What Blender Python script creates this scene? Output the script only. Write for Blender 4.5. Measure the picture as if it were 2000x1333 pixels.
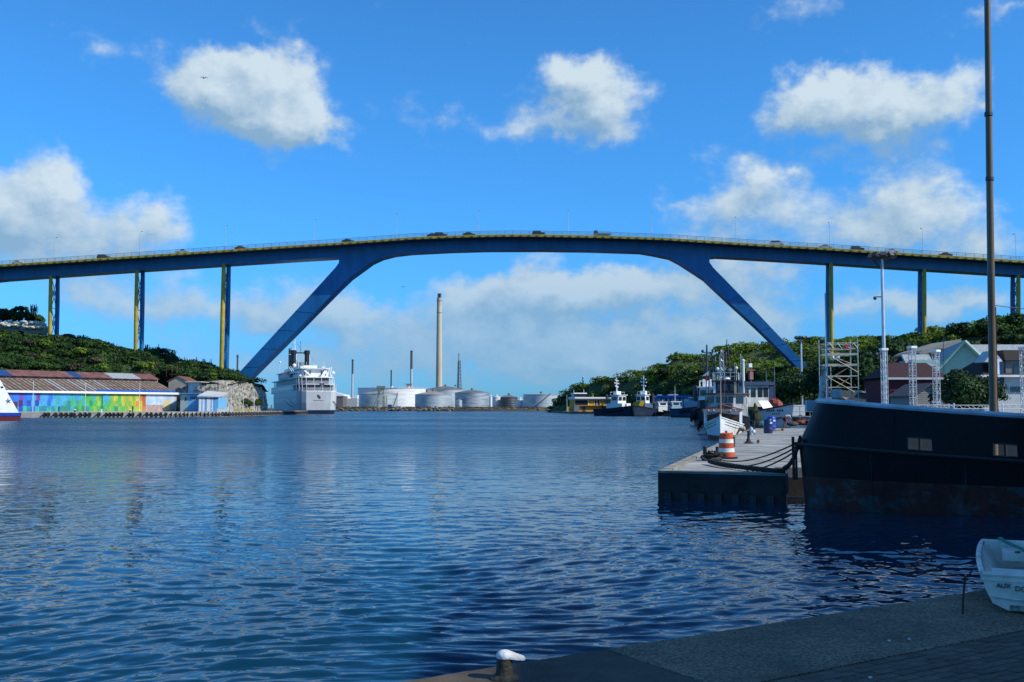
import bpy, math, random
import numpy as np
from mathutils import Vector, Matrix, noise as mnoise
R = math.radians
rnd = random.Random(7)
S = bpy.context.scene
for o in list(bpy.data.objects): bpy.data.objects.remove(o)
COL = S.collection

# ------------------------------------------------------------------ camera
EYE = 2.85
PITCH = math.atan(130/2000)
cam_d = bpy.data.cameras.new('camera'); cam_d.sensor_width = 36; cam_d.lens = 36
cam_d.clip_start = 0.1; cam_d.clip_end = 20000
cam = bpy.data.objects.new('camera', cam_d); COL.objects.link(cam)
cam.location = (0, 0, EYE); cam.rotation_euler = (math.pi/2 + PITCH, 0, 0)
S.camera = cam
S.render.resolution_x = 1024; S.render.resolution_y = 682

# ------------------------------------------------------------------ view / light
S.view_settings.view_transform = 'Standard'; S.view_settings.look = 'None'
S.view_settings.gamma = 1; S.view_settings.use_curve_mapping = False
S.view_settings.exposure = 0.0
SUN_EL, SUN_AZ = R(38), R(112)            # azimuth clockwise from +Y: the sun stands to the right, a little behind
sun_dir = Vector((math.sin(SUN_AZ)*math.cos(SUN_EL), math.cos(SUN_AZ)*math.cos(SUN_EL), math.sin(SUN_EL)))
sun_d = bpy.data.lights.new('sun', 'SUN'); sun_d.energy = 4.7; sun_d.angle = R(.5); sun_d.color = (1, .93, .80)
sun = bpy.data.objects.new('sun', sun_d); COL.objects.link(sun)
sun.rotation_euler = sun_dir.to_track_quat('Z', 'Y').to_euler()

def ray(px, py):
    r = (px-1000)/2000; u = (666.5-py)/2000
    return Vector((r, math.cos(PITCH)-u*math.sin(PITCH), math.sin(PITCH)+u*math.cos(PITCH)))
def P(px, py, Y):
    d = ray(px, py); return Vector((0, 0, EYE)) + d*(Y/d.y)
def G(px, py, z):
    d = ray(px, py); return Vector((0, 0, EYE)) + d*((z-EYE)/d.z)

# ------------------------------------------------------------------ sky with clouds
W = bpy.data.worlds.new('World'); S.world = W; W.use_nodes = True
nt = W.node_tree; nt.nodes.clear(); N, L = nt.nodes, nt.links
def nd(t, **k):
    n = N.new(t)
    for a, b in k.items(): setattr(n, a, b)
    return n
def put(sock, v):
    if hasattr(v, 'is_linked') or isinstance(v, bpy.types.NodeSocket): L.new(v, sock)
    else: sock.default_value = v
def mth(op, a, b=0.0, c=0.0, clamp=False):
    n = nd('ShaderNodeMath', operation=op, use_clamp=clamp); put(n.inputs[0], a); put(n.inputs[1], b); put(n.inputs[2], c); return n.outputs[0]
def vm(op, a, b=(0, 0, 0), c=(0, 0, 0)):
    n = nd('ShaderNodeVectorMath', operation=op); put(n.inputs[0], a); put(n.inputs[1], b)
    if op == 'MULTIPLY_ADD': put(n.inputs[2], c)
    return n.outputs[1] if op in ('DOT_PRODUCT', 'LENGTH') else n.outputs[0]
out = nd('ShaderNodeOutputWorld'); bg = nd('ShaderNodeBackground'); L.new(bg.outputs[0], out.inputs[0])
SKY = 0.11
bg.inputs[1].default_value = SKY
sky = nd('ShaderNodeTexSky', sky_type='NISHITA'); sky.sun_disc = False
sky.sun_elevation = SUN_EL; sky.sun_rotation = SUN_AZ; sky.altitude = 0; sky.air_density = 1.0; sky.dust_density = 0.25; sky.ozone_density = 3.0
hs = nd('ShaderNodeHueSaturation'); hs.inputs['Saturation'].default_value = 1.05; hs.inputs['Value'].default_value = 1.0
L.new(sky.outputs[0], hs.inputs['Color'])
SKYFIX = [(0.0, (.24, .66, 1.40)), (.05, (.27, .74, 1.46)), (.10, (.31, .92, 1.56)), (.18, (.37, 1.06, 1.70)), (.30, (.42, 1.17, 1.76)), (.42, (.46, 1.16, 1.72)), (1.0, (.75, 1.08, 1.35))]   # white balance of the tinted view, by height above the horizon
tc = nd('ShaderNodeTexCoord'); dirv = tc.outputs['Generated']
sp = nd('ShaderNodeSeparateXYZ'); L.new(dirv, sp.inputs[0])
az = mth('ARCTAN2', sp.outputs[0], sp.outputs[1]); el = mth('ARCSINE', sp.outputs[2])
cb = nd('ShaderNodeCombineXYZ'); L.new(az, cb.inputs[0]); L.new(el, cb.inputs[1]); ae = cb.outputs[0]
def noise_n(vec, scale, detail, rough=.55, mul=(1, 1, 1)):
    n = nd('ShaderNodeTexNoise'); n.inputs['Scale'].default_value = scale; n.inputs['Detail'].default_value = detail
    n.inputs['Roughness'].default_value = rough
    L.new(vm('MULTIPLY', vec, mul), n.inputs['Vector']); return n
grad = nd('ShaderNodeValToRGB'); L.new(mth('MULTIPLY', sp.outputs[2], 1.0, clamp=True), grad.inputs[0])
while len(grad.color_ramp.elements) < len(SKYFIX): grad.color_ramp.elements.new(.5)
for e_, (p_, c_) in zip(grad.color_ramp.elements, SKYFIX): e_.position = p_
for e_, (p_, c_) in zip(grad.color_ramp.elements, SKYFIX): e_.color = (*c_, 1)
skyc = vm('MULTIPLY', hs.outputs[0], grad.outputs[0])
w1 = noise_n(ae, 22, 3, .5); w2 = noise_n(ae, 75, 4, .55)
warp = vm('ADD', vm('MULTIPLY', vm('SUBTRACT', w1.outputs[1], (.5, .5, .5)), (.055, .042, 0)),
                 vm('MULTIPLY', vm('SUBTRACT', w2.outputs[1], (.5, .5, .5)), (.020, .018, 0)))
CLOUDS = [  # px, py, rx, ry, weight : cumulus as seen from the harbour
 (425,160,95,85,1.2),(550,145,95,85,1.2),(600,235,80,65,1.1),(500,230,130,75,1.15),(345,160,70,60,.35),
 (1175,200,115,110,1.35),(1120,145,60,50,.8),(1020,250,110,70,.6),(820,225,160,70,.42),
 (1590,210,115,75,1.0),(1725,230,165,75,1.05),(1850,180,80,75,1.0),(1650,180,110,65,.8),
 (115,350,85,75,1.0),(60,425,130,85,.85),(295,430,80,80,1.0),(185,475,150,50,.65),(-60,400,130,120,.8),
 (1500,362,88,66,1.15),(1425,420,120,60,.72),(1640,412,92,56,.66),(1790,362,108,76,1.0),(1800,450,190,60,.62),(1310,425,62,44,.85),(1560,468,300,44,.55),(1950,470,150,60,.5),
 (1060,540,110,60,.85),(1210,565,300,42,.75),(1420,525,260,45,.8),(1000,575,150,30,.5),(900,560,110,30,.4),(620,560,90,60,.4),(1500,590,60,60,.55),
 (640,610,170,60,.56),(800,650,220,65,.60),(990,630,210,70,.62),(1080,690,280,50,.60),(1250,645,230,70,.62),(1470,620,140,60,.52),(1760,600,180,40,.45),(1900,590,180,50,.45),(330,600,190,60,.52),(520,600,120,55,.5),(560,700,300,45,.5),(1180,720,260,35,.5),(1420,670,160,45,.5),(130,560,160,70,.52),(900,735,360,35,.42),
 (1000,620,560,150,.16),(330,590,380,120,.18),(1650,590,380,120,.16),(1000,725,800,50,.20),
 (200,100,95,45,.36),(170,240,45,60,.33),(1385,310,110,55,.4),(1575,0,130,40,.5),(1940,10,110,60,.6)]
# the cumulus layout is sampled on a grid of azimuth (32 stops) by elevation (18 bands) held in colour ramps
NB = 18; EL0, EL1 = -.01, .42; AZ0, AZ1 = -.56, .56
def cloud_grid():
    gx = np.linspace(AZ0, AZ1, 32); gy = np.linspace(EL0, EL1, NB); A, E = np.meshgrid(gx, gy); acc = np.zeros_like(A)
    for (x, y, rx, ry, wt) in CLOUDS:
        d = ray(x, y).normalized(); a0 = math.atan2(d.x, d.y); e0 = math.asin(d.z)
        r = np.sqrt(((A-a0)/(rx*1.35/2000))**2 + ((E-e0)/(ry*1.35/2000))**2); acc += 2.0*wt*np.clip(1-r, 0, 1)**2
    acc = np.minimum(acc, 1.7)-.06; acc[:, 0] = 0; acc[:, -1] = 0; return np.maximum(acc, 0)/1.7
GRID = cloud_grid()
def field(vec, nz):
    s_ = nd('ShaderNodeSeparateXYZ'); L.new(vec, s_.inputs[0])
    fa = mth('MULTIPLY_ADD', s_.outputs[0], 1/(AZ1-AZ0), -AZ0/(AZ1-AZ0), True); fe = mth('MULTIPLY_ADD', s_.outputs[1], (NB-1)/(EL1-EL0), -EL0*(NB-1)/(EL1-EL0))
    cv = nd('ShaderNodeCombineXYZ'); [L.new(fe, cv.inputs[q]) for q in range(3)]
    acc = None
    for k in range(NB//3):
        cr = nd('ShaderNodeValToRGB'); L.new(fa, cr.inputs[0]); el_ = cr.color_ramp.elements; cr.color_ramp.interpolation = 'B_SPLINE'
        while len(el_) < 32: el_.new(.5)
        for q in range(32): el_[q].position = q/31
        for q in range(32): el_[q].color = (*[float(GRID[3*k+c, q]) for c in range(3)], 1)
        w = vm('MAXIMUM', vm('MULTIPLY_ADD', vm('ABSOLUTE', vm('SUBTRACT', cv.outputs[0], (3*k, 3*k+1, 3*k+2))), (-1, -1, -1), (1, 1, 1)), (0, 0, 0))
        dt = vm('DOT_PRODUCT', cr.outputs[0], w); acc = mth('ADD', dt, acc) if acc else dt
    return mth('MULTIPLY_ADD', acc, 1.7, nz)
pw = vm('ADD', ae, warp)
def fullfield(off, keep=None):
    v = vm('ADD', pw, (off[0], off[1], 0)); u = vm('ADD', ae, (off[0], off[1], 0))
    n1 = noise_n(u, 27, 8, .60, (1, 1.3, 1)); n3 = noise_n(u, 5, 2, .5, (1, 2.0, 1))
    if keep is not None: keep.append(n1.outputs[0])
    nz = mth('MULTIPLY_ADD', n1.outputs[0], 1.35, -0.80)
    nz = mth('ADD', nz, mth('MULTIPLY_ADD', n3.outputs[0], .5, -.30))
    return field(v, nz)
KN = []; f0 = fullfield((0, 0), KN); f1 = fullfield((.012, .022))
def mrange(v, a, b, smooth=True):
    n = nd('ShaderNodeMapRange', interpolation_type='SMOOTHSTEP' if smooth else 'LINEAR'); put(n.inputs[0], v)
    n.inputs[1].default_value = a; n.inputs[2].default_value = b; return n.outputs[0]
dens = mrange(f0, .03, .84)
lit = mth('ADD', mth('MULTIPLY_ADD', mth('SUBTRACT', f0, f1), .80, .10), mth('MULTIPLY', KN[0], .62), clamp=True)
lit = mth('MULTIPLY', lit, mrange(el, -.03, .20, False), clamp=True)
lit = mth('ADD', mth('MULTIPLY', lit, .85), .10)
cm = nd('ShaderNodeMix', data_type='RGBA'); L.new(lit, cm.inputs[0])
k = 1/SKY
cm.inputs[6].default_value = (.21*k, .385*k, .57*k, 1); cm.inputs[7].default_value = (.70*k, .81*k, .87*k, 1)
mx = nd('ShaderNodeMix', data_type='RGBA'); L.new(mth('MULTIPLY', dens, mth('MULTIPLY_ADD', mrange(el, .0, .14, False), .32, .60)), mx.inputs[0]); L.new(skyc, mx.inputs[6]); L.new(cm.outputs[2], mx.inputs[7])
L.new(mx.outputs[2], bg.inputs[0])

# ------------------------------------------------------------------ materials
MATS = {}
def M(name, col, rough=.6, metal=0.0, var=.12, scale=1.5, bump=0.0, bscale=8.0, col2=None, lo=.35, hi=.65, stretch=(1, 1, 1), spec=.5, rand=0.0, stain=None):
    if name in MATS: return MATS[name]
    m = bpy.data.materials.new(name); m.use_nodes = True; t = m.node_tree; b = t.nodes['Principled BSDF']
    b.inputs['Roughness'].default_value = rough; b.inputs['Metallic'].default_value = metal; b.inputs['Specular IOR Level'].default_value = spec
    tc = t.nodes.new('ShaderNodeTexCoord'); mp = t.nodes.new('ShaderNodeMapping'); mp.inputs['Scale'].default_value = stretch
    t.links.new(tc.outputs['Object'], mp.inputs[0])
    n = t.nodes.new('ShaderNodeTexNoise'); n.inputs['Scale'].default_value = scale; n.inputs['Detail'].default_value = 6; n.inputs['Roughness'].default_value = .62
    t.links.new(mp.outputs[0], n.inputs[0])
    mr = t.nodes.new('ShaderNodeMapRange'); mr.inputs[1].default_value = lo; mr.inputs[2].default_value = hi; t.links.new(n.outputs[0], mr.inputs[0])
    mix = t.nodes.new('ShaderNodeMix'); mix.data_type = 'RGBA'; t.links.new(mr.outputs[0], mix.inputs[0])
    c = np.array(col[:3]); c2 = c*(1+var) if col2 is None else np.array(col2); c1 = c*(1-var) if col2 is None else c
    mix.inputs[6].default_value = (*np.clip(c1, 0, 1), 1); mix.inputs[7].default_value = (*np.clip(c2, 0, 1), 1)
    src = mix.outputs[2]
    if stain:   # grime, faded patches and run marks on the surface itself: (scale, stretch, factor)
        g_ = t.nodes.new('ShaderNodeNewGeometry'); m3 = t.nodes.new('ShaderNodeMapping'); m3.inputs['Scale'].default_value = stain[1]; t.links.new(g_.outputs['Position'], m3.inputs[0]); n3 = t.nodes.new('ShaderNodeTexNoise'); n3.inputs['Scale'].default_value = stain[0]; n3.inputs['Detail'].default_value = 7; n3.inputs['Roughness'].default_value = .65; t.links.new(m3.outputs[0], n3.inputs[0])
        r3 = t.nodes.new('ShaderNodeMapRange'); r3.inputs[1].default_value = .36; r3.inputs[2].default_value = .66; r3.inputs[3].default_value = stain[2]; r3.inputs[4].default_value = 1.12; t.links.new(n3.outputs[0], r3.inputs[0]); v3 = t.nodes.new('ShaderNodeVectorMath'); v3.operation = 'SCALE'; t.links.new(src, v3.inputs[0]); t.links.new(r3.outputs[0], v3.inputs['Scale']); src = v3.outputs[0]
    if rand:
        oi = t.nodes.new('ShaderNodeObjectInfo'); h = t.nodes.new('ShaderNodeHueSaturation'); r2 = t.nodes.new('ShaderNodeMapRange')
        r2.inputs[3].default_value = 1-rand; r2.inputs[4].default_value = 1+rand; t.links.new(oi.outputs['Random'], r2.inputs[0]); t.links.new(r2.outputs[0], h.inputs['Value'])
        t.links.new(src, h.inputs['Color']); src = h.outputs[0]
    t.links.new(src, b.inputs['Base Color'])
    if bump:
        n2 = t.nodes.new('ShaderNodeTexNoise'); n2.inputs['Scale'].default_value = bscale; n2.inputs['Detail'].default_value = 5
        t.links.new(mp.outputs[0], n2.inputs[0]); bp = t.nodes.new('ShaderNodeBump'); bp.inputs['Strength'].default_value = bump; bp.inputs['Distance'].default_value = .05
        t.links.new(n2.outputs[0], bp.inputs['Height']); t.links.new(bp.outputs[0], b.inputs['Normal'])
    MATS[name] = m; return m
def leafmat(name, c1, c2, rand=.25):
    m = bpy.data.materials.new(name); m.use_nodes = True; t = m.node_tree; b = t.nodes['Principled BSDF']
    b.inputs['Roughness'].default_value = .65; b.inputs['Specular IOR Level'].default_value = .25
    ge = t.nodes.new('ShaderNodeNewGeometry'); n = t.nodes.new('ShaderNodeTexNoise'); n.inputs['Scale'].default_value = .22; n.inputs['Detail'].default_value = 6
    t.links.new(ge.outputs['Position'], n.inputs[0])
    mr = t.nodes.new('ShaderNodeMapRange'); mr.inputs[1].default_value = .32; mr.inputs[2].default_value = .68; t.links.new(n.outputs[0], mr.inputs[0])
    ad = t.nodes.new('ShaderNodeMath'); ad.operation = 'MULTIPLY_ADD'; t.links.new(ge.outputs['Random Per Island'], ad.inputs[0]); ad.inputs[1].default_value = .35; t.links.new(mr.outputs[0], ad.inputs[2])
    sb = t.nodes.new('ShaderNodeMath'); sb.operation = 'SUBTRACT'; sb.inputs[1].default_value = .17; sb.use_clamp = True; t.links.new(ad.outputs[0], sb.inputs[0])
    mix = t.nodes.new('ShaderNodeMix'); mix.data_type = 'RGBA'; mix.inputs[6].default_value = (*c1, 1); mix.inputs[7].default_value = (*c2, 1); t.links.new(sb.outputs[0], mix.inputs[0])
    oi = t.nodes.new('ShaderNodeObjectInfo'); h = t.nodes.new('ShaderNodeHueSaturation'); r2 = t.nodes.new('ShaderNodeMapRange')
    r2.inputs[3].default_value = 1-rand; r2.inputs[4].default_value = 1+rand; t.links.new(oi.outputs['Random'], r2.inputs[0]); t.links.new(r2.outputs[0], h.inputs['Value'])
    t.links.new(mix.outputs[2], h.inputs['Color']); t.links.new(h.outputs[0], b.inputs['Base Color'])
    tr = t.nodes.new('ShaderNodeBsdfTranslucent'); t.links.new(h.outputs[0], tr.inputs[0]); ms = t.nodes.new('ShaderNodeMixShader'); ms.inputs[0].default_value = .22
    t.links.new(b.outputs[0], ms.inputs[1]); t.links.new(tr.outputs[0], ms.inputs[2]); t.links.new(ms.outputs[0], t.nodes['Material Output'].inputs[0])
    MATS[name] = m; return m

white = M('white paint', (.78, .80, .80), .45, var=.08)
offwhite = M('weathered white paint', (.62, .66, .66), .55, var=.18, scale=.8, col2=(.74, .77, .77))
black = M('black paint', (.012, .014, .018), .45, var=.3)
rubber = M('black rubber', (.010, .010, .011), .8, var=.2)
darkgrey = M('dark grey metal', (.06, .065, .07), .5, .3)
grey = M('grey metal', (.30, .32, .33), .5, .4)
galv = M('galvanised steel', (.52, .55, .56), .42, .6, var=.15)
glass = M('dark glass', (.02, .03, .04), .08, var=.1, spec=.8)
navy = M('navy blue paint', (.010, .030, .095), .45, var=.2)
bridge_blue = M('bridge blue paint', (.006, .120, .315), .42, var=.15, scale=.12, bump=.05, bscale=1, stain=(.5, (1, 1, .12), .84))
bridge_yel = M('bridge yellow paint', (.42, .315, .018), .5, var=.18, scale=.4, stain=(.8, (1, 1, .2), .7))
asphalt = M('asphalt', (.05, .05, .05), .9)
red = M('red paint', (.30, .018, .014), .5, var=.2)
rust = M('rusty steel', (.10, .035, .018), .8, var=.4, scale=4, col2=(.20, .10, .06))
blue_paint = M('bright blue paint', (.018, .10, .42), .45)
wood = M('brown wood', (.10, .045, .025), .7, var=.3, scale=3)

# ------------------------------------------------------------------ mesh builder
def smooth_path(pts, n=6):
    p = [Vector(q) for q in pts]; p = [p[0]*2-p[1]] + p + [p[-1]*2-p[-2]]; out = []
    for i in range(1, len(p)-2):
        for j in range(n):
            t = j/n; a, b, c, d = p[i-1], p[i], p[i+1], p[i+2]; out.append(.5*((2*b)+(c-a)*t+(2*a-5*b+4*c-d)*t*t+(3*b-a-3*c+d)*t**3))
    return out+[p[-2]]
class MB:
    def __init__(s): s.v = []; s.f = []; s.mi = []; s.m = 0
    def add(s, vs, fs):
        b = len(s.v); s.v += [tuple(v) for v in vs]; s.f += [tuple(i+b for i in f) for f in fs]; s.mi += [s.m]*len(fs); return s
    def box(s, c, d, rz=0.0, rx=0.0, ry=0.0):
        x, y, z = d[0]/2, d[1]/2, d[2]/2; m = Matrix.Rotation(rz, 3, 'Z') @ Matrix.Rotation(ry, 3, 'Y') @ Matrix.Rotation(rx, 3, 'X'); c = Vector(c)
        vs = [c + m @ Vector(p) for p in [(-x,-y,-z),(x,-y,-z),(x,y,-z),(-x,y,-z),(-x,-y,z),(x,-y,z),(x,y,z),(-x,y,z)]]
        return s.add(vs, [(0,3,2,1),(4,5,6,7),(0,1,5,4),(1,2,6,5),(2,3,7,6),(3,0,4,7)])
    def hexa(s, lo, hi): return s.add(list(lo)+list(hi), [(0,3,2,1),(4,5,6,7),(0,1,5,4),(1,2,6,5),(2,3,7,6),(3,0,4,7)])
    def prism(s, poly, ext):
        n = len(poly); e = Vector(ext); vs = [Vector(p) for p in poly] + [Vector(p)+e for p in poly]
        return s.add(vs, [tuple(range(n))[::-1], tuple(range(n, 2*n))] + [(i, (i+1) % n, n+(i+1) % n, n+i) for i in range(n)])
    def tube(s, a, b, r, r2=None, n=8):
        return s.pipe([a, b], [r, r if r2 is None else r2], n)
    def pipe(s, pts, r, n=8):
        pts = [Vector(p) for p in pts]; k = len(pts); rs = r if isinstance(r, (list, tuple)) else [r]*k
        vs = []; up = Vector((0, 0, 1)) if abs((pts[-1]-pts[0]).normalized().z) < .9 else Vector((1, 0, 0))
        for i, p in enumerate(pts):
            t = (pts[min(i+1, k-1)]-pts[max(i-1, 0)]).normalized(); u = t.cross(up).normalized(); w = u.cross(t)
            for j in range(n):
                a = 2*math.pi*j/n; vs.append(p + (u*math.cos(a)+w*math.sin(a))*rs[i])
        fs = [(i*n+j, i*n+(j+1) % n, (i+1)*n+(j+1) % n, (i+1)*n+j) for i in range(k-1) for j in range(n)]
        fs += [tuple(range(n))[::-1], tuple(range((k-1)*n, k*n))]
        return s.add(vs, fs)
    def lathe(s, prof, c=(0, 0, 0), n=24, axis='Z', caps=True):
        c = Vector(c); vs = []
        for (r, h) in prof:
            for j in range(n):
                a = 2*math.pi*j/n; x, y = r*math.cos(a), r*math.sin(a)
                vs.append(c + (Vector((x, y, h)) if axis == 'Z' else Vector((h, x, y)) if axis == 'X' else Vector((x, h, y))))
        k = len(prof); fs = [(i*n+j, i*n+(j+1) % n, (i+1)*n+(j+1) % n, (i+1)*n+j) for i in range(k-1) for j in range(n)]
        if caps: fs += [tuple(range(n))[::-1], tuple(range((k-1)*n, k*n))]
        return s.add(vs, fs)
    def torus(s, c, R0, r0, ax='Y', n=16, m=8):
        c = Vector(c); vs = []
        for i in range(n):
            a = 2*math.pi*i/n
            for j in range(m):
                b = 2*math.pi*j/m; q = R0 + r0*math.cos(b); h = r0*math.sin(b)
                p = (q*math.cos(a), h, q*math.sin(a)) if ax == 'Y' else (h, q*math.cos(a), q*math.sin(a)) if ax == 'X' else (q*math.cos(a), q*math.sin(a), h)
                vs.append(c+Vector(p))
        return s.add(vs, [(i*m+j, ((i+1) % n)*m+j, ((i+1) % n)*m+(j+1) % m, i*m+(j+1) % m) for i in range(n) for j in range(m)])
    def sphere(s, c, r, n=12, m=8, sc=(1, 1, 1)):
        prof = []; c = Vector(c); vs = []; 
        for i in range(m+1):
            t = math.pi*i/m - math.pi/2
            for j in range(n):
                a = 2*math.pi*j/n; vs.append(c+Vector((r*sc[0]*max(math.cos(t), .01)*math.cos(a), r*sc[1]*max(math.cos(t), .01)*math.sin(a), r*sc[2]*math.sin(t))))
        return s.add(vs, [(i*n+j, i*n+(j+1) % n, (i+1)*n+(j+1) % n, (i+1)*n+j) for i in range(m) for j in range(n)])
    def build(s, name, mat, parent=None, smooth=False, loc=None):
        me = bpy.data.meshes.new(name); me.from_pydata(s.v, [], s.f)
        mats = mat if isinstance(mat, (list, tuple)) else [mat]
        for m in mats: me.materials.append(m)
        if len(mats) > 1: me.polygons.foreach_set('material_index', s.mi)
        me.validate(); me.update()
        import bmesh
        bm = bmesh.new(); bm.from_mesh(me); bmesh.ops.recalc_face_normals(bm, faces=bm.faces); bm.to_mesh(me); bm.free()
        if smooth: me.shade_smooth() if smooth is True else me.shade_smooth()
        if smooth: me.set_sharp_from_angle(angle=R(40))
        o = bpy.data.objects.new(name, me); COL.objects.link(o)
        if parent: o.parent = parent
        if loc is not None: o.location = loc
        return o
def tag(o, label=None, cat=None, group=None, kind=None):
    if label: o['label'] = label
    if cat: o['category'] = cat
    if group: o['group'] = group
    if kind: o['kind'] = kind
    return o
def thing(name, label, cat, loc=(0, 0, 0), rz=0.0, group=None):
    o = bpy.data.objects.new(name, None); COL.objects.link(o); o.location = loc; o.rotation_euler = (0, 0, rz); o.empty_display_size = .3
    return tag(o, label, cat, group)
def dup(root, loc, rz=None, label=None, group=None, scale=None):
    r = root.copy(); COL.objects.link(r); r.location = loc
    if rz is not None: r.rotation_euler = (0, 0, rz)
    if label: r['label'] = label
    if group: r['group'] = group
    if scale is not None: r.scale = scale if isinstance(scale, (tuple, list)) else (scale,)*3
    for ch in list(root.children):
        c = ch.copy(); COL.objects.link(c); c.parent = r
        for g in list(ch.children):
            d = g.copy(); COL.objects.link(d); d.parent = c
    return r
def text_mesh(name, body, size, mat, parent, loc, rot, depth=.004):
    cu = bpy.data.curves.new(name, 'FONT'); cu.body = body; cu.size = size; cu.extrude = depth
    to = bpy.data.objects.new(name, cu); COL.objects.link(to)
    dg = bpy.context.evaluated_depsgraph_get(); me = bpy.data.meshes.new_from_object(to.evaluated_get(dg)); bpy.data.objects.remove(to)
    me.materials.clear(); me.materials.append(mat)
    o = bpy.data.objects.new(name, me); COL.objects.link(o); o.parent = parent; o.location = loc; o.rotation_euler = rot; return o
def np_mesh(name, v, f, mat, smooth=False):
    me = bpy.data.meshes.new(name); v = np.asarray(v, 'f4'); f = np.asarray(f, 'i4'); q = f.shape[1]
    me.vertices.add(len(v)); me.vertices.foreach_set('co', v.ravel()); me.loops.add(f.size); me.loops.foreach_set('vertex_index', f.ravel())
    me.polygons.add(len(f)); me.polygons.foreach_set('loop_start', np.arange(0, f.size, q, dtype='i4'))
    me.materials.append(mat); me.update(calc_edges=True)
    if smooth: me.shade_smooth()
    return me
def link(name, me, parent=None):
    o = bpy.data.objects.new(name, me); COL.objects.link(o)
    if parent: o.parent = parent
    return o
# ------------------------------------------------------------------ water
def water():
    rows = [3.0]
    while rows[-1] < 140:
        y = rows[-1]; rows.append(y + max(.022, y*y/(1024*EYE)/1.75))
    rows = np.array(rows + [160, 190, 230, 290, 380, 520, 800, 1300, 2200, 4500]); t = np.concatenate([np.linspace(-2.2, -.62, 36)[:-1], np.linspace(-.60, .60, 640), np.linspace(.62, 2.2, 36)[1:]]); ncol = len(t); tc_ = 1.2/639
    Y = np.repeat(rows[:, None], ncol, 1); X = Y*t[None, :]
    dy = np.gradient(rows)[:, None]; dx = (rows*tc_)[:, None]; cell = np.maximum(dy*.62, dx)
    rs = np.random.RandomState(5); Z = np.zeros_like(X)
    wx = X + .9*np.sin(X*.31+Y*.17+1) + .5*np.sin(Y*.53-X*.4); wy = Y + .8*np.sin(X*.27-Y*.22) + .5*np.sin(X*.61+Y*.37+2)
    n = 120
    for i in range(n):
        lam = .145*(8.6 ** (i/(n-1))); a = rs.normal(0, .56) + (math.pi if rs.rand() < .3 else 0); kx, ky = math.sin(a)*2*math.pi/lam, math.cos(a)*2*math.pi/lam
        slope = .0105*(1.0 if lam < .35 else 1.2 if lam < .8 else .7 if lam < 1.1 else .45); amp = slope*lam/(2*math.pi)*1.5
        fac = np.clip((lam/cell-2.5)/3, 0, 1)
        if fac.max() <= 0: continue
        ph = rs.rand()*6.28
        Z += amp*fac*np.sin(kx*wx+ky*wy+ph)
    patch = .75 + .35*np.sin(X*.11+Y*.07+.5)*np.sin(Y*.13-X*.05)
    Z *= patch
    ripple = np.clip((np.broadcast_to(cell, X.shape)-.07)/.85, 0, 1)
    Z[-11:] = 0
    v = np.stack([X, Y, Z], -1).reshape(-1, 3); nr = len(rows)
    i = np.arange(nr-1)[:, None]*ncol + np.arange(ncol-1)[None, :]
    f = np.stack([i, i+1, i+ncol+1, i+ncol], -1).reshape(-1, 4)
    m = bpy.data.materials.new('harbour water'); m.use_nodes = True; t_ = m.node_tree; b = t_.nodes['Principled BSDF']
    b.inputs['Base Color'].default_value = (.0024, .034, .070, 1); b.inputs['Roughness'].default_value = .045; b.inputs['IOR'].default_value = 1.333
    tcn = t_.nodes.new('ShaderNodeTexCoord')
    def nz(scale, det, st):
        mp = t_.nodes.new('ShaderNodeMapping'); mp.inputs['Scale'].default_value = st; t_.links.new(tcn.outputs['Object'], mp.inputs[0])
        q = t_.nodes.new('ShaderNodeTexNoise'); q.inputs['Scale'].default_value = scale; q.inputs['Detail'].default_value = det; t_.links.new(mp.outputs[0], q.inputs[0]); return q.outputs[0]
    wind = t_.nodes.new('ShaderNodeMapRange'); t_.links.new(nz(.03, 4, (.55, 1, 1)), wind.inputs[0]); wind.inputs[1].default_value = .35; wind.inputs[2].default_value = .65; wind.inputs[3].default_value = .62; wind.inputs[4].default_value = 1.0
    b1 = t_.nodes.new('ShaderNodeBump'); av = t_.nodes.new('ShaderNodeAttribute'); av.attribute_name = 'ripple'; am = t_.nodes.new('ShaderNodeMath'); am.operation = 'MULTIPLY_ADD'; am.inputs[1].default_value = 1.1; am.inputs[2].default_value = .05; t_.links.new(av.outputs['Fac'], am.inputs[0]); t_.links.new(am.outputs[0], b1.inputs['Distance']); rr = t_.nodes.new('ShaderNodeMath'); rr.operation = 'MULTIPLY'; t_.links.new(av.outputs['Fac'], rr.inputs[0]); t_.links.new(wind.outputs[0], rr.inputs[1]); r2 = t_.nodes.new('ShaderNodeMath'); r2.operation = 'MULTIPLY_ADD'; t_.links.new(rr.outputs[0], r2.inputs[0]); r2.inputs[1].default_value = .26; r2.inputs[2].default_value = .04; t_.links.new(r2.outputs[0], b.inputs['Roughness']); t_.links.new(nz(.75, 3, (.8, 1, 1)), b1.inputs['Height']); t_.links.new(wind.outputs[0], b1.inputs['Strength'])
    b2 = t_.nodes.new('ShaderNodeBump'); b2.inputs['Distance'].default_value = .016; t_.links.new(nz(3.2, 2, (.8, 1, 1)), b2.inputs['Height']); t_.links.new(wind.outputs[0], b2.inputs['Strength'])
    t_.links.new(b1.outputs[0], b2.inputs['Normal']); t_.links.new(b2.outputs[0], b.inputs['Normal'])
    me_ = np_mesh('water', v, f, m, True); at = me_.attributes.new('ripple', 'FLOAT', 'POINT'); at.data.foreach_set('value', ripple.astype('f4').ravel()); o = link('water', me_); tag(o, 'rippled deep blue harbour water between the quays', kind='structure')
water()

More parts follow.
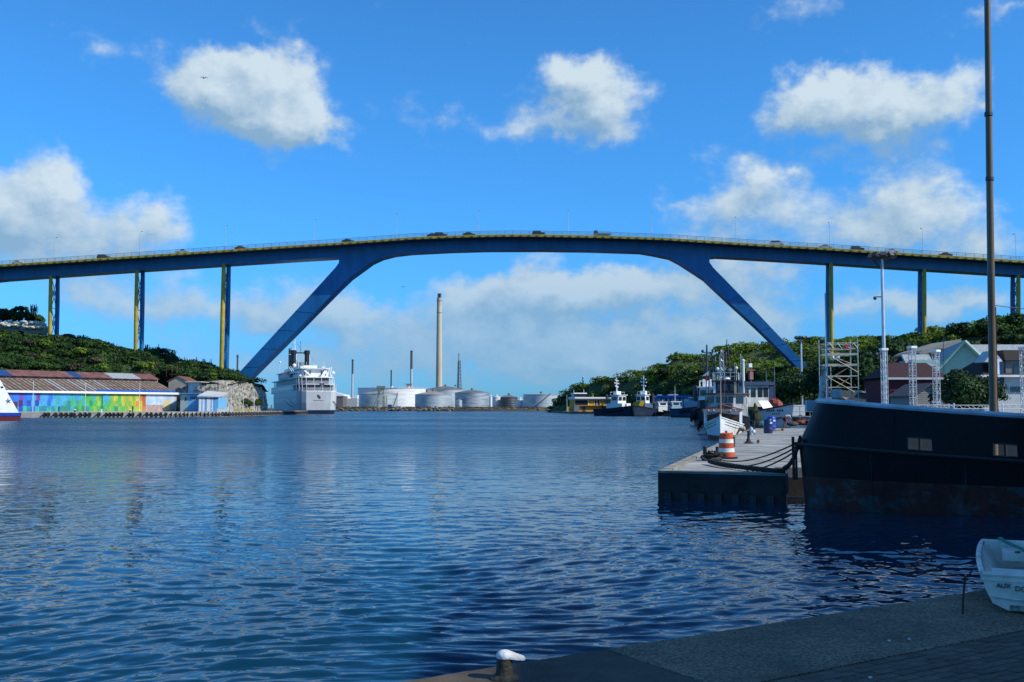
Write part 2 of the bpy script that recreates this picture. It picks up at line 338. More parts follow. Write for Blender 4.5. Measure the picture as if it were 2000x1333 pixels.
# ------------------------------------------------------------------ terrain
def idw(ctrl, X, Y, p=3.2):
    num = 0; den = 0
    for (x, y, z) in ctrl:
        w = 1/((X-x)**2+(Y-y)**2+9)**(p/2); num = num+w*z; den = den+w
    return num/den
CL = [(-330,345,14),(-260,330,9),(-220,322,7),(-190,318,6),(-165,325,6),(-150,345,7),(-135,366,8.5),(-120,360,8.5),(-108,352,9.5),(-98,332,9),(-98,350,11.2),(-98,370,12),(-98,392,11),(-99,412,9.3),
      (-330,420,44),(-300,395,40),(-250,392,37),(-215,388,33),(-190,386,30),(-176,388,29),(-174,405,29),(-158,384,25),(-141,384,23),(-141,402,24),(-122,384,18.5),(-122,398,18),(-107,381,14.5),(-107,398,13.5),(-98,380,12.5),
      (-200,360,21),(-170,360,17.5),(-230,355,20),(-150,368,16),(-130,378,16),
      (-200,450,30),(-140,440,17),(-115,430,9),(-110,470,5),(-140,520,6),(-200,560,14),(-300,520,26)]
def hL(x, y): return idw(CL, np.asarray(x, float), np.asarray(y, float)) + 1.2*np.sin(np.asarray(x)*.13)*np.sin(np.asarray(y)*.11)
CR = [(10,600,-2),(22,612,0),(14,560,-3),(30,500,-3),(44,440,-4),(55,380,-4),(60,330,-3),(62,280,-2),(26,600,2),(40,515,1),(50,478,1.2),(58,440,1.2),(67,405,1.4),(73,370,1.4),(79,330,1.4),(82,290,1.4),(70,262,1.0),(90,250,1.0),(140,245,1.2),(200,245,2),(280,245,5),
      (26,592,8),(31,578,11),(38,560,13),(47,535,15.5),(57,510,19),(70,492,22),(78,470,25),(100,462,29.5),(130,455,31),(160,450,31),(190,440,34),(240,430,40),(300,420,46),
      (86,400,12),(92,430,21),(80,440,18),(70,455,15),(58,485,9),(103,362,14),(111,360,18),(110,330,9),(125,350,22),(143,358,26.5),(160,345,28),(175,356,32.5),(205,352,36),(250,350,40),(300,350,44),
      (110,290,6),(140,300,12),(170,300,17),(210,300,23),(260,300,30),(140,270,5),(180,272,9),(230,272,14),
      (60,620,10),(110,600,22),(200,560,30),(300,560,36),(40,660,3),(100,700,8)]
FY = [240, 262, 290, 330, 370, 405, 440, 478, 508, 528, 560, 604, 640, 760]; FX = [60, 72, 81, 79, 74, 68, 60, 55, 52, 41, 29, 19, 26, 45]
def hR(x, y):
    x = np.asarray(x, float); y = np.asarray(y, float); h = idw(CR, x, y) + .9*np.sin(x*.15)*np.sin(y*.12); k = np.clip((x-np.interp(y, FY, FX))/5, 0, 1)
    return .7 + (np.maximum(h, .9)-.7)*k
soil = M('hillside undergrowth', (.018, .045, .010), .95, var=.4, scale=.25, col2=(.060, .095, .028))
def lim_left(y): return -97.0 - np.maximum(y-412, 0)*.62
def terrain(name, fn, xs, ys, keep, label):
    X, Y = np.meshgrid(xs, ys); Z = fn(X, Y); v = np.stack([X, Y, Z], -1).reshape(-1, 3); nc = len(xs)
    i = (np.arange(len(ys)-1)[:, None]*nc + np.arange(nc-1)[None, :])
    k = keep(X, Y); kk = k[:-1, :-1] & k[1:, :-1] & k[:-1, 1:] & k[1:, 1:]
    f = np.stack([i, i+1, i+nc+1, i+nc], -1)[kk]
    return tag(link(name, np_mesh(name, v, f.reshape(-1, 4), soil, True)), label, kind='structure')
def in_whA(x, y): a = (x+146)*.526+(y-300)*.85; b = (x+146)*-.85+(y-300)*.526; return (a > -8) & (a < 73) & (b > -6) & (b < 24.5)
terrain('hill', hL, np.arange(-345, -96.9, 2.75), np.arange(318, 565, 2.75), lambda x, y: (x <= lim_left(y)+.1) & ~in_whA(x, y) & ~((y < 352) & (x > -124)), 'scrub covered hill behind the painted warehouse')
terrain('hill', hR, np.arange(8, 330, 3.0), np.arange(246, 720, 3.0), lambda x, y: x > np.interp(y, FY, FX)-3, 'green wooded hill on the right bank under the bridge')

def slab(name, poly, z1, z0, mat, label):
    mb = MB(); mb.prism([(x, y, z0) for x, y in poly], (0, 0, z1-z0)); return tag(mb.build(name, mat), label, kind='structure')
conc = M('quay concrete', (.30, .30, .28), .9, var=.25, scale=.5, col2=(.42, .42, .40), bump=.15, bscale=4)
conc_l = M('left quay concrete', (.26, .25, .22), .9, var=.3, scale=1.2, col2=(.40, .38, .34))
shore = M('shore soil', (.10, .085, .06), .95, var=.4, scale=.08, col2=(.20, .17, .12))
QL = [(-160,281),(-118,295),(-101.5,303),(-91,318),(-87,437),(-89.5,437)]
slab('harbour_quay', QL + [(-98.5,420),(-107,425),(-260,425),(-260,281)], 1.55, -1.5, conc_l, 'long concrete harbour quay hung with tyres along the left bank')
WH = [(4.6,32.5),(8.2,30.9),(8.9,33.4),(45,27.5),(60,20),(230,20),(230,262),(70,265),(58,200),(45,150),(37,105.6),(25.35,105.6)]
slab('far_shore', [(-700,815),(-150,812),(-70,812),(-30,806),(20,806),(60,815),(400,830),(900,900),(900,2400),(-900,2400),(-900,900)], 2.0, -1, shore, 'low industrial shore on the far side of the harbour')

# cliff of pale limestone at the end of the left hill
def cliff():
    path = [(-131, 357), (-118, 351.5), (-104, 345.5), (-98.5, 346.5), (-97, 356), (-97, 380), (-97.2, 404), (-98.5, 412), (-103, 419)]
    ny, nz = 150, 24; L_ = [0]
    for a, b in zip(path[:-1], path[1:]): L_.append(L_[-1]+math.dist(a, b))
    us = np.linspace(0, L_[-1], ny); xs = np.interp(us, L_, [p[0] for p in path]); ys = np.interp(us, L_, [p[1] for p in path])
    tx = np.gradient(xs); ty = np.gradient(ys); nx, nyy = ty/np.hypot(tx, ty), -tx/np.hypot(tx, ty); v = []
    ht = np.interp(us, L_, [9, 9.6, 10.2, 11.4, 12.0, 12.0, 10.6, 9.8, 8])
    for j in range(nz):
        for i in range(ny):
            x, y, u = xs[i], ys[i], us[i]; h = ht[i] + .9*mnoise.noise(Vector((u*.22, 7, 0))); t = j/(nz-1); z = .9 + t*(h-.9)
            d = mnoise.fractal(Vector((u*.22, z*.35, 3.1)), 1, 2, 5)*1.0 + abs(mnoise.noise(Vector((u*.6, z*.6, 0))))*1.1 - 1.5*t**2
            v.append((x+nx[i]*d, y+nyy[i]*d, z + (.5*mnoise.noise(Vector((u*.7, 9, 0))) if t == 1 else 0)))
    for i in range(ny): v.append((xs[i]-nx[i]*5, ys[i]-nyy[i]*5, ht[i]+.3))
    i = np.arange(nz)[:, None]*ny + np.arange(ny-1)[None, :]; f = np.stack([i, i+1, i+ny+1, i+ny], -1).reshape(-1, 4)
    m = M('pale limestone', (.06, .058, .05), .95, scale=1.1, col2=(.38, .36, .31), lo=.38, hi=.58, bump=.9, bscale=2.0)
    o = link('cliff', np_mesh('cliff', v, f, m, False)); tag(o, 'pale pitted limestone cliff cut into the hill beside the cruise ship', kind='structure')
cliff()

# ------------------------------------------------------------------ bridge
PHI = math.atan(-.09); BO = Vector((0, 370, 0)); es = Vector((math.cos(PHI), math.sin(PHI), 0)); et = Vector((-math.sin(PHI), math.cos(PHI), 0))
def BS(px, py, t=0.0):
    d = ray(px, py); o = Vector((0, 0, EYE)); lam = ((BO + et*t - o).dot(et))/d.dot(et); p = o + d*lam; return ((p-BO).dot(es), p.z)
TF = -6.8      # near edge of the deck, towards the camera
deck_px = [(-420,572),(-60,524.5),(0,517),(125,509.5),(250,501),(437,488.5),(560,480.5),(660,474.2),(800,464),(880,460.5),(950,458.7),(1000,458.2),(1050,458.4),(1100,459.2),(1200,461.4),(1300,465),(1400,471.5),(1500,477.8),(1600,483.5),(1700,490),(1800,496.6),(1900,502.8),(2000,509.3),(2070,514),(2500,545)]
bot_px = [(-420,601),(-60,553.5),(0,547),(125,538),(250,529.5),(437,517),(560,509),(660,503),(740,498.2),(800,494.2),(880,490.2),(950,488.2),(1050,488),(1150,489.2),(1250,492.4),(1310,495.5),(1384,500.5),(1500,507),(1600,513),(1700,519.5),(1800,526),(1900,532.2),(2000,538.5),(2070,543),(2500,574)]
deckS = [BS(x, y, TF) for x, y in deck_px]; botS = [BS(x, y) for x, y in bot_px]
def interp(tab, s): return float(np.interp(s, [a for a, _ in tab], [b for _, b in tab]))
dz = lambda s: interp(deckS, s)
bridge = thing('bridge', 'long blue steel road bridge with yellow edge spanning the harbour on slanted legs', 'bridge', BO, PHI)
GW = 6.4
def build_bridge():
    ss = np.linspace(deckS[0][0], deckS[-1][0], 190)
    FH = .82
    # box girder
    mb = MB(); top = [(s, 0, dz(s)-.62) for s in ss]; bots = np.linspace(ss[0], ss[-1], 190); low = [(s, 0, interp(botS, s)) for s in bots]
    n = len(ss); vs = []
    for i in range(n): vs += [(ss[i], 0, top[i][2]), (ss[i], 0, low[i][2]), (ss[i], GW, low[i][2]), (ss[i], GW, top[i][2])]
    fs = [(4*i+a, 4*i+(a+1) % 4, 4*i+4+(a+1) % 4, 4*i+4+a) for i in range(n-1) for a in range(4)] + [(0, 1, 2, 3), (4*n-4, 4*n-3, 4*n-2, 4*n-1)]
    mb.add(vs, fs); mb.build('girder', bridge_blue, bridge)
    # vertical weld stiffener lines on the girder
    mb = MB()
    for s in np.arange(ss[0]+5, ss[-1], 9.2):
        z0, z1 = interp(botS, s)+.1, dz(s)-.9; mb.box((s, -.03, (z0+z1)/2), (.14, .06, z1-z0))
    tag(mb.build('stiffener', bridge_blue, bridge), kind='stuff')
    # deck slab
    def strip(name, t0, t1, h0, h1, mat):
        mb = MB(); vs = []
        for s in ss: vs += [(s, t0, dz(s)+h0), (s, t1, dz(s)+h0), (s, t1, dz(s)+h1), (s, t0, dz(s)+h1)]
        mb.add(vs, [(4*i+a, 4*i+(a+1) % 4, 4*i+4+(a+1) % 4, 4*i+4+a) for i in range(n-1) for a in range(4)] + [(0, 1, 2, 3), (4*n-4, 4*n-3, 4*n-2, 4*n-1)]); return mb.build(name, mat, bridge)
    strip('deck', TF+.16, 13.0, -.60, -.12, M('deck underside', (.02, .05, .13), .6))
    strip('fascia', TF, TF+.15, -FH, 0, bridge_yel); strip('fascia', 13.01, 13.15, -FH, 0, bridge_yel)
    strip('kerb', TF+.16, TF+1.2, -.119, .10, M('deck kerb', (.30, .28, .22), .8))
    strip('roadway', TF+1.21, 12.99, -.119, -.02, asphalt)
    mb = MB()
    for s in np.arange(ss[0]+1, ss[-1], 2.95): mb.box((s, TF-.07, dz(s)-.50), (.9, .14, .34))
    tag(mb.build('drain_bracket', M('bracket shadow colour', (.10, .085, .02), .7), bridge), kind='stuff')  # brackets coloured dark to stand for their shadows on the fascia
    for t in (TF+.25, 12.9):
        mb = MB()
        for h in (.45, .85, 1.3):
            for i in range(n-1): mb.tube((ss[i], t, dz(ss[i])+h), (ss[i+1], t, dz(ss[i+1])+h), .055 if h < 1 else .075, n=4)
        for s in np.arange(ss[0]+1, ss[-1], 2.95): mb.box((s, t, dz(s)+.65), (.09, .09, 1.3))
        mb.build('railing', M('railing grey paint', (.12, .13, .14), .5), bridge)
    # slanted legs
    left = [(560,509),(660,503),(662.5,508),(661.5,514),(655,523),(640,539.5),(600,583.5),(550,637.5),(500,692),(455,741),(484,741),(520,705),(570,655),(620,604.5),(660,564),(681.5,543.6),(703,528),(722.5,513.6),(742,504.5),(766,498.2),(800,494.2)]
    right = [(1500,507),(1400,501.2),(1390,502.5),(1385.5,507),(1386,513),(1393,523),(1420,550.5),(1470,602),(1520,655),(1586,724),(1563,724),(1530,690),(1480,641.5),(1430,596),(1395,563.5),(1376,545.5),(1351,529),(1327,513.6),(1307.5,503.5),(1274,496.6),(1250,492.4)]
    for poly in (left, right):
        pts = [BS(x, y) for x, y in poly]; pts = pts[1:-1] if False else pts
        mb = MB(); q = []
        for s, z in pts: q.append((s, .004, min(z, interp(botS, s)-.002)))
        # split the outline into upper haunch and long leg so that every face stays planar
        mb.prism(q, (0, GW-.008, 0)); st = mb.build('strut', bridge_blue, bridge)
        a0, a1 = (q[9], q[5]) if poly is left else (q[9], q[6]); b0, b1 = (q[10], q[15]) if poly is left else (q[10], q[14])
        for f in (.12, .3, .48, .66, .84):
            mb = MB(); A = Vector(a0).lerp(Vector(a1), f); B = Vector(b0).lerp(Vector(b1), f); mb.tube((A.x, -.02, A.z), (B.x, -.02, B.z), .10, n=4); mb.build('weld_seam', bridge_blue, st)
    # piers: a yellow near column, a blue far column, crossed bracing between
    T2 = 5.6
    for px, yt, pxb, yb, w in [(97.5,541,95.7,660,1.25),(266,529,263.5,680,1.3),(436,517.5,431,731,1.45),(1624,515,1624.5,706,1.35),(1806.5,526,1806,662,1.3),(1990.5,537.5,1990,630,1.25)]:
        s1, _ = BS(px, yt); s0, z0 = BS(pxb, yb); z1 = interp(botS, s1)
        for t, m, ww in ((.6, bridge_yel, w), (T2, bridge_blue, w*1.15)):
            mb = MB(); mb.pipe([(s0, t, z0-3), (s0*.4+s1*.6, t, z0*.4+z1*.6), (s1, t, z1+.3)], [ww*.52, ww*.58, ww*.5], 12); mb.build('pier_column', m, bridge, True)
        mb = MB(); k = max(2, round((z1-z0)/12)); zz = np.linspace(z0, z1-.5, k+1)
        for i in range(k):
            a, b = zz[i], zz[i+1]; sa, sb = np.interp([a, b], [z0, z1], [s0, s1])
            for dd in (-.35, .35):
                mb.tube((sa+dd, .7, a), (sb+dd, T2, b), .13, n=5); mb.tube((sa+dd, T2, a), (sb+dd, .7, b), .13, n=5)
            mb.tube((sb, .7, b), (sb, T2, b), .13, n=5); mb.box(((sa+sb)/2, (T2+.7)/2, (a+b)/2), (1.1, 1.1, .35))
        tag(mb.build('cross_bracing', bridge_blue, bridge), kind='stuff')
    for (px, py) in ((1574, 724),):
        s, z = BS(px, py); mb = MB(); mb.box((s, GW/2, z-3.2), (7, GW+1, 5)); mb.build('footing', conc, bridge)
build_bridge()
def bpt(px, t, h=0.0):
    s, _ = BS(px, 480, t); p = BO + es*s + et*t; return Vector((p.x, p.y, dz(s)+h))

# street lamps on the bridge
def lamps():
    names = ['first street lamp at the left edge, above the leftmost bridge pier','street lamp over the second bridge pier from the left','street lamp over the third bridge pier, left of the slanted leg','street lamp a little left of the top of the left slanted leg','street lamp left of the crest, right of the left slanted leg','street lamp just left of the bridge crest beside a small dark car','street lamp right of the crest between the dark hatchback and the truck','street lamp right of the truck, left of the right slanted leg','street lamp over the right slanted leg','street lamp over the yellow pier right of the slanted leg','street lamp over the pier right of the tall floodlight mast','street lamp at the far right end of the bridge beyond the tall pole']
    root = None
    for i, px in enumerate([106,273,440,613,773,933,1110,1273,1438,1621,1802,1984]):
        p = bpt(px, TF+.8, .10)
        if root is None:
            root = thing('street_lamp', names[0], 'street lamp', p, PHI, 'street lamps along the bridge')
            mb = MB(); mb.pipe([(0, 0, 0), (0, 0, 4), (0, 0, 8.8)], [.13, .10, .07], 8); mb.build('pole', galv, root)
            mb = MB(); mb.pipe([(0, 0, 8.75), (0, .5, 9.15), (0, 1.3, 9.25)], .05, 6); mb.build('arm', galv, root)
            mb = MB(); mb.box((0, 1.55, 9.25), (.28, .75, .16)); mb.build('lamp_head', darkgrey, root)
        else: dup(root, p, PHI, names[i])
lamps()

# cars on the bridge
def car(kind, col, label, px, lane=TF+2.6, flip=False):
    p = bpt(px, lane, .0); t = thing('car', label, {'pickup': 'pickup', 'van': 'van', 'truck': 'truck'}.get(kind, 'car'), p, PHI + (math.pi if flip else 0), 'traffic crossing the bridge')
    m = M('car paint '+label, col, .25, .2, var=.05, spec=.6)
    if kind == 'sedan': body = [(-2.2,.3),(2.2,.3),(2.25,.75),(1.2,.95),(-1.6,.98),(-2.25,.85)]; cab = [(1.15,.95),(.45,1.42),(-.9,1.44),(-1.65,.98)]; L_ = 4.4
    elif kind == 'suv': body = [(-2.25,.35),(2.25,.35),(2.3,.95),(1.2,1.1),(-2.2,1.12),(-2.3,.9)]; cab = [(1.15,1.1),(.5,1.74),(-1.9,1.76),(-2.18,1.12)]
    elif kind == 'van': body = [(-2.4,.35),(2.4,.35),(2.45,.95),(1.7,1.15),(-2.4,1.15)]; cab = [(1.65,1.15),(1.0,1.95),(-2.3,1.95),(-2.38,1.15)]
    elif kind == 'pickup': body = [(-2.6,.4),(2.6,.4),(2.65,.95),(1.5,1.08),(-2.6,1.08)]; cab = [(1.4,1.08),(.85,1.72),(-.55,1.74),(-.7,1.08)]
    else: body = [(-3.1,.6),(3.1,.6),(3.1,1.05),(-3.1,1.05)]; cab = [(-3.0,1.05),(-3.0,2.3),(-1.6,2.3),(-1.3,1.05)]
    mb = MB(); mb.prism([(x, -.86, z) for x, z in body], (0, 1.72, 0))
    if kind == 'truck': mb.box((.9, 0, 1.12), (4.2, 1.9, .14)); [mb.box((x, s*.9, 1.5), (.08, .06, .7)) for x in (-1.1, .2, 1.5, 2.9) for s in (-1, 1)]; [mb.box((.9, s*.9, 1.8), (4.2, .05, .1)) for s in (-1, 1)]
    mb.build('body', m, t)
    mb = MB(); mb.prism([(x, -.76, z) for x, z in cab], (0, 1.52, 0)); c = mb.build('cabin', m, t)
    cx = sum(a for a, _ in cab)/4; cz = sum(b for _, b in cab)/4+.03
    for s in (-1, 1):
        mb = MB(); mb.prism([((x-cx)*.84+cx, s*.762, (z-cz)*.72+cz) for x, z in cab], (0, s*.012, 0)); mb.build('window', glass, c)
    for x in (-1.4, 1.4):
        for y in (-.8, .8):
            mb = MB(); mb.lathe([(.2, -.11), (.32, -.1), (.32, .1), (.2, .11)], (x, y, .32), 12, 'Y'); mb.build('wheel', rubber, t)
    return t
for a in [('suv',(.03,.035,.04),'dark sport utility car near the left end of the bridge',203),('pickup',(.55,.58,.60),'silver pickup left of the third bridge pier',357),('sedan',(.16,.02,.02),'dark red saloon just right of the third bridge pier',471),
          ('sedan',(.02,.02,.03),'black saloon above the left slanted leg',680),('sedan',(.02,.022,.025),'rear car of the dark pair left of the crest',846),('suv',(.015,.017,.02),'front car of the dark pair left of the crest',861),
          ('sedan',(.03,.03,.035),'small dark car beside the lamp left of the crest',916),('suv',(.012,.014,.018),'dark hatchback at the very crest of the bridge',1052),('truck',(.25,.26,.25),'flatbed truck with stake sides right of the crest',1176),
          ('van',(.5,.52,.54),'silver van right of the right slanted leg',1517),('sedan',(.45,.47,.5),'pale saloon above the yellow pier on the right',1612),('suv',(.02,.02,.025),'black car right of the pale saloon',1674),
          ('sedan',(.6,.6,.6),'white car half hidden by the floodlight mast head',1741),('sedan',(.03,.03,.03),'dark car on the bridge left of the tall pole',1846),('sedan',(.6,.62,.64),'white car at the far left end of the bridge',37)]: car(*a)
# ------------------------------------------------------------------ vegetation
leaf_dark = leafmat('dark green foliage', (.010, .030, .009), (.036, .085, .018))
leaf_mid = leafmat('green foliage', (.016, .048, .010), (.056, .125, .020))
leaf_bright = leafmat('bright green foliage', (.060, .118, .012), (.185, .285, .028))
leaf_dry = leafmat('dry olive foliage', (.03, .035, .016), (.10, .095, .05))
bark = M('bark', (.06, .045, .035), .95, var=.3, scale=4)
def leaves(rs, lobes, n, size):
    """lobes: (cx,cy,cz,rx,ry,rz); returns quads spread through the shells of the lobes"""
    L_ = np.array(lobes); w = L_[:, 3]*L_[:, 4]; li = rs.choice(len(L_), n, p=w/w.sum()); l = L_[li]
    d = rs.normal(size=(n, 3)); d /= np.linalg.norm(d, axis=1)[:, None]; d[:, 2] = np.where(d[:, 2] < -.35, -d[:, 2], d[:, 2])
    rad = rs.uniform(.55, 1.06, n)**.6; c = l[:, :3] + d*l[:, 3:6]*rad[:, None]
    nn = d*np.array([1, 1, 1.3]) + rs.normal(0, .55, (n, 3)); nn /= np.linalg.norm(nn, axis=1)[:, None]
    up = rs.normal(size=(n, 3)); u = np.cross(nn, up); u /= np.linalg.norm(u, axis=1)[:, None]; v = np.cross(nn, u)
    sz = size*rs.uniform(.55, 1.3, n)[:, None]; u *= sz; v *= sz*.62
    vs = np.stack([c-u, c-v*.9, c+u, c+v*1.1], 1).reshape(-1, 3); return vs
def leaf_mesh(name, vs, mat): return np_mesh(name, vs, np.arange(len(vs)).reshape(-1, 4), mat)
def crown_lobes(rs, w, h, flat=True):
    out = []
    for i in range(rs.randint(6, 10)):
        a = rs.rand()*6.28; r = w*.36*math.sqrt(rs.rand()); s = rs.uniform(.22, .40)*w
        out.append((r*math.cos(a), r*math.sin(a), h*(.58+.27*rs.rand()-.25*(r/w)), s, s*rs.uniform(.8, 1.1), s*(.42 if flat else .8)))
    return out
def trunk_mb(rs, h, r, lobes):
    mb = MB(); top = Vector((rs.uniform(-.2, .2), rs.uniform(-.2, .2), h*.45)); mb.pipe([(0, 0, -.8), tuple(top*.5+Vector((.05, 0, 0))), tuple(top)], [r, r*.8, r*.6], 6)
    for l in lobes[:5]: mb.pipe([tuple(top), tuple((top+Vector(l[:3]))/2+Vector((0, 0, -.1))), l[:3]], [r*.5, r*.35, r*.15], 5)
    return mb
def tree_variants(n, w, h, mats, leavesn, size, seed, flat=True):
    out = []
    for i in range(n):
        rs = np.random.RandomState(seed+i); lb = crown_lobes(rs, w, h, flat); cm_ = leaf_mesh('crown', leaves(rs, lb, leavesn, size), mats[i % len(mats)])
        t = trunk_mb(rs, h, .16*w/5, lb).build('trunk', bark); tm = t.data; bpy.data.objects.remove(t); out.append((cm_, tm))
    return out
def plant(kind, label, cat, var, loc, sc, rz, group):
    t = thing(kind, label, cat, loc, rz, group); t.scale = sc if isinstance(sc, tuple) else (sc, sc, sc); link('trunk', var[1], t); link('crown', var[0], t); return t
rs0 = np.random.RandomState(11)
V_hill = tree_variants(9, 6.0, 4.6, [leaf_dark, leaf_mid, leaf_dark, leaf_mid, leaf_dark, leaf_mid, leaf_bright, leaf_mid, leaf_dry], 900, .42, 100)
V_green = tree_variants(8, 6.8, 4.4, [leaf_bright, leaf_mid, leaf_bright, leaf_mid, leaf_bright, leaf_mid, leaf_bright, leaf_dark], 1000, .42, 200, True)
V_deep = tree_variants(5, 7.5, 6.8, [leaf_dark, leaf_dark, leaf_dark, leaf_dark, leaf_mid], 1100, .45, 300, False)
def scatter(n, box, ok, mind, rs):
    pts = []; tries = 0
    while len(pts) < n and tries < n*60:
        tries += 1; x = rs.uniform(box[0], box[1]); y = rs.uniform(box[2], box[3])
        if ok(x, y) and all((x-a)**2+(y-b)**2 > mind**2 for a, b in pts): pts.append((x, y))
    return pts
def in_wh(x, y):  # keep clear of the warehouse and its neighbours
    u = Vector((x+146, y-300)); a = u.x*.526+u.y*.85; b = u.x*-.85+u.y*.526
    return -8 < a < 74 and -5 < b < 24
def vis(x, y, z, m=.03):  # inside the picture's sideways range
    return abs(x/y) < .5+m
LT = scatter(150, (-215, -99.5, 328, 400), lambda x, y: not in_wh(x, y) and vis(x, y, 0, .06) and not (x > -126 and y < 356) and x < float(lim_left(y))-2.5 and not (x < -172 and y > 391), 5.2, rs0)
for i, (x, y) in enumerate(LT):
    z = float(hL(x, y)); plant('thorn_tree', ('low spreading thorn tree along the skyline ridge of the left hill' if y > 377 else 'low spreading thorn tree right above the cliff by the leg foot' if x > -118 else 'dry olive brown thorn tree in the thicket above the warehouse roof' if i % 9 == 8 else 'bright green thorn tree in the thicket above the warehouse roof' if i % 9 == 6 else 'low spreading dark green thorn tree in the thicket above the warehouse roof'), 'tree', V_hill[i % 9], (x, y, z-.5), (.62+.55*rs0.rand())*(.75 if y > 378 else 1), rs0.rand()*6.28, 'thorn trees covering the left hillside')
# big umbrella tree clump on the hilltop at the left edge
for (px, py, Y, s) in [(30, 630, 408, 2.3), (62, 631, 410, 1.8), (2, 632, 410, 2.1)]:
    q = P(px, py, Y); plant('umbrella_tree', {30:'broad flat topped tree in the middle of the hilltop clump above pale rocks',62:'smaller flat topped tree at the right end of the hilltop clump above pale rocks',2:'flat topped tree cut off by the left edge above the pale rocks'}[px], 'tree', V_hill[px % 3], (q.x, q.y, q.z-4.2), (s, s, s*1.05), px, 'flat topped trees on the left hilltop')
RT = scatter(150, (20, 215, 272, 500), lambda x, y: vis(x, y, 0, .04) and float(hR(x, y)) > 2.6 and x/y > .03 and not (y < 300 and x < 112) , 6.6, rs0)
for i, (x, y) in enumerate(RT):
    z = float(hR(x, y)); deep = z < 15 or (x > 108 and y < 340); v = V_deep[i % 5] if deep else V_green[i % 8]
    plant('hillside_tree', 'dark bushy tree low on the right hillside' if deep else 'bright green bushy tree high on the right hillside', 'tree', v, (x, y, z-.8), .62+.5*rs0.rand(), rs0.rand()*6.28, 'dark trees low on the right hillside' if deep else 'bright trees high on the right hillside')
def scrub(name, label, pts, fn, mat, seed, size=.45, per=70, hw=(1.4, 3.0)):
    rs = np.random.RandomState(seed); arr = []
    for (x, y) in pts:
        z = float(fn(x, y)); w = rs.uniform(*hw); arr.append(leaves(rs, [(x, y, z+w*.35, w, w, w*.62), (x+w*.6, y, z+w*.3, w*.6, w*.6, w*.45)], per, size))
    tag(link(name, leaf_mesh(name, np.concatenate(arr), mat)), label, kind='stuff')
def rpts(n, box, ok, rs): 
    p = []
    while len(p) < n:
        x = rs.uniform(box[0], box[1]); y = rs.uniform(box[2], box[3])
        if ok(x, y): p.append((x, y))
    return p
okL = lambda x, y: not in_wh(x, y) and x < float(lim_left(y))-1.2 and not (x > -126 and y < 355) and not (x < -172 and 388 < y)
scrub('scrub', 'dark scrub filling the left hillside between its trees', rpts(1000, (-225, -98.3, 326, 404), okL, rs0), hL, leaf_dark, 1)
scrub('scrub', 'lighter green scrub scattered over the left hillside', rpts(420, (-225, -98.3, 326, 404), okL, rs0), hL, leaf_mid, 2)
scrub('scrub', 'dry brownish scrub above the pale cliff', rpts(70, (-125, -100, 356, 376), lambda x, y: okL(x, y), rs0), hL, leaf_dry, 3, per=50, hw=(.8, 1.7))
okR = lambda x, y: float(hR(x, y)) > 1.3 and vis(x, y, 0, .08) and not (y < 292 and x < 105)
scrub('scrub', 'green scrub covering the upper right hillside', rpts(3300, (19, 250, 300, 600), lambda x, y: okR(x, y) and (hR(x, y) > 10 or y > 440) and not (x > 112 and y < 335), rs0), hR, leaf_bright, 4, per=60, hw=(1.8, 3.8), size=.55)
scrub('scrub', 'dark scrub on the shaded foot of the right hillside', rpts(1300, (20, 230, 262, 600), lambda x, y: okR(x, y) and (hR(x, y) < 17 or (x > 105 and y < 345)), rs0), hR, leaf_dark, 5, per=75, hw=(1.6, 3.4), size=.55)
scrub('scrub', 'dark hedge of scrub in front of the hilltop limestone outcrop', [(-190+26*i/40, 384+3*((i*7) % 5)/5) for i in range(36)], hL, leaf_dark, 6, hw=(1.6, 2.4))
# candelabra cacti on the left skyline
cact = M('cactus green', (.02, .035, .016), .8, var=.3)
def cacti():
    base = []
    for k in range(3):
        mb = MB(); r_ = random.Random(40+k); mb.pipe([(0, 0, -.6), (0, 0, 3.6+k*.7)], [.2, .15], 6)
        for j in range(4+k):
            a = r_.random()*6.28; d = r_.uniform(.35, .9); h = r_.uniform(2.6, 4.6); mb.pipe([(0, 0, .6+.3*j), (d*.8*math.cos(a), d*.8*math.sin(a), .8+.3*j), (d*math.cos(a), d*math.sin(a), 1.4+.3*j), (d*math.cos(a), d*math.sin(a), h)], [.14, .14, .14, .11], 6)
        o = mb.build('cactus', cact); base.append(o.data); bpy.data.objects.remove(o)
    for i, (px, py) in enumerate([(285, 668), (289, 670), (310, 676), (322, 680), (356, 690), (361, 691), (367, 692), (371, 694), (384, 698), (396, 704), (399, 706), (412, 713), (62, 612), (66, 612), (70, 614), (1950, 628), (1961, 627), (1968, 626)]):
        Y = 398 if px < 1000 else 362; q = P(px, py, Y); fn = hL if px < 1000 else hR; z = float(fn(q.x, q.y)) if not (px < 80) else q.z-.5
        o = link('cactus', base[i % 3]); o.location = (q.x, q.y, z); o.scale = (.9,)*3; o.rotation_euler = (0, 0, i*1.3)
        tag(o, 'tall dark columnar cactus on the left hill skyline' if px < 1000 and px > 80 else 'columnar cactus on the hilltop by the flat topped trees' if px < 80 else 'columnar cactus on the right hill skyline beyond the tall pole', 'cactus', 'cacti on the left skyline' if 80 < px < 1000 else 'cacti at the hilltop clump' if px < 80 else 'cacti on the right skyline')
cacti()
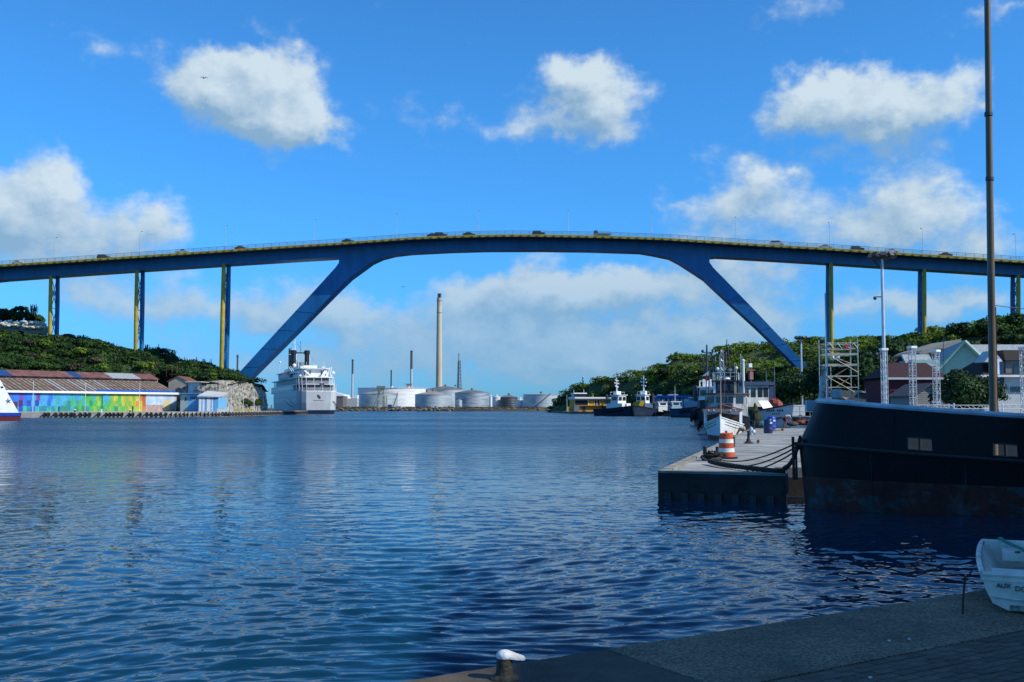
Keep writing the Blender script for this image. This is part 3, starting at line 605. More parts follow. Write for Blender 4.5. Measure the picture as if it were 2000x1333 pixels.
# pale limestone outcrop below the hilltop clump
def rocks():
    lime = M('white limestone rock', (.42, .39, .33), .9, var=.3, scale=2, col2=(.70, .67, .58), bump=.5)
    r_ = random.Random(3); n = 0
    for i in range(80):
        px = r_.uniform(-15, 90); py = r_.uniform(629, 640); q = P(px, py, 388+r_.random()*3); s = r_.uniform(.35, 1.0)
        mb = MB(); mb.sphere((0, 0, 0), s, 10, 7, (r_.uniform(.9, 1.9), .9, r_.uniform(.5, .9))); mb.v = [tuple(Vector(v)*(1+.75*mnoise.noise(Vector(v)*1.1/s+Vector((i*7, 0, 0)))+.3*mnoise.noise(Vector(v)*3/s+Vector((0, i*5, 0))))) for v in mb.v]
        o = mb.build('boulder', lime); o.location = q; tag(o, 'pale limestone boulder in the outcrop below the hilltop trees', 'boulder', 'pale boulders on the left hilltop')
    mb = MB(); qs = [P(px, py, 391) for px, py in [(-30, 652), (80, 652), (88, 640), (80, 632), (60, 629), (30, 628), (-30, 630)]]; mb.prism(qs, (-2, 9, 0)); tag(mb.build('outcrop', M('outcrop limestone', (.20, .19, .15), .95, var=.4, scale=.5, col2=(.42, .40, .34), bump=.5, bscale=2)), 'earth bank of the limestone outcrop on the left hilltop', kind='structure')
rocks()

# ------------------------------------------------------------------ left bank: warehouse with painted wall
def warehouse():
    A = Vector((-148, 297.5, 1.55)); Bv = Vector((-113.5, 347, 1.55)); d = Bv-A; Lx = d.length; rz = math.atan2(d.y, d.x)
    t = thing('warehouse', 'long harbour warehouse with rusty corrugated roof and rainbow painted wall', 'warehouse', A, rz)
    hw = 6.25; W1, W2 = 10.5, 15.0
    mb = MB(); mb.prism([(0, 0, 0), (0, 0, hw), (0, W1, 9.9), (0, W1, 11.0), (0, W1+4, 12.7), (0, W1+8, 11.0), (0, W1+8, 0)], (Lx, 0, 0)); mb.build('wall', M('warehouse wall', (.40, .42, .40), .85, var=.2), t)
    # corrugated roof sheets: every sheet a piece, alternately proud and rusty
    sheets = [M('roof sheet rust', (.20, .115, .08), .8, var=.35, scale=.7, col2=(.29, .21, .16), stain=(.5, (1, 1, 1), .55)), M('roof sheet dark', (.11, .082, .066), .85, var=.4, scale=.8, stain=(.4, (1, 1, 1), .5)), M('roof sheet tan', (.31, .235, .18), .8, var=.25, scale=.6, stain=(.5, (1, 1, 1), .55)), M('roof sheet grey', (.36, .37, .36), .6, var=.2, scale=.6)]
    n = 78; wv = Lx/n
    r_ = random.Random(9); me_cache = {}
    for i in range(n):
        k = 1 if i % 2 else (2 if r_.random() < .7 else 0)
        if 20 <= i <= 48 and i % 2 == 0 and r_.random() < .35: k = 3
        if k not in me_cache:
            mb = MB(); mb.hexa([(0, -.7, hw-.24), (wv*.98, -.7, hw-.24), (wv*.98, W1+.05, 9.92), (0, W1+.05, 9.92)], [(0, -.7, hw-.02), (wv*.98, -.7, hw-.02), (wv*.98, W1+.05, 10.14), (0, W1+.05, 10.14)])
            o = mb.build('roof_sheet', sheets[k], t); me_cache[k] = o.data
        else: o = link('roof_sheet', me_cache[k], t)
        o.location = (i*wv, 0, .05 if k != 1 else -.03)
    mb = MB(); mb.hexa([(Lx*.50, -.75, hw+.02), (Lx*1.0, -.75, hw+.02), (Lx*1.0, .9, hw+.62), (Lx*.50, .9, hw+.62)], [(Lx*.50, -.75, hw+.16), (Lx, -.75, hw+.16), (Lx, .9, hw+.76), (Lx*.50, .9, hw+.76)]); mb.build('blue_eave_sheet', blue_paint, t)
    mb = MB(); mb.box((Lx/2, -.85, hw-.25), (Lx+.6, .18, .62)); mb.build('eave_board', white, t)
    # clerestory with louvres
    for i in range(17):
        mb = MB(); mb.box((2.2+i*3.5, W1-.1, 10.68), (1.25, .14, .72)); mb.build('louvre', darkgrey, t)
    mb = MB(); mb.box((Lx/2, W1-.04, 10.62), (Lx-1, .06, .8)); mb.build('clerestory', M('clerestory boards', (.30, .15, .12), .85, var=.3, scale=1), t)
    top = [M('red brown roof', (.17, .075, .065), .85, var=.35, scale=.5), M('roof tarpaulin blue', (.014, .06, .20), .6), M('roof grey sheet', (.33, .36, .37), .6)]
    segs = [(0, .07, 0), (.07, .14, 1), (.14, .47, 0), (.47, .525, 1), (.525, .70, 0), (.70, .88, 2), (.88, 1, 0)]
    for a, b, k in segs:
        mb = MB(); mb.hexa([(Lx*a+.02, W1-.9, 10.92), (Lx*b-.02, W1-.9, 10.92), (Lx*b-.02, W1+4.0, 12.76), (Lx*a+.02, W1+4.0, 12.76)], [(Lx*a+.02, W1-.9, 11.06), (Lx*b-.02, W1-.9, 11.06), (Lx*b-.02, W1+4.0, 12.9), (Lx*a+.02, W1+4.0, 12.9)]); mb.build('upper_roof', top[k], t)
    # painted wall: every colour field is a painted rectangle
    cols = {'b': (.02,.16,.62), 'B': (.015,.06,.42), 'p': (.16,.07,.38), 'P': (.07,.02,.10), 'c': (.06,.34,.66), 't': (.04,.36,.36), 'T': (.02,.24,.30), 'g': (.06,.40,.09), 'G': (.03,.26,.12), 'y': (.50,.46,.05), 'l': (.24,.42,.06), 'o': (.52,.22,.05), 'r': (.45,.10,.03), 'L': (.40,.46,.03)}
    keys = list(cols); pm = [M('mural paint '+k_, cols[k_], .8, var=.12, scale=1.2, stain=(.8, (1, 1, .5), .72)) for k_ in keys]
    rowsM = ["bpbbpbbcpccbctccttctggtlgctlygylylyor", "BPbbPbBcBccbctctTgtgtgGglgtgllgyllLoyr", "BPBtBtTbtTTtTtTGTtGgGTglgGglgGlglLlLyo"]
    mb = MB(); Lm = Lx*.80
    for r, row in enumerate(rowsM):
        n_ = len(row); z0, z1 = [(3.45, 5.6), (1.75, 3.44), (.1, 1.74)][r]
        for i, ch in enumerate(row):
            x0, x1 = i*Lm/n_, (i+1)*Lm/n_; mb.m = keys.index(ch); mb.add([(x0, -.03, z0), (x1, -.03, z0), (x1, -.03, z1), (x0, -.03, z1)], [(0, 1, 2, 3)])
    mb.build('mural', pm, t)
    # landscape picture at the right end of the wall
    sk = M('mural sky', (.25, .42, .62), .8, var=.3, scale=.5, col2=(.55, .62, .66)); sand = M('mural earth', (.38, .27, .24), .8, var=.25, scale=1)
    mb = MB(); mb.add([(Lm+.1, -.03, 2.2), (Lx*.985, -.03, 2.2), (Lx*.985, -.03, 5.6), (Lm+.1, -.03, 5.6)], [(0, 1, 2, 3)]); mb.build('painted_sky', sk, t)
    mb = MB(); mb.add([(Lm+.1, -.03, .1), (Lx*.985, -.03, .1), (Lx*.985, -.03, 2.19), (Lm+.1, -.03, 2.19)], [(0, 1, 2, 3)]); mb.build('painted_ground', sand, t)
    mb = MB(); x0 = Lx*.915; mb.add([(x0, -.05, .3), (x0+2.6, -.05, .3), (x0+2.6, -.05, 3.4), (x0+1.3, -.05, 4.4), (x0, -.05, 3.4)], [(0, 1, 2, 3, 4)]); mb.build('painted_house', M('mural cream', (.55, .45, .22), .8), t)
    # big door frame in the middle and maroon door at the left
    x = Lx*.485; mb = MB(); mb.box((x, -.12, 5.05), (6.2, .2, .12)); mb.box((x+3.1, -.12, 2.6), (.16, .2, 5.1)); mb.build('door_frame', M('green door frame', (.015, .12, .10), .6), t)
    mb = MB(); mb.box((x-.2, -.1, 5.75), (6.6, .16, .62)); mb.build('door_header', M('pale teal panel', (.42, .58, .58), .6), t)
    mb = MB(); mb.box((3.4, -.08, 1.55), (2.6, .16, 3.0)); mb.build('door', M('maroon door', (.06, .015, .045), .6), t)
    mb = MB()
    for i in range(12): mb.box((2+i*Lx/12, -.5, hw-.75), (.2, .5, .12)); 
    tag(mb.build('wall_lamp', black, t), kind='stuff')
    return t, rz, Lx
wh, wrz, wL = warehouse()

def left_details():
    # lamp posts and bollards on the quay
    for px, lab in ((64, 'thin white lamp post by the blue end of the mural'), (166, 'thin white lamp post in the middle of the mural'), (272, 'thin white lamp post by the yellow end of the mural')):
        Y = 290 + px*.06; q = P(px, 800, Y); t = thing('lamp_post', lab, 'lamp post', (q.x, q.y, 1.55), 0, 'lamp posts in front of the mural'); mb = MB(); mb.tube((0, 0, 0), (0, 0, 8.4 if px != 64 else 9), .07, .05, 6); mb.build('pole', white, t); mb = MB(); mb.box((0, -.3, 8.4), (.16, .7, .1)); mb.build('lamp_head', white, t)
    for px, lab, dk in ((146, 'small dark mooring bollard on the quay near the middle lamp post', 1), (198, 'pale mooring bollard right of the mural door', 0), (254, 'dark mooring bollard in front of the yellow mural fields', 1), (549, 'pale bollard near the end of the left quay', 0)):
        Y = 291 + px*.04 if px < 400 else 405; q = P(px, 803, Y); t = thing('mooring_bollard', lab, 'bollard', (q.x if px < 400 else -89.5, q.y, 1.55), 0, 'bollards on the left quay'); mb = MB(); mb.lathe([(.3, 0), (.3, .1), (.2, .15), (.2, .55)], n=12); mb.build('post', darkgrey if dk else white, t); mb = MB(); mb.lathe([(.2, .551), (.38, .6), (.38, .75), (.2, .82)], n=12); mb.build('head', white, t)
    for px, h, lab in ((115, 1.7, 'dark green standing post against the teal mural fields'), (259, 1.8, 'dark green standing post against the lime mural fields')):
        Y = 293+px*.05; q = P(px, 800, Y); t = thing('fire_hydrant', lab, 'hydrant', (q.x, q.y, 1.55), 0, 'green posts on the left quay'); mb = MB(); mb.lathe([(.28, 0), (.2, .2), (.2, h-.3), (.26, h-.25), (.1, h)], n=10); mb.build('barrel', M('dark green paint', (.01, .10, .05), .6), t); mb = MB(); mb.tube((-.35, 0, h*.65), (.35, 0, h*.65), .09, n=8); mb.build('outlet', darkgrey, t)
    # tyres hung along the quay
    proto = None; r_ = random.Random(5)
    xs = [90,97,111,122,131.5,141.5,147,159,168.5,177,195,209,216,223.5,232,239.5,254,261,275,288,296.5,306,315,325,334,343,351,359,366,375,383,391,399,406,414,421,427,439,446]
    pts = []
    for px in xs:
        for (a, b) in zip(QL[:-2], QL[1:-1]):
            k = (px-1000)/2000; dx, dy = b[0]-a[0], b[1]-a[1]; den = dx-k*dy
            if abs(den) < 1e-9: continue
            f = (k*a[1]-a[0])/den
            if 0 <= f <= 1: pts.append((a[0]+dx*f, a[1]+dy*f, math.atan2(dy, dx), px)); break
    for f in np.linspace(.02, .985, 34): pts.append((QL[3][0]+(QL[4][0]-QL[3][0])*f, QL[3][1]+(QL[4][1]-QL[3][1])*f, math.atan2(119, 4), 999))
    for x, y, a, px in pts:
        loc = (x+.62*math.sin(a), y-.62*math.cos(a), .78+r_.uniform(-.06, .06)); lab = 'large black tyre hanging on the near face of the left quay' if px < 999 else 'black tyre in the close row on the receding quay by the cruise ship'; gr = 'tyres on the near face of the left quay' if px < 999 else 'tyres on the receding part of the left quay'
        if proto is None:
            mb = MB(); mb.torus((0, 0, 0), .50, .21, 'Y', 18, 8); proto = mb.build('tyre', rubber, None, True); o = proto; tag(o, lab, 'tyre', gr)
        else: o = proto.copy(); COL.objects.link(o); o['label'] = lab; o['group'] = gr
        o.location = loc; o.rotation_euler = (0, 0, a + (.85 if px < 999 else -.25))
    # gabled grey building with rusty roof behind the end of the warehouse
    def frontal(name, label, px0, px1, pyb, pyt, Y, depth, matw, cat='building'):
        a, b = P(px0, pyb, Y), P(px1, pyb, Y); top = P(px0, pyt, Y); t = thing(name, label, cat, (a.x, Y, 1.55)); w = b.x-a.x; h = top.z-1.55; return t, w, h
    t, w, h = frontal('gabled_house', 'beige gabled harbour building with rusty roof behind the warehouse end', 328, 370, 805, 754, 352, 14, None)
    ap = P(346, 736, 352).z-1.55; beige = M('beige plaster', (.33, .29, .24), .85, var=.12, scale=.5)
    hl = P(328, 746, 352).z-1.55; hr = P(368, 749, 352).z-1.55; xm = w*.43
    mb = MB(); mb.prism([(0, 0, 0), (w, 0, 0), (w, 0, hr), (xm, 0, ap), (0, 0, hl)], (0, 12, 0)); mb.build('wall', beige, t)
    rr = M('rusty red roof', (.17, .07, .05), .8, var=.3, scale=.8)
    mb = MB(); mb.hexa([(-.5, -.4, hl-.1), (xm, -.4, ap+.02), (xm, 12.4, ap+.02), (-.5, 12.4, hl-.1)], [(-.5, -.4, hl+.12), (xm, -.4, ap+.25), (xm, 12.4, ap+.25), (-.5, 12.4, hl+.12)]); mb.hexa([(xm, -.4, ap+.02), (w+.9, -.4, hr-.35), (w+.9, 12.4, hr-.35), (xm, 12.4, ap+.02)], [(xm, -.4, ap+.25), (w+.9, -.4, hr-.12), (w+.9, 12.4, hr-.12), (xm, 12.4, ap+.25)]); mb.build('roof', rr, t)
    for i in range(3):
        f = MB(); f.box((w*(.55+.13*i), -.04, hr*.74), (w*.11, .1, 1.5)); f.build('window', M('pale window', (.35, .48, .58), .2), t)
    # glazed gallery
    t, w, h = frontal('glazed_gallery', 'pale glazed upper gallery between the gabled building and the flat roofed shed', 367, 388, 805, 748, 348, 6, None)
    mb = MB(); mb.box((w/2, 3, h*.5), (w, 6, h)); mb.build('wall', M('pale teal wall', (.36, .47, .48), .7), t)
    for i in range(4): f = MB(); f.box((w*(.16+.225*i), -.03, h*.80), (w*.17, .08, h*.2)); f.build('window', M('pale window', (.35, .48, .58), .2), t)
    mb = MB(); mb.box((w*.7, 1.5, h+.25), (w*1.5, 9, .22)); mb.build('roof', M('light grey sheet', (.55, .58, .58), .6), t)
    # blue and white sheds on the quay front
    t, w, h = frontal('blue_shed', 'light blue shed with small windows beside the striped shed', 352, 387, 805, 771, 341, 9, None)
    mb = MB(); mb.box((w/2, 4, h/2), (w, 8, h)); mb.build('wall', M('light blue wall', (.14, .40, .66), .7, var=.1), t)
    mb = MB(); mb.box((w/2, 3.6, h+.35), (w+.8, 9.4, .3)); mb.build('roof', M('blue roof edge', (.10, .28, .5), .5), t)
    mb = MB(); mb.box((w*.2, -.02, h*.5), (w*.4, .1, h*.98)); mb.build('painted_panel', M('grey green panel', (.33, .42, .40), .7), t)
    for i in range(4): f = MB(); f.box((w*(.58+.11*i), -.04, h*.80), (w*.07, .08, h*.16)); f.build('window', glass, t)
    f = MB(); f.box((w*.3, -.1, h*.74), (w*.12, .06, h*.2)); f.build('hatch', darkgrey, t)
    t, w, h = frontal('striped_shed', 'small shed with white and blue striped front at the quay corner', 387.4, 426, 805, 775, 335, 9, None)
    mb = MB(); mb.prism([(0, 0, 0), (w, 0, 0), (w, 0, h-.3), (0, 0, h)], (0, 10, 0)); mb.build('wall', M('light blue wall', (.14, .40, .66), .7, var=.1), t)
    mb = MB(); mb.hexa([(-.3, -.5, h+.08), (w+.4, -.5, h-.2), (w+.4, 10.5, h+1.2), (-.3, 10.5, h+1.9)], [(-.3, -.5, h+.28), (w+.4, -.5, h), (w+.4, 10.5, h+1.4), (-.3, 10.5, h+2.1)]); mb.build('roof', M('light grey sheet', (.55, .58, .58), .6), t)
    for x0, x1 in ((.02, .14), (.2, .30), (.42, .60), (.66, .72)):
        f = MB(); f.box((w*(x0+x1)/2, -.03, h*.48), (w*(x1-x0), .08, h*.94)); f.build('painted_stripe', white, t)
    f = MB(); f.box((w*.5, -.05, h-.62), (w*.98, .06, .35)); f.build('vent_strip', darkgrey, t)
    # barrier, posts, low walls at the foot of the cliff
    q = P(457, 801, 352); t = thing('barrier', 'yellow barrier rail at the foot of the cliff', 'barrier', (q.x, 352, 1.55)); w = P(496, 801, 352).x-q.x
    for x in (0, w/2, w): mb = MB(); mb.box((x, 0, .5), (.14, .14, 1.0)); mb.build('post', white, t)
    for z in (.35, .75): mb = MB(); mb.box((w/2, -.1, z), (w, .06, .28)); mb.build('rail', M('yellow rail', (.55, .47, .06), .6), t)
    for px, Y, h, lab in ((452, 345, 8.2, 'thin light mast left of the bushes by the cliff'), (476, 350, 5.5, 'short thin post in front of the bushes by the cliff'), (497.5, 362, 7.5, 'thin light mast right of the bushes by the cliff'), (531, 400, 2.2, 'white marker post at the cliff corner near the ship')):
        x = (px-1000)/2000*Y; t = thing('mast', lab, 'mast', (x, Y, 1.55), 0, 'thin posts below the cliff'); mb = MB(); mb.tube((0, 0, 0), (0, 0, h), .1 if h > 3 else .25, .06 if h > 3 else .25, 8); mb.build('pole', offwhite, t); mb = MB(); mb.box((0, 0, h+.08), (.5, .3, .16)); mb.build('head', offwhite, t)
    for px, Y, lab in ((451, 341, 'white gate frame left of the yellow barrier'), (498, 356, 'white gate frame right of the yellow barrier')):
        x = (px-1000)/2000*Y; t = thing('gate_frame', lab, 'gate', (x, Y, 1.55), 0, 'white gate frames by the barrier'); mb = MB()
        for dx in (-.7, .7): mb = MB(); mb.box((dx, 0, .8), (.14, .14, 1.6)); mb.build('post', white, t)
        mb = MB(); mb.box((0, 0, 1.68), (1.54, .16, .12)); mb.build('bar', white, t); mb = MB(); mb.box((0, .01, .8), (1.26, .1, .1)); mb.build('bar', white, t)
    t = thing('low_wall', 'low white wall at the quay corner beside the striped shed', 'wall', ((427-1000)/2000*330, 330, 1.55)); mb = MB(); mb.box((1.4, 0, .55), (3.2, .3, 1.1)); mb.build('wall', offwhite, t); mb = MB(); mb.box((1.4, 0, 1.14), (3.3, .4, .08)); mb.build('coping', white, t)
    vb = tree_variants(3, 3.6, 3.4, [leaf_dark, leaf_mid, leaf_dry], 700, .3, 400, False)
    for i, (px, Y, s, lab) in enumerate([(461, 372, 1.25, 'dark bush at the foot of the cliff, left of the barrier middle'), (474, 371, 1.35, 'reddish tinged bush behind the yellow barrier'), (486, 377, 1.1, 'low green bush behind the right end of the barrier'), (505, 388, 1.3, 'dark bush nearest the ship at the foot of the cliff'), (435, 348, .7, 'little palm like bush by the striped shed')]):
        plant('bush', lab, 'bush', vb[i % 3], ((px-1000)/2000*Y, Y, 1.5), s, i, 'bushes at the foot of the cliff')
    # scaffold frame of pipes on the slope above the gabled building
    q = P(325, 733, 372); t = thing('pipe_frame', 'thin pipe frame standing on the slope above the rusty roof', 'frame', (q.x, 372, float(hL(q.x, 372))))
    for x in (0, 2, 4): mb = MB(); mb.tube((x, 0, -.5), (x, 0, 4.2), .05, n=5); mb.build('upright', rust, t)
    for z in (2.2, 4.0): mb = MB(); mb.tube((-.2, 0, z), (4.2, 0, z), .05, n=5); mb.build('rail', rust, t)
left_details()
# ------------------------------------------------------------------ ships: shared hull loft (bow towards local +Y, waterline at z = 0)
def hull_mb(L, B, hs, hb, n=22, flare=.12, rake=.10, stern=.82, boot=.35, draft=.7, full=.45, p=2.0, sheer=2.0, mid=None):
    mb = MB(); lv = [-draft, 0, boot, .45, .75, 1.0]; prev = None; rows = []
    for i in range(n+1):
        t = i/n; y = -L/2+L*t
        bd = B/2*(stern+(1-stern)*min(1, t/.3)**.7) if t < .3 else B/2*max(0.0, 1-(max(0, t-full)/(1-full))**p)
        h = hs+(hb-hs)*t**sheer; r = []
        for q, l in enumerate(lv):
            z = l if q < 3 else boot+(h-boot)*l; f = max(0, min(1, z/h)); w = bd*(1-flare*(1-f)*(1+2.0*max(0, t-.5))) if bd > 0 else 0
            if z < 0: w *= .8
            r.append((w, y-rake*L*t**4*(1-f), z))
        rows.append(r)
    m = len(lv); vs = []
    for r in rows: vs += [(x, y, z) for x, y, z in r] + [(-x, y, z) for x, y, z in r]
    def face(a, idx): mb.m = idx; fs.append(a); mis.append(idx)
    fs = []; mis = []
    for i in range(n):
        a, b = i*2*m, (i+1)*2*m
        for q in range(m-1):
            idx = 1 if q < 2 else 0
            face((a+q, b+q, b+q+1, a+q+1), idx); face((a+m+q, a+m+q+1, b+m+q+1, b+m+q), idx)
        face((a, a+m, b+m, b), 1)
    for q in range(m-1): face((q, q+1, m+q+1, m+q), 1 if q < 2 else 0)
    mb.v = vs; mb.f = fs; mb.mi = mis
    tops = [(r[-1][0], r[-1][1], r[-1][2]) for r in rows]
    return mb, tops
def gunwale(tops, r, mat, parent, name='gunwale'):
    mb = MB()
    for s in (1, -1): mb.pipe([(s*x, y, z) for x, y, z in tops], r, 6)
    x, y, z = tops[0]; mb.tube((-x, y, z), (x, y, z), r, n=6); return mb.build(name, mat, parent)
def deck(tops, drop, mat, parent):
    mb = MB(); n = len(tops); vs = []
    for x, y, z in tops: vs += [(max(x-.05, 0), y, z-drop), (-max(x-.05, 0), y, z-drop)]
    mb.add(vs, [(2*i, 2*i+1, 2*i+3, 2*i+2) for i in range(n-1)]); return mb.build('deck', mat, parent)
def lattice(mb, z0, z1, w0, w1, n, r, c=(0, 0)):
    for k in range(n):
        a, b = z0+(z1-z0)*k/n, z0+(z1-z0)*(k+1)/n; wa, wb = w0+(w1-w0)*k/n, w0+(w1-w0)*(k+1)/n
        ca = [(c[0]+x*wa/2, c[1]+y*wa/2, a) for x, y in ((-1, -1), (1, -1), (1, 1), (-1, 1))]; cb = [(c[0]+x*wb/2, c[1]+y*wb/2, b) for x, y in ((-1, -1), (1, -1), (1, 1), (-1, 1))]
        for j in range(4):
            mb.tube(ca[j], cb[j], r, n=4); mb.tube(cb[j], cb[(j+1) % 4], r*.7, n=4); mb.tube(ca[j] if k % 2 else ca[(j+1) % 4], cb[(j+1) % 4] if k % 2 else cb[j], r*.7, n=4)

# ferry bow at the left edge
def ferry():
    t = thing('ferry', 'white ferry with blue waterline stripe and raked bow entering at the left edge', 'ferry', (-137.1, 223, 0), R(-90))
    bl = M('ferry blue stripe', (.015, .05, .36), .4); rb = M('red bottom paint', (.12, .012, .012), .6)
    mb, tops = hull_mb(60, 15, 12, 12.3, flare=.05, rake=.0, boot=1.0, full=.55, p=1.7)
    for i, (x, y, z) in enumerate(mb.v):   # straight raked stem seen in profile
        tt = (y+30)/60
        if tt > .5: mb.v[i] = (x, y + (tt-.5)*2*(-.60*max(z-1.0, 0) + .4), z)
    mb.build('hull', [white, rb], t)
    k = lambda z: 30+.4-.52*max(z-1, 0)
    def band(z0, z1, mat, name, off):
        mb = MB(); row = []
        src, _ = hull_mb(60, 15, 12, 12.3, flare=.05, rake=0, boot=1.0, full=.55, p=1.7)
        n = 22; m = 6
        for i in range(n+1):
            x, y, _ = src.v[i*12+2]; tt = (y+30)/60; y2 = y + (max(tt-.5, 0)*2)*.4; row.append((x+off, y2+(off if tt > .95 else 0)))
        vs = []
        for x, y in row: vs += [(x, y, z0), (x, y, z1)]
        for x, y in row: vs += [(-x, y, z0), (-x, y, z1)]
        h = 2*(n+1); mb.add(vs, [(2*i, 2*i+2, 2*i+3, 2*i+1) for i in range(n)] + [(h+2*i, h+2*i+1, h+2*i+3, h+2*i+2) for i in range(n)]); mb.build(name, mat, t)
    band(1.0, 1.75, bl, 'blue_stripe', .06)
    mb = MB()
    for yy, zz in ((22, 6.4), (22.4, 5.2)): pass
    # dark star emblem and openings on the side facing the camera (local +x faces the camera after the turn)
    sgn = 1
    def side(y):
        n = [v for v in tops]; return float(np.interp(y, [a[1] for a in n], [a[0] for a in n]))
    star = MB()
    for j in range(5):
        a = R(90+72*j+12); star.add([(0, 0, 0), (.30*math.cos(a-.5), .30*math.sin(a-.5), 0), (.72*math.cos(a), .72*math.sin(a), 0), (.22*math.cos(a+.5), .22*math.sin(a+.5), 0)], [(0, 1, 2, 3)])
    return t, star
ft, fstar = ferry()
def ferry_marks():
    # emblem lies on the hull plating; find the surface by ray casting towards it
    dg = bpy.context.evaluated_depsgraph_get(); dg.update()
    def hit(px, py):
        ok, loc, nor, i, ob, mtx = S.ray_cast(dg, Vector((0, 0, EYE)), ray(px, py).normalized()); return (loc, nor, ob) if ok else None
    inv = None
    for px, py, kind in ((16, 784, 'star'), (3, 740, 'slot'), (4, 757, 'slot')):
        h = hit(px, py)
        if not h or h[2].name.split('.')[0] not in ('hull',): continue
        loc, nor, ob = h; nor = nor if nor.dot(ray(px, py)) < 0 else -nor; bpy.context.view_layer.update(); inv = ft.matrix_world.inverted()
        z = nor.normalized(); x = Vector((0, 0, 1)).cross(z).normalized(); y = z.cross(x); m = Matrix((x, y, z)).transposed()
        mb = MB()
        if kind == 'star': mb.add([m @ Vector(v) + loc + z*.03 for v in fstar.v], fstar.f); mat = M('emblem blue', (.01, .02, .12), .5)
        else: mb.box((0, 0, 0), (.55, .42, .06)); mb.v = [tuple(m @ Vector(v) + loc + z*.02) for v in mb.v]; mat = black
        mb.v = [tuple(inv @ Vector(v)) for v in mb.v]; mb.build('star_emblem' if kind == 'star' else 'porthole', mat, ft)
ferry_marks()

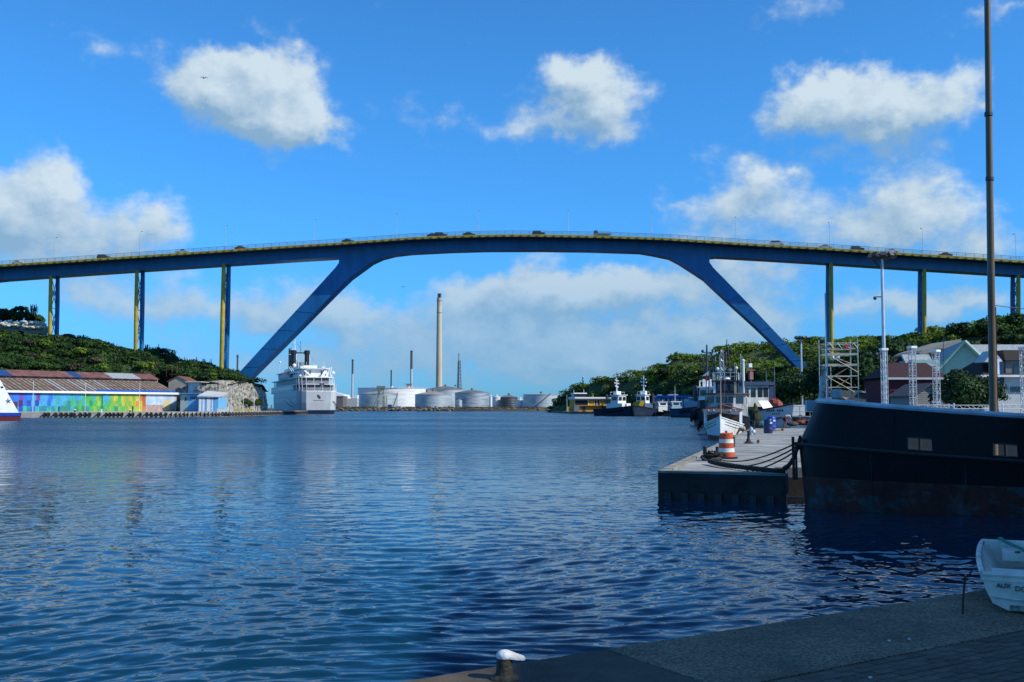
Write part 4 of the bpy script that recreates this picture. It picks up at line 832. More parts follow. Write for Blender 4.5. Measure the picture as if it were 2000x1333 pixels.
# cruise ship moored beyond the left quay
def cruise():
    t = thing('cruise_ship', 'white cruise ship seen from astern with twin black funnels beyond the left quay', 'ship', (-85.2, 452, 0), math.atan2(.33, .944))
    hb = 9.0; whull = M('ship white hull', (.46, .50, .52), .45, scale=.5, stretch=(1, 1, .2), col2=(.54, .58, .60))
    def outline(b, y0, y1=118, r=7):
        return [(-b, y1), (-b, y0+r), (-b*.93, y0+r*.45), (-b*.8, y0+r*.18), (-b*.6, y0+.1), (b*.6, y0+.1), (b*.8, y0+r*.18), (b*.93, y0+r*.45), (b, y0+r), (b, y1)]
    def tier(name, b, y0, z0, z1, mat, y1=112, r=6):
        mb = MB(); mb.prism([(x, y, z0) for x, y in outline(b, y0, y1, r)], (0, 0, z1-z0)); return mb.build(name, mat, t)
    # hull with rounded stern and fine bow
    mb = MB(); o0 = outline(hb, 0, 95)
    levels = [(-1.5, .82, 2.0, 1), (0.0, .90, 1.2, 1), (1.75, .95, .7, 1), (1.76, .955, .7, 0), (5, .99, .3, 0), (10.0, 1.0, 0, 0)]
    rings = []
    for z, s, dy, mi in levels: rings.append([(x*s, y+dy*(1 if y < 40 else 0), z) for x, y in o0] + [(hb*.75*s, 118, z), (0, 133-(10-z)*.8, z), (-hb*.75*s, 118, z)])
    nn = len(rings[0]); mb.v = [v for r in rings for v in r]
    for k in range(len(rings)-1):
        for j in range(nn): mb.f.append((k*nn+j, k*nn+(j+1) % nn, (k+1)*nn+(j+1) % nn, (k+1)*nn+j)); mb.mi.append(1 if k < 2 else 0)
    mb.f.append(tuple(range((len(rings)-1)*nn, len(rings)*nn))); mb.mi.append(0)
    mb.build('hull', [whull, navy], t)
    darkin = M('deck wall painted shade', (.05, .07, .09), .4, var=.3)  # gallery shade is put into this dark wall colour
    zz = [(10.0, 13.1), (13.1, 16.2)]
    for k, (z0, z1) in enumerate(zz):
        b = hb-.15-.25*k; y0 = .2+k*3.2
        tier('deck', b, y0, z0+.01, z0+.34, white); tier('deck_wall', b-.4 if False else b-2.2, y0+4.5, z0+.35, z1, darkin, 108, 4)
        mb = MB(); ol = outline(b-.12, y0+.12, 100); 
        for (xa, ya), (xb, yb) in zip(ol[:-1], ol[1:]):
            ln = math.hypot(xb-xa, yb-ya); n = max(1, round(ln/3.4))
            for i in range(n): mb.tube((xa+(xb-xa)*i/n, ya+(yb-ya)*i/n, z0+.34), (xa+(xb-xa)*i/n, ya+(yb-ya)*i/n, z1), .11, n=5)
        tag(mb.build('deck_post', white, t), kind='stuff')
        mb = MB()
        for h in (.5, .85, 1.2):
            for (xa, ya), (xb, yb) in zip(ol[:-1], ol[1:]): mb.tube((xa, ya, z0+.34+h), (xb, yb, z0+.34+h), .05, n=4)
        tag(mb.build('railing', white, t), kind='stuff')
    tier('deck', hb-.4, 6.2, 16.21, 16.6, white)
    # port side plating with windows beside the galleries
    for s in (-1, 1):
        mb = MB(); mb.box((s*(hb-.1), 62, 11.55), (.3, 92, 3.05)); mb.build('side_plating', whull, t)
        for y in np.arange(20, 106, 4.6): f = MB(); f.box((s*hb, float(y), 11.9), (.18, 1.6, .9)); f.build('window', glass, t)
        for y in np.arange(12, 106, 5.2): f = MB(); f.lathe([(.32, -.05), (.32, .05)], (s*(hb+.02), float(y), 7.6), 10, 'X'); f.build('porthole', glass, t)
    # upper house
    tier('deck_house', 6.3, 12, 16.61, 20.2, white, 100, 3); tier('deck', 7.4, 10.5, 20.21, 20.5, white, 102, 3)
    for x in (-4.6, -3.4, -2.2, 3.0, 3.9, 4.8): f = MB(); f.box((x, 12.05, 18.4), (.55, .2, 2.2)); f.build('window', glass, t)
    tier('deck_house', 4.2, 30, 20.51, 22.6, white, 92, 3)
    for s in (-1, 1):
        mb = MB(); mb.hexa([(s*2, 7, 16.6), (s*3.2, 7, 16.6), (s*6.2, 13, 20.4), (s*5.0, 13, 20.4)], [(s*2, 7.2, 17.0), (s*3.2, 7.2, 17.0), (s*6.2, 13.2, 20.8), (s*5.0, 13.2, 20.8)]); mb.build('stair', offwhite, t)
        mb = MB(); mb.tube((s*7.2, 16, 16.6), (s*9.5, 24, 21.8), .16, n=5); mb.tube((s*7.2, 22, 16.6), (s*9.5, 30, 21.8), .16, n=5); mb.build('davit', white, t)
        # lifeboats along the side
        for k, y in enumerate((46, 58, 70)):
            mb, tp = hull_mb(9.5, 3.0, 1.6, 1.9, n=10, full=.5, stern=.5); mb.v = [(a+s*8.4, b_+y, c+17.2) for a, b_, c in mb.v]; lb = mb.build('lifeboat', [white, white], t)
            cv = MB(); cv.sphere((s*8.4, y, 18.9), 1.0, 10, 6, (1.3, 3.9, .8)); cv.build('canopy', M('lifeboat orange', (.42, .12, .04), .6), lb)
        mb = MB(); mb.sphere((s*8.8 if s > 0 else -6.5, 16 if s > 0 else 34, 18.6 if s > 0 else 22.6), .95, 12, 8); mb.build('satellite_dome', white, t)
    for s in (-1, 1):
        for y in np.arange(18, 96, 3.9): f = MB(); f.box((s*6.3, float(y), 18.7), (.2, 2.2, 1.1)); f.build('window', glass, t)
        for y in np.arange(34, 90, 4.3): f = MB(); f.box((s*4.2, float(y), 21.7), (.2, 2.0, .9)); f.build('window', glass, t)
        mb = MB(); mb.pipe([(s*1.0, 85.5, 37), (s*6, 60, 22)], .06, 4); mb.build('stay', darkgrey, t); mb = MB(); mb.pipe([(s*3.3, 62, 31.4), (s*5, 30, 20.6)], .05, 4); mb.build('stay', darkgrey, t)
        mb = MB(); mb.box((s*4.8, 20, 21.1), (1.8, 3.2, 1.2)); mb.build('life_raft_rack', offwhite, t); mb = MB(); mb.lathe([(.45, -.8), (.5, 0), (.45, .8)], (s*6.9, 9.5, 17.2), 10, 'Y'); mb.build('life_raft', white, t)
        mb = MB(); mb.box((s*7.5, 13, 16.95), (.3, 3.0, .7)); mb.build('deck_locker', M('ship orange', (.40, .10, .03), .6), t)
    for x, y, h in ((-5, 30, 26), (4.6, 44, 25.4), (-2.2, 24, 24), (2.6, 24, 23.4), (6.8, 30, 24.5)): mb = MB(); mb.tube((x, y, 20.5), (x, y, h), .07, n=5); mb.build('aerial', white, t)
    mb = MB(); mb.box((0, 15, 20.62), (10, 8, .14)); mb.build('awning', M('awning grey', (.30, .33, .35), .8), t)
    # twin funnels
    for x in (-3.3, 3.3):
        mb = MB(); mb.lathe([(1.25, 22.5), (1.15, 29.2)], (x, 62, 0), 16); fn = mb.build('funnel', black, t)
        mb = MB(); mb.lathe([(1.2, 29.21), (1.45, 29.5), (1.45, 31.2), (1.1, 31.4)], (x, 62, 0), 16); mb.build('funnel_cap', black, fn)
        mb = MB(); mb.tube((x+1.15, 60.9, 21), (x+1.15, 60.9, 29.4), .14, n=6); mb.build('pipe', white, fn)
    mb = MB(); mb.box((0, 62, 30.1), (4.2, .8, .6)); mb.build('funnel_bridge', black, t)
    mb = MB(); mb.tube((0, 62, 30.4), (0, 62, 36.2), .12, .05, 5); mb.sphere((0, 62, 35.2), .28, 6, 4); mb.build('aerial', darkgrey, t)
    mb = MB(); mb.box((-.9, 70, 24.3), (2.6, 5, 3.2)); mb.build('vent_housing', grey, t); mb = MB(); mb.box((1.9, 70, 24.2), (2.0, 5, 3.0)); mb.build('vent_housing', grey, t)
    mb = MB(); mb.box((.2, 58, 21.8), (4.6, 3, 2.4)); mb.build('locker', white, t)
    # foremast
    mb = MB(); mb.hexa([(-1.3, 84, 22), (1.3, 84, 22), (1.3, 87, 22), (-1.3, 87, 22)], [(-.6, 85, 32), (.6, 85, 32), (.6, 86.4, 32), (-.6, 86.4, 32)]); mb.tube((.3, 85.6, 32), (.3, 85.6, 38.5), .3, .12, 6)
    for z, w in ((30.4, 4.5), (33.0, 3.4), (36.6, 2.6)): mb.box((-.6, 85.5, z), (w, .2, .16))
    mb.build('foremast', white, t); mb = MB(); mb.lathe([(.8, 22), (.75, 33.6)], (-2.0, 87, 0), 10); mb.build('dark_mast', darkgrey, t)
    mb = MB(); mb.tube((-7.0, 88, 17), (-7, 88, 26), .07, n=5); mb.sphere((-7, 88, 26.4), .6, 8, 6); mb.build('bridge_aerial', white, t)
    # ensign, emblem and painted waves
    mb = MB(); mb.box((1.0, .25, 13.3), (1.5, .06, .5)); mb.build('ensign', M('flag blue', (.02, .05, .25), .8), t); mb = MB(); mb.box((2.1, .24, 13.2), (.7, .06, .5)); mb.build('ensign', M('flag red', (.4, .03, .04), .8), t); mb = MB(); mb.tube((.1, .2, 10.4), (1.8, -.4, 14.2), .06, n=5); mb.build('flagstaff', white, t)
    ink = M('emblem ink', (.03, .045, .08), .6); mb = MB()
    for (x, z, r) in ((-.1, 7.9, .55), (.35, 7.6, .48), (.5, 7.1, .42), (-.35, 8.3, .33), (.0, 7.3, .3)): mb.lathe([(r, -.04), (r, .04)], (x, .06+(10-z)*.06, z), 12, 'Y')
    mb.build('emblem', ink, t)
    mb = MB(); mb.pipe([(-2.2+.4*i, .04+(10-6)*.06, 6.0+.14*math.sin(i*2.1)) for i in range(12)], .07, 4); mb.build('name_script', ink, t)
    for k, pts in enumerate([[(3, 3.0), (8, 4.2), (14, 5.0), (20, 5.2), (26, 6.6), (34, 7.4)], [(8, 2.2), (16, 3.4), (26, 4.0), (38, 5.6), (50, 6.4)]]):
        mb = MB(); mb.pipe([(-hb*(.97+.003*z)-.03, y+5, z) for y, z in pts], [.05, .16, .22, .2, .14, .04][:len(pts)] if len(pts) == 6 else [.05, .2, .22, .16, .04], 5); mb.build('painted_wave', ink, t)
    mb = MB(); mb.pipe([(6.2, .65, 5.6), (7.2, 1.2, 5.3), (7.8, 2.0, 4.2), (8.1, 2.8, 2.8)], [.05, .16, .16, .05], 5); mb.build('painted_wave', ink, t)
cruise()

# ------------------------------------------------------------------ tank farm and chimneys on the far shore
def tank_mat(name, col, dirt, rough=.5, metal=.3):
    return M(name, dirt, rough, metal, col2=col, scale=.35, lo=.30, hi=.55, stretch=(.25, .25, 1.6))
silver = tank_mat('silver tank', (.44, .50, .52), (.25, .29, .31)); whitet = tank_mat('white tank', (.74, .76, .75), (.55, .57, .56), .55, 0); darkt = tank_mat('dark tank', (.09, .10, .12), (.04, .045, .05)); streaky = tank_mat('streaky tank', (.40, .45, .48), (.09, .11, .13))
roofd = M('tank roof dark', (.10, .10, .10), .8, var=.3, scale=.2, col2=(.17, .17, .16)); rooft = M('tank roof tan', (.30, .27, .22), .8, var=.2, scale=.2)
def tank(label, px0, px1, yt, ya, yb, Y, mat, roof, rim=True, stair=None, vents=1):
    xc = ((px0+px1)/2-1000)/2000*Y; r = (px1-px0)/4000*Y; zt = P((px0+px1)/2, yt, Y-r*.0).z-2; za = P(0, ya, Y).z-2
    t = thing('storage_tank', label, 'storage tank', (xc, Y+r*.3, 1.9)); mb = MB(); nb = 5; prof = []
    for k in range(nb): prof += [(r, zt*k/nb), (r, zt*(k+1)/nb-.08), (r*.997, zt*(k+1)/nb-.04)]
    prof[-1] = (r, zt); mb.lathe(prof, n=48); mb.build('shell', mat, t, True)
    mb = MB(); mb.lathe([(r*1.008, zt+.01), (r*.6, zt+(za-zt)*.5), (.6, max(za, zt+.15))], n=48); mb.build('roof', roof, t, True)
    if rim: mb = MB(); mb.lathe([(r*1.003, zt-.55), (r*1.02, zt-.5), (r*1.02, zt-.2), (r*1.003, zt-.15)], n=48); mb.build('rim', mat, t)
    for i in range(vents): mb = MB(); mb.lathe([(.9, 0), (.9, .7), (1.2, .8), (1.2, 1.3), (.4, 1.6)], (r*.5*i, 0, max(za, zt+.15)-.35*i), 10); mb.build('vent', roofd if roof is not whitet else offwhite, t)
    if stair is not None:
        a0, a1 = stair; mb = MB()
        for i in range(14):
            f, g = i/14, (i+1)/14; A, B_ = R(a0+(a1-a0)*f), R(a0+(a1-a0)*g); q = r+.55
            mb.hexa([(r*math.cos(A), r*math.sin(A), zt*f), (q*math.cos(A), q*math.sin(A), zt*f), (q*math.cos(B_), q*math.sin(B_), zt*g), (r*math.cos(B_), r*math.sin(B_), zt*g)], [(r*math.cos(A), r*math.sin(A), zt*f+.9), (q*math.cos(A), q*math.sin(A), zt*f+.9), (q*math.cos(B_), q*math.sin(B_), zt*g+.9), (r*math.cos(B_), r*math.sin(B_), zt*g+.9)])
        mb.build('stair', darkgrey, t)
tank('largest white flat topped storage tank left of the tall chimney', 697, 830, 758, 757.4, 793, 1010, whitet, whitet, vents=2)
tank('silver cone roofed tank in front of the left part of the big white tank', 703, 776, 769, 764, 795, 905, silver, rooft, stair=(-40, -10))
tank('silver tank with tan cone roof directly below the tall chimney', 810, 880, 770.5, 764, 797, 865, silver, rooft)
tank('wide tank with dark cone roof behind the one below the tall chimney', 829, 909, 761, 754, 792, 1030, silver, roofd, vents=2)
tank('streaky tank with dark cone roof right of the tall chimney', 888, 955, 767, 761.5, 793, 930, streaky, roofd)
tank('small pale tank between the streaky tank and the dark tank', 962, 978, 775, 774, 791, 960, whitet, whitet)
tank('dark rusty tank with pointed dark roof', 977, 1011, 776, 771.5, 791, 950, darkt, roofd)
tank('small white tank between the dark tank and the rightmost silver tank', 1009, 1023, 781, 780, 795, 900, whitet, whitet)
tank('rightmost silver tank with a diagonal stair, beside the green headland', 1022, 1092, 770.5, 768.5, 799, 880, silver, silver, stair=(-115, -62))
tank('little silver tank in front of the streaky tank', 891.5, 902.5, 782, 780.5, 792, 860, silver, silver, rim=False)
tank('narrow white tank right of the little silver tank, behind the streaky tank', 955.5, 961, 776, 775, 791, 970, whitet, whitet, rim=False)
def chimney(label, px, yt, w, Y, cols, split, wb=None, name='chimney', crown=False):
    x = (px-1000)/2000*Y; h = P(px, yt, Y).z-2; r0 = (wb or w)/4000*Y; r1 = w/4000*Y; t = thing(name, label, 'chimney', (x, Y, 1.9)); rs = r0+(r1-r0)*split
    mb = MB(); mb.lathe([(r0, 0), (rs, h*split)], n=20); mb.build('shaft', cols[0], t, True); mb = MB(); mb.lathe([(rs, h*split+.02), (r1, h)], n=20); mb.build('upper_shaft', cols[1], t, True)
    if crown:
        for i in range(4): a = i*math.pi/2+.6; mb = MB(); mb.lathe([(r1*.34, h+.02), (r1*.34, h+5)], (r1*.5*math.cos(a), r1*.5*math.sin(a), 0), 8); mb.build('flue', darkgrey, t)
        for z in (h*.97, h*.86): mb = MB(); mb.lathe([(r1*1.02, z), (r1*1.2, z+.2), (r1*1.2, z+1), (r1*1.02, z+1.2)], n=20); mb.build('gallery', grey, t)
    else: mb = MB(); mb.lathe([(r1*1.01, h-1.6), (r1*1.25, h-1.4), (r1*1.25, h-.9), (r1*1.01, h-.7)], n=16); mb.build('collar', darkgrey, t)
cream = M('cream chimney concrete', (.50, .43, .32), .8, var=.1, scale=.1, stretch=(1, 1, .3)); cdark = M('sooty chimney top', (.07, .08, .09), .8); cpale = M('pale steel stack', (.45, .50, .52), .5, .2)
chimney('very tall cream chimney with a clustered flue top', 857.5, 582, 9.5, 1180, (cream, M('cream chimney upper', (.42, .36, .28), .8, var=.12, scale=.1)), .93, 13, crown=True)
chimney('pale steel stack with dark top left of the tall chimney', 803.5, 685, 4.6, 1120, (cpale, cdark), .68, 5.4)
chimney('slender pale stack with dark top right of the cruise ship', 688.5, 702, 3.6, 1120, (cpale, cdark), .70, 4.4)
chimney('short thin dark stack above the big white tank', 764, 723, 2.4, 1130, (cpale, cdark), .35, 2.4)
chimney('small stack standing behind the left bridge pier', 463.5, 693, 3.4, 700, (offwhite, cdark), .62, 3.8)
chimney('tiny white capped vent stack on the headland tip', 1138.5, 735, 2.6, 640, (darkgrey, offwhite), .9, 3)
def far_shore_things():
    Y = 1090; x = (897-1000)/2000*Y; h = P(897, 690, Y).z-2; t = thing('lattice_tower', 'slim lattice flare tower right of the tall chimney', 'tower', (x, Y, 1.9)); mb = MB(); lattice(mb, 0, h*.86, 5.4, 2.6, 14, .22); mb.build('frame', darkgrey, t); mb = MB(); mb.tube((-1.0, 0, 0), (-.3, 0, h), .95, .7, 8); mb.build('flare_pipe', grey, t)
    Y = 838; x = (744-1000)/2000*Y; t = thing('loading_tower', 'greenish steel loading tower on the jetty in front of the white tank', 'tower', (x, Y, .8)); h = P(744, 751, Y).z-.8
    mb = MB(); lattice(mb, 0, h*.82, 6.2, 4.2, 5, .26); lattice(mb, 0, h*.55, 3.0, 3.0, 4, .2, (3.4, 1)); mb.build('frame', M('greenish steel', (.17, .22, .18), .7), t); mb = MB(); mb.box((.3, 0, h*.88), (7, 5, 2.2)); mb.build('platform', M('greenish steel', (.17, .22, .18), .7), t); mb = MB(); mb.tube((0, 0, h*.8), (-5, -2, 4), .25, n=6); mb.tube((-5, -2, 4), (-2.5, -2, 1), .2, n=6); mb.build('loading_arm', grey, t)
    q = thing('jetty', 'low dark jetty below the loading tower', 'jetty', ((735-1000)/2000*830, 832, 0)); mb = MB(); mb.box((0, 0, .65), (44, 9, .6)); mb.build('deck', darkgrey, q); 
    for i in range(8): mb = MB(); mb.box((-19+i*5.4, -3.6, -.4), (.8, .8, 1.5)); mb.build('pile', black, q)
    for px, py, Y, w, h, d_, mat, lab in ((762, 797, 842, 3.2, 3.4, 4, blue_paint, 'small blue hut beside the loading tower'), (779, 798, 842, 4.4, 2.0, 4, offwhite, 'low white hut right of the blue hut on the shore'), (849, 797.5, 835, 5.5, 2.2, 3, offwhite, 'low white box on the shore below the tan roofed tank'), (938, 792, 870, 6, 1.6, 3, grey, 'low grey shed on the shore below the streaky tank')):
        x = (px-1000)/2000*Y; t = thing('hut', lab, 'hut', (x, Y, 1.9), 0, 'huts on the far shore'); mb = MB(); mb.box((0, 0, h/2), (w, d_, h)); mb.build('wall', mat, t); mb = MB(); mb.box((0, 0, h+.15), (w+.5, d_+.5, .28)); mb.build('roof', offwhite, t); mb = MB(); mb.box((w*.15, -d_/2-.02, h*.42), (w*.25, .1, h*.7)); mb.build('door', darkgrey, t)
    # white gabled shed next to the ship
    Y = 860; x0 = (640-1000)/2000*Y; x1 = (670.5-1000)/2000*Y; w = x1-x0; t = thing('shed', 'dark shed with white gabled roof right of the cruise ship', 'shed', (x0, Y, 1.9)); h = P(0, 774, Y).z-2; ap = P(0, 766, Y).z-2
    mb = MB(); mb.prism([(0, 0, 0), (w, 0, 0), (w, 0, h), (0, 0, h)], (0, 30, 0)); mb.build('wall', M('shed dark wall', (.12, .12, .12), .8), t); mb = MB(); mb.prism([(-.6, -.6, h+.02), (w+.6, -.6, h+.02), (w+.6, -.6, h+1.2), (w*.3, -.6, ap), (-.6, -.6, ap)], (0, 31, 0)); mb.build('roof', white, t)
    Y = 880; x0 = (671-1000)/2000*Y; w = (698-671)/2000*Y; t = thing('shed', 'low grey shed with a pointed white tent roof left of the big white tank', 'shed', (x0, Y, 1.9)); h = P(0, 778.5, Y).z-2
    mb = MB(); mb.box((w/2, 5, h/2), (w, 10, h)); mb.build('wall', M('shed grey wall', (.36, .40, .42), .8), t); mb = MB(); mb.lathe([(2.6, h), (1.2, h+1.4), (.1, h+3.6)], (w*.34, 3, 0), 8); mb.build('tent_roof', white, t); mb = MB(); mb.hexa([(w*.6, -.1, h+.01), (w, -.1, h+.01), (w, 10, h+.01), (w*.6, 10, h+.01)], [(w*.6, -.1, h+1.2), (w, -.1, h+3), (w, 10, h+3), (w*.6, 10, h+1.2)]); mb.build('roof', offwhite, t)
    Y = 1020; x = (791-1000)/2000*Y; t = thing('pump_house', 'small reddish structure on top behind the big white tank', 'structure', (x, Y+40, 1.9)); zt = P(0, 751, Y+40).z-2; mb = MB(); mb.box((0, 0, zt/2), (5, 4, zt)); mb.build('frame', M('pale red steel', (.42, .26, .22), .8), t); mb = MB(); mb.box((0, 0, zt+.4), (8, 5, .8)); mb.build('platform', grey, t)
    # shoreline scrub and rubble
    rs = np.random.RandomState(3); arr = []
    for i in range(420):
        y = 812+rs.rand()*40; x = rs.uniform(-160, 60); w = rs.uniform(.6, 1.9); arr.append(leaves(rs, [(x, y+3, 2.2, w*2, w*1.5, w*.8)], 26, .6))
    tag(link('shore_scrub', leaf_mesh('shore_scrub', np.concatenate(arr), M('shore scrub', (.035, .045, .022), .9, var=.4, scale=.1, col2=(.11, .09, .05)))), 'patchy scrub along the far shore below the tanks', kind='stuff')
    r_ = random.Random(2); mb = MB()
    for i in range(520): mb.sphere((r_.uniform(-170, 60), r_.uniform(806, 820), r_.uniform(.3, 1.9)), r_.uniform(.4, 1.3), 5, 3, (1.4, 1, .7))
    tag(mb.build('shore_rubble', M('shore rubble', (.12, .10, .08), .9, var=.4, scale=.3, col2=(.26, .22, .17))), 'rubble edge of the far shore at the waterline', kind='stuff')
    mb = MB(); 
    for i in range(24): x = -140+i*7.5; mb.tube((x, 826, 2.6), (x+7.5, 826, 2.6), .35, n=6); mb.box((x, 826, 2.2), (.5, .8, .7))
    tag(mb.build('pipeline', M('pipeline rust', (.20, .14, .10), .8)), 'low rusty pipeline running along the far shore', 'pipeline')
far_shore_things()
# ------------------------------------------------------------------ wharf on the right
def wharf():
    o = slab('wharf', WH, .60, -1.5, M('wharf face painted shade and wet', (.018, .019, .019), .9, var=.5, scale=1.2, col2=(.045, .042, .037), bump=.3, bscale=3), 'weathered concrete wharf with faces painted shade dark, running away on the right')  # faces get a near-black colour that stands for shade and wet
    # deck of cast concrete slabs, each its own piece with recessed joints
    dk = M('wharf deck concrete', (.25, .25, .23), .85, scale=.7, col2=(.40, .40, .365), lo=.3, hi=.62, bump=.12, bscale=5, rand=.10, stain=(.6, (1, 1, 1), .6)); d = Vector((.2676, .9635)); n = Vector((.9635, -.2676)); O = Vector((4.6, 32.5))
    cap = M('wharf edge beam', (.16, .155, .13), .9, scale=1.5, col2=(.34, .33, .27), bump=.2)
    mb = MB(); e = [(4.6, 32.5), (8.2, 30.9), (8.9, 33.4)]
    e0, e1 = Vector(e[0]), Vector(e[1]); nn = Vector((-(e1-e0).y, (e1-e0).x)).normalized()
    Lw = 240; fc = M('wharf front painted shade and wet', (.016, .017, .017), .9, scale=1.2, col2=(.045, .043, .038), bump=.25)  # the front beam's shade and wet are put into this dark colour
    r_ = random.Random(4)
    for i in range(19):
        a = i*3.85; 
        for j in range(3):
            if a > 75 and j > 1 and False: continue
            w0, w1 = .38 + j*4.4, .36 + (j+1)*4.4
            if j == 2: w1 = 9.6 + (0 if a < 40 else 4)
            p = [O+d*(a+.52 if i == 0 else a)+n*w0, O+d*(a+3.83)+n*w0, O+d*(a+3.83)+n*w1, O+d*(a+.52 if i == 0 else a)+n*w1]
            if i == 0: 
                k0 = O+d*.5
                p[0] = e0+nn*.52+n*.36; p[3] = e0+(e1-e0).normalized()*min(w1, 3.45)+nn*.52
                if j == 0: p = [e0+nn*.62+(e1-e0).normalized()*.42, O+d*3.83+n*w0, O+d*3.83+n*3.45, e1+nn*.62-(e1-e0).normalized()*.03]
                else: continue
            if i and j and a < 4: continue
            q = [v for v in p]; ok = all(not (v.x > 8.9 and v.y < 33.6) for v in q)
            if not ok: continue
            h = .82+r_.uniform(-.008, .01); mb = MB(); mb.hexa([(v.x, v.y, .59) for v in q], [(v.x, v.y, h) for v in q]); mb.build('deck_slab', dk, o)
    # edge beams
    for a in range(0, 72, 8):
        p = [O+d*(a+.0), O+d*(a+7.96), O+d*(a+7.96)+n*.34, O+d*(a+(0 if a else .0))+n*.34]; z = .86
        if a == 0: p[0] = O+d*.50; p[3] = O+d*.50+n*.34
        mb = MB(); mb.hexa([(v.x-.02*n.x, v.y, .59) for v in p], [(v.x-.02*n.x, v.y, z) for v in p]); mb.build('edge_beam', cap, o)
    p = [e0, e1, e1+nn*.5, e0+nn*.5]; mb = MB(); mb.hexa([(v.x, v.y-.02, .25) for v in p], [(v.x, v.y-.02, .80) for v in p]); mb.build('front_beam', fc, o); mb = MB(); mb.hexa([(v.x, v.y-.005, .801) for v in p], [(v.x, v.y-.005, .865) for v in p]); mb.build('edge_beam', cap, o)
    for x in np.arange(4.9, 8.2, .48):
        f = (x-4.6)/3.6; mb = MB(); mb.box((x, 32.5-1.6*f-.03, -.2), (.22, .14, .8), rz=math.atan2(-1.6, 3.6)); mb.build('fender_board', black, o)
    # the ground behind: one rough sheet
    mb = MB(); mb.add([(38, 31.5, .64), (230, 24, .64), (230, 262, .64), (73, 262, .64), (60, 202, .64), (47, 152, .64), (38.5, 105.9, .64), (33, 105.5, .64), (16, 58, .64), (14.5, 47, .64)], [(0, 1, 2, 3, 4, 5, 6, 7, 8, 9)]); tag(mb.build('yard_ground', M('yard ground', (.10, .10, .09), .95, var=.3, scale=.3, col2=(.18, .17, .15)), None), 'dusty open yard behind the wharf slabs', kind='structure')
wharf()
DW = .84
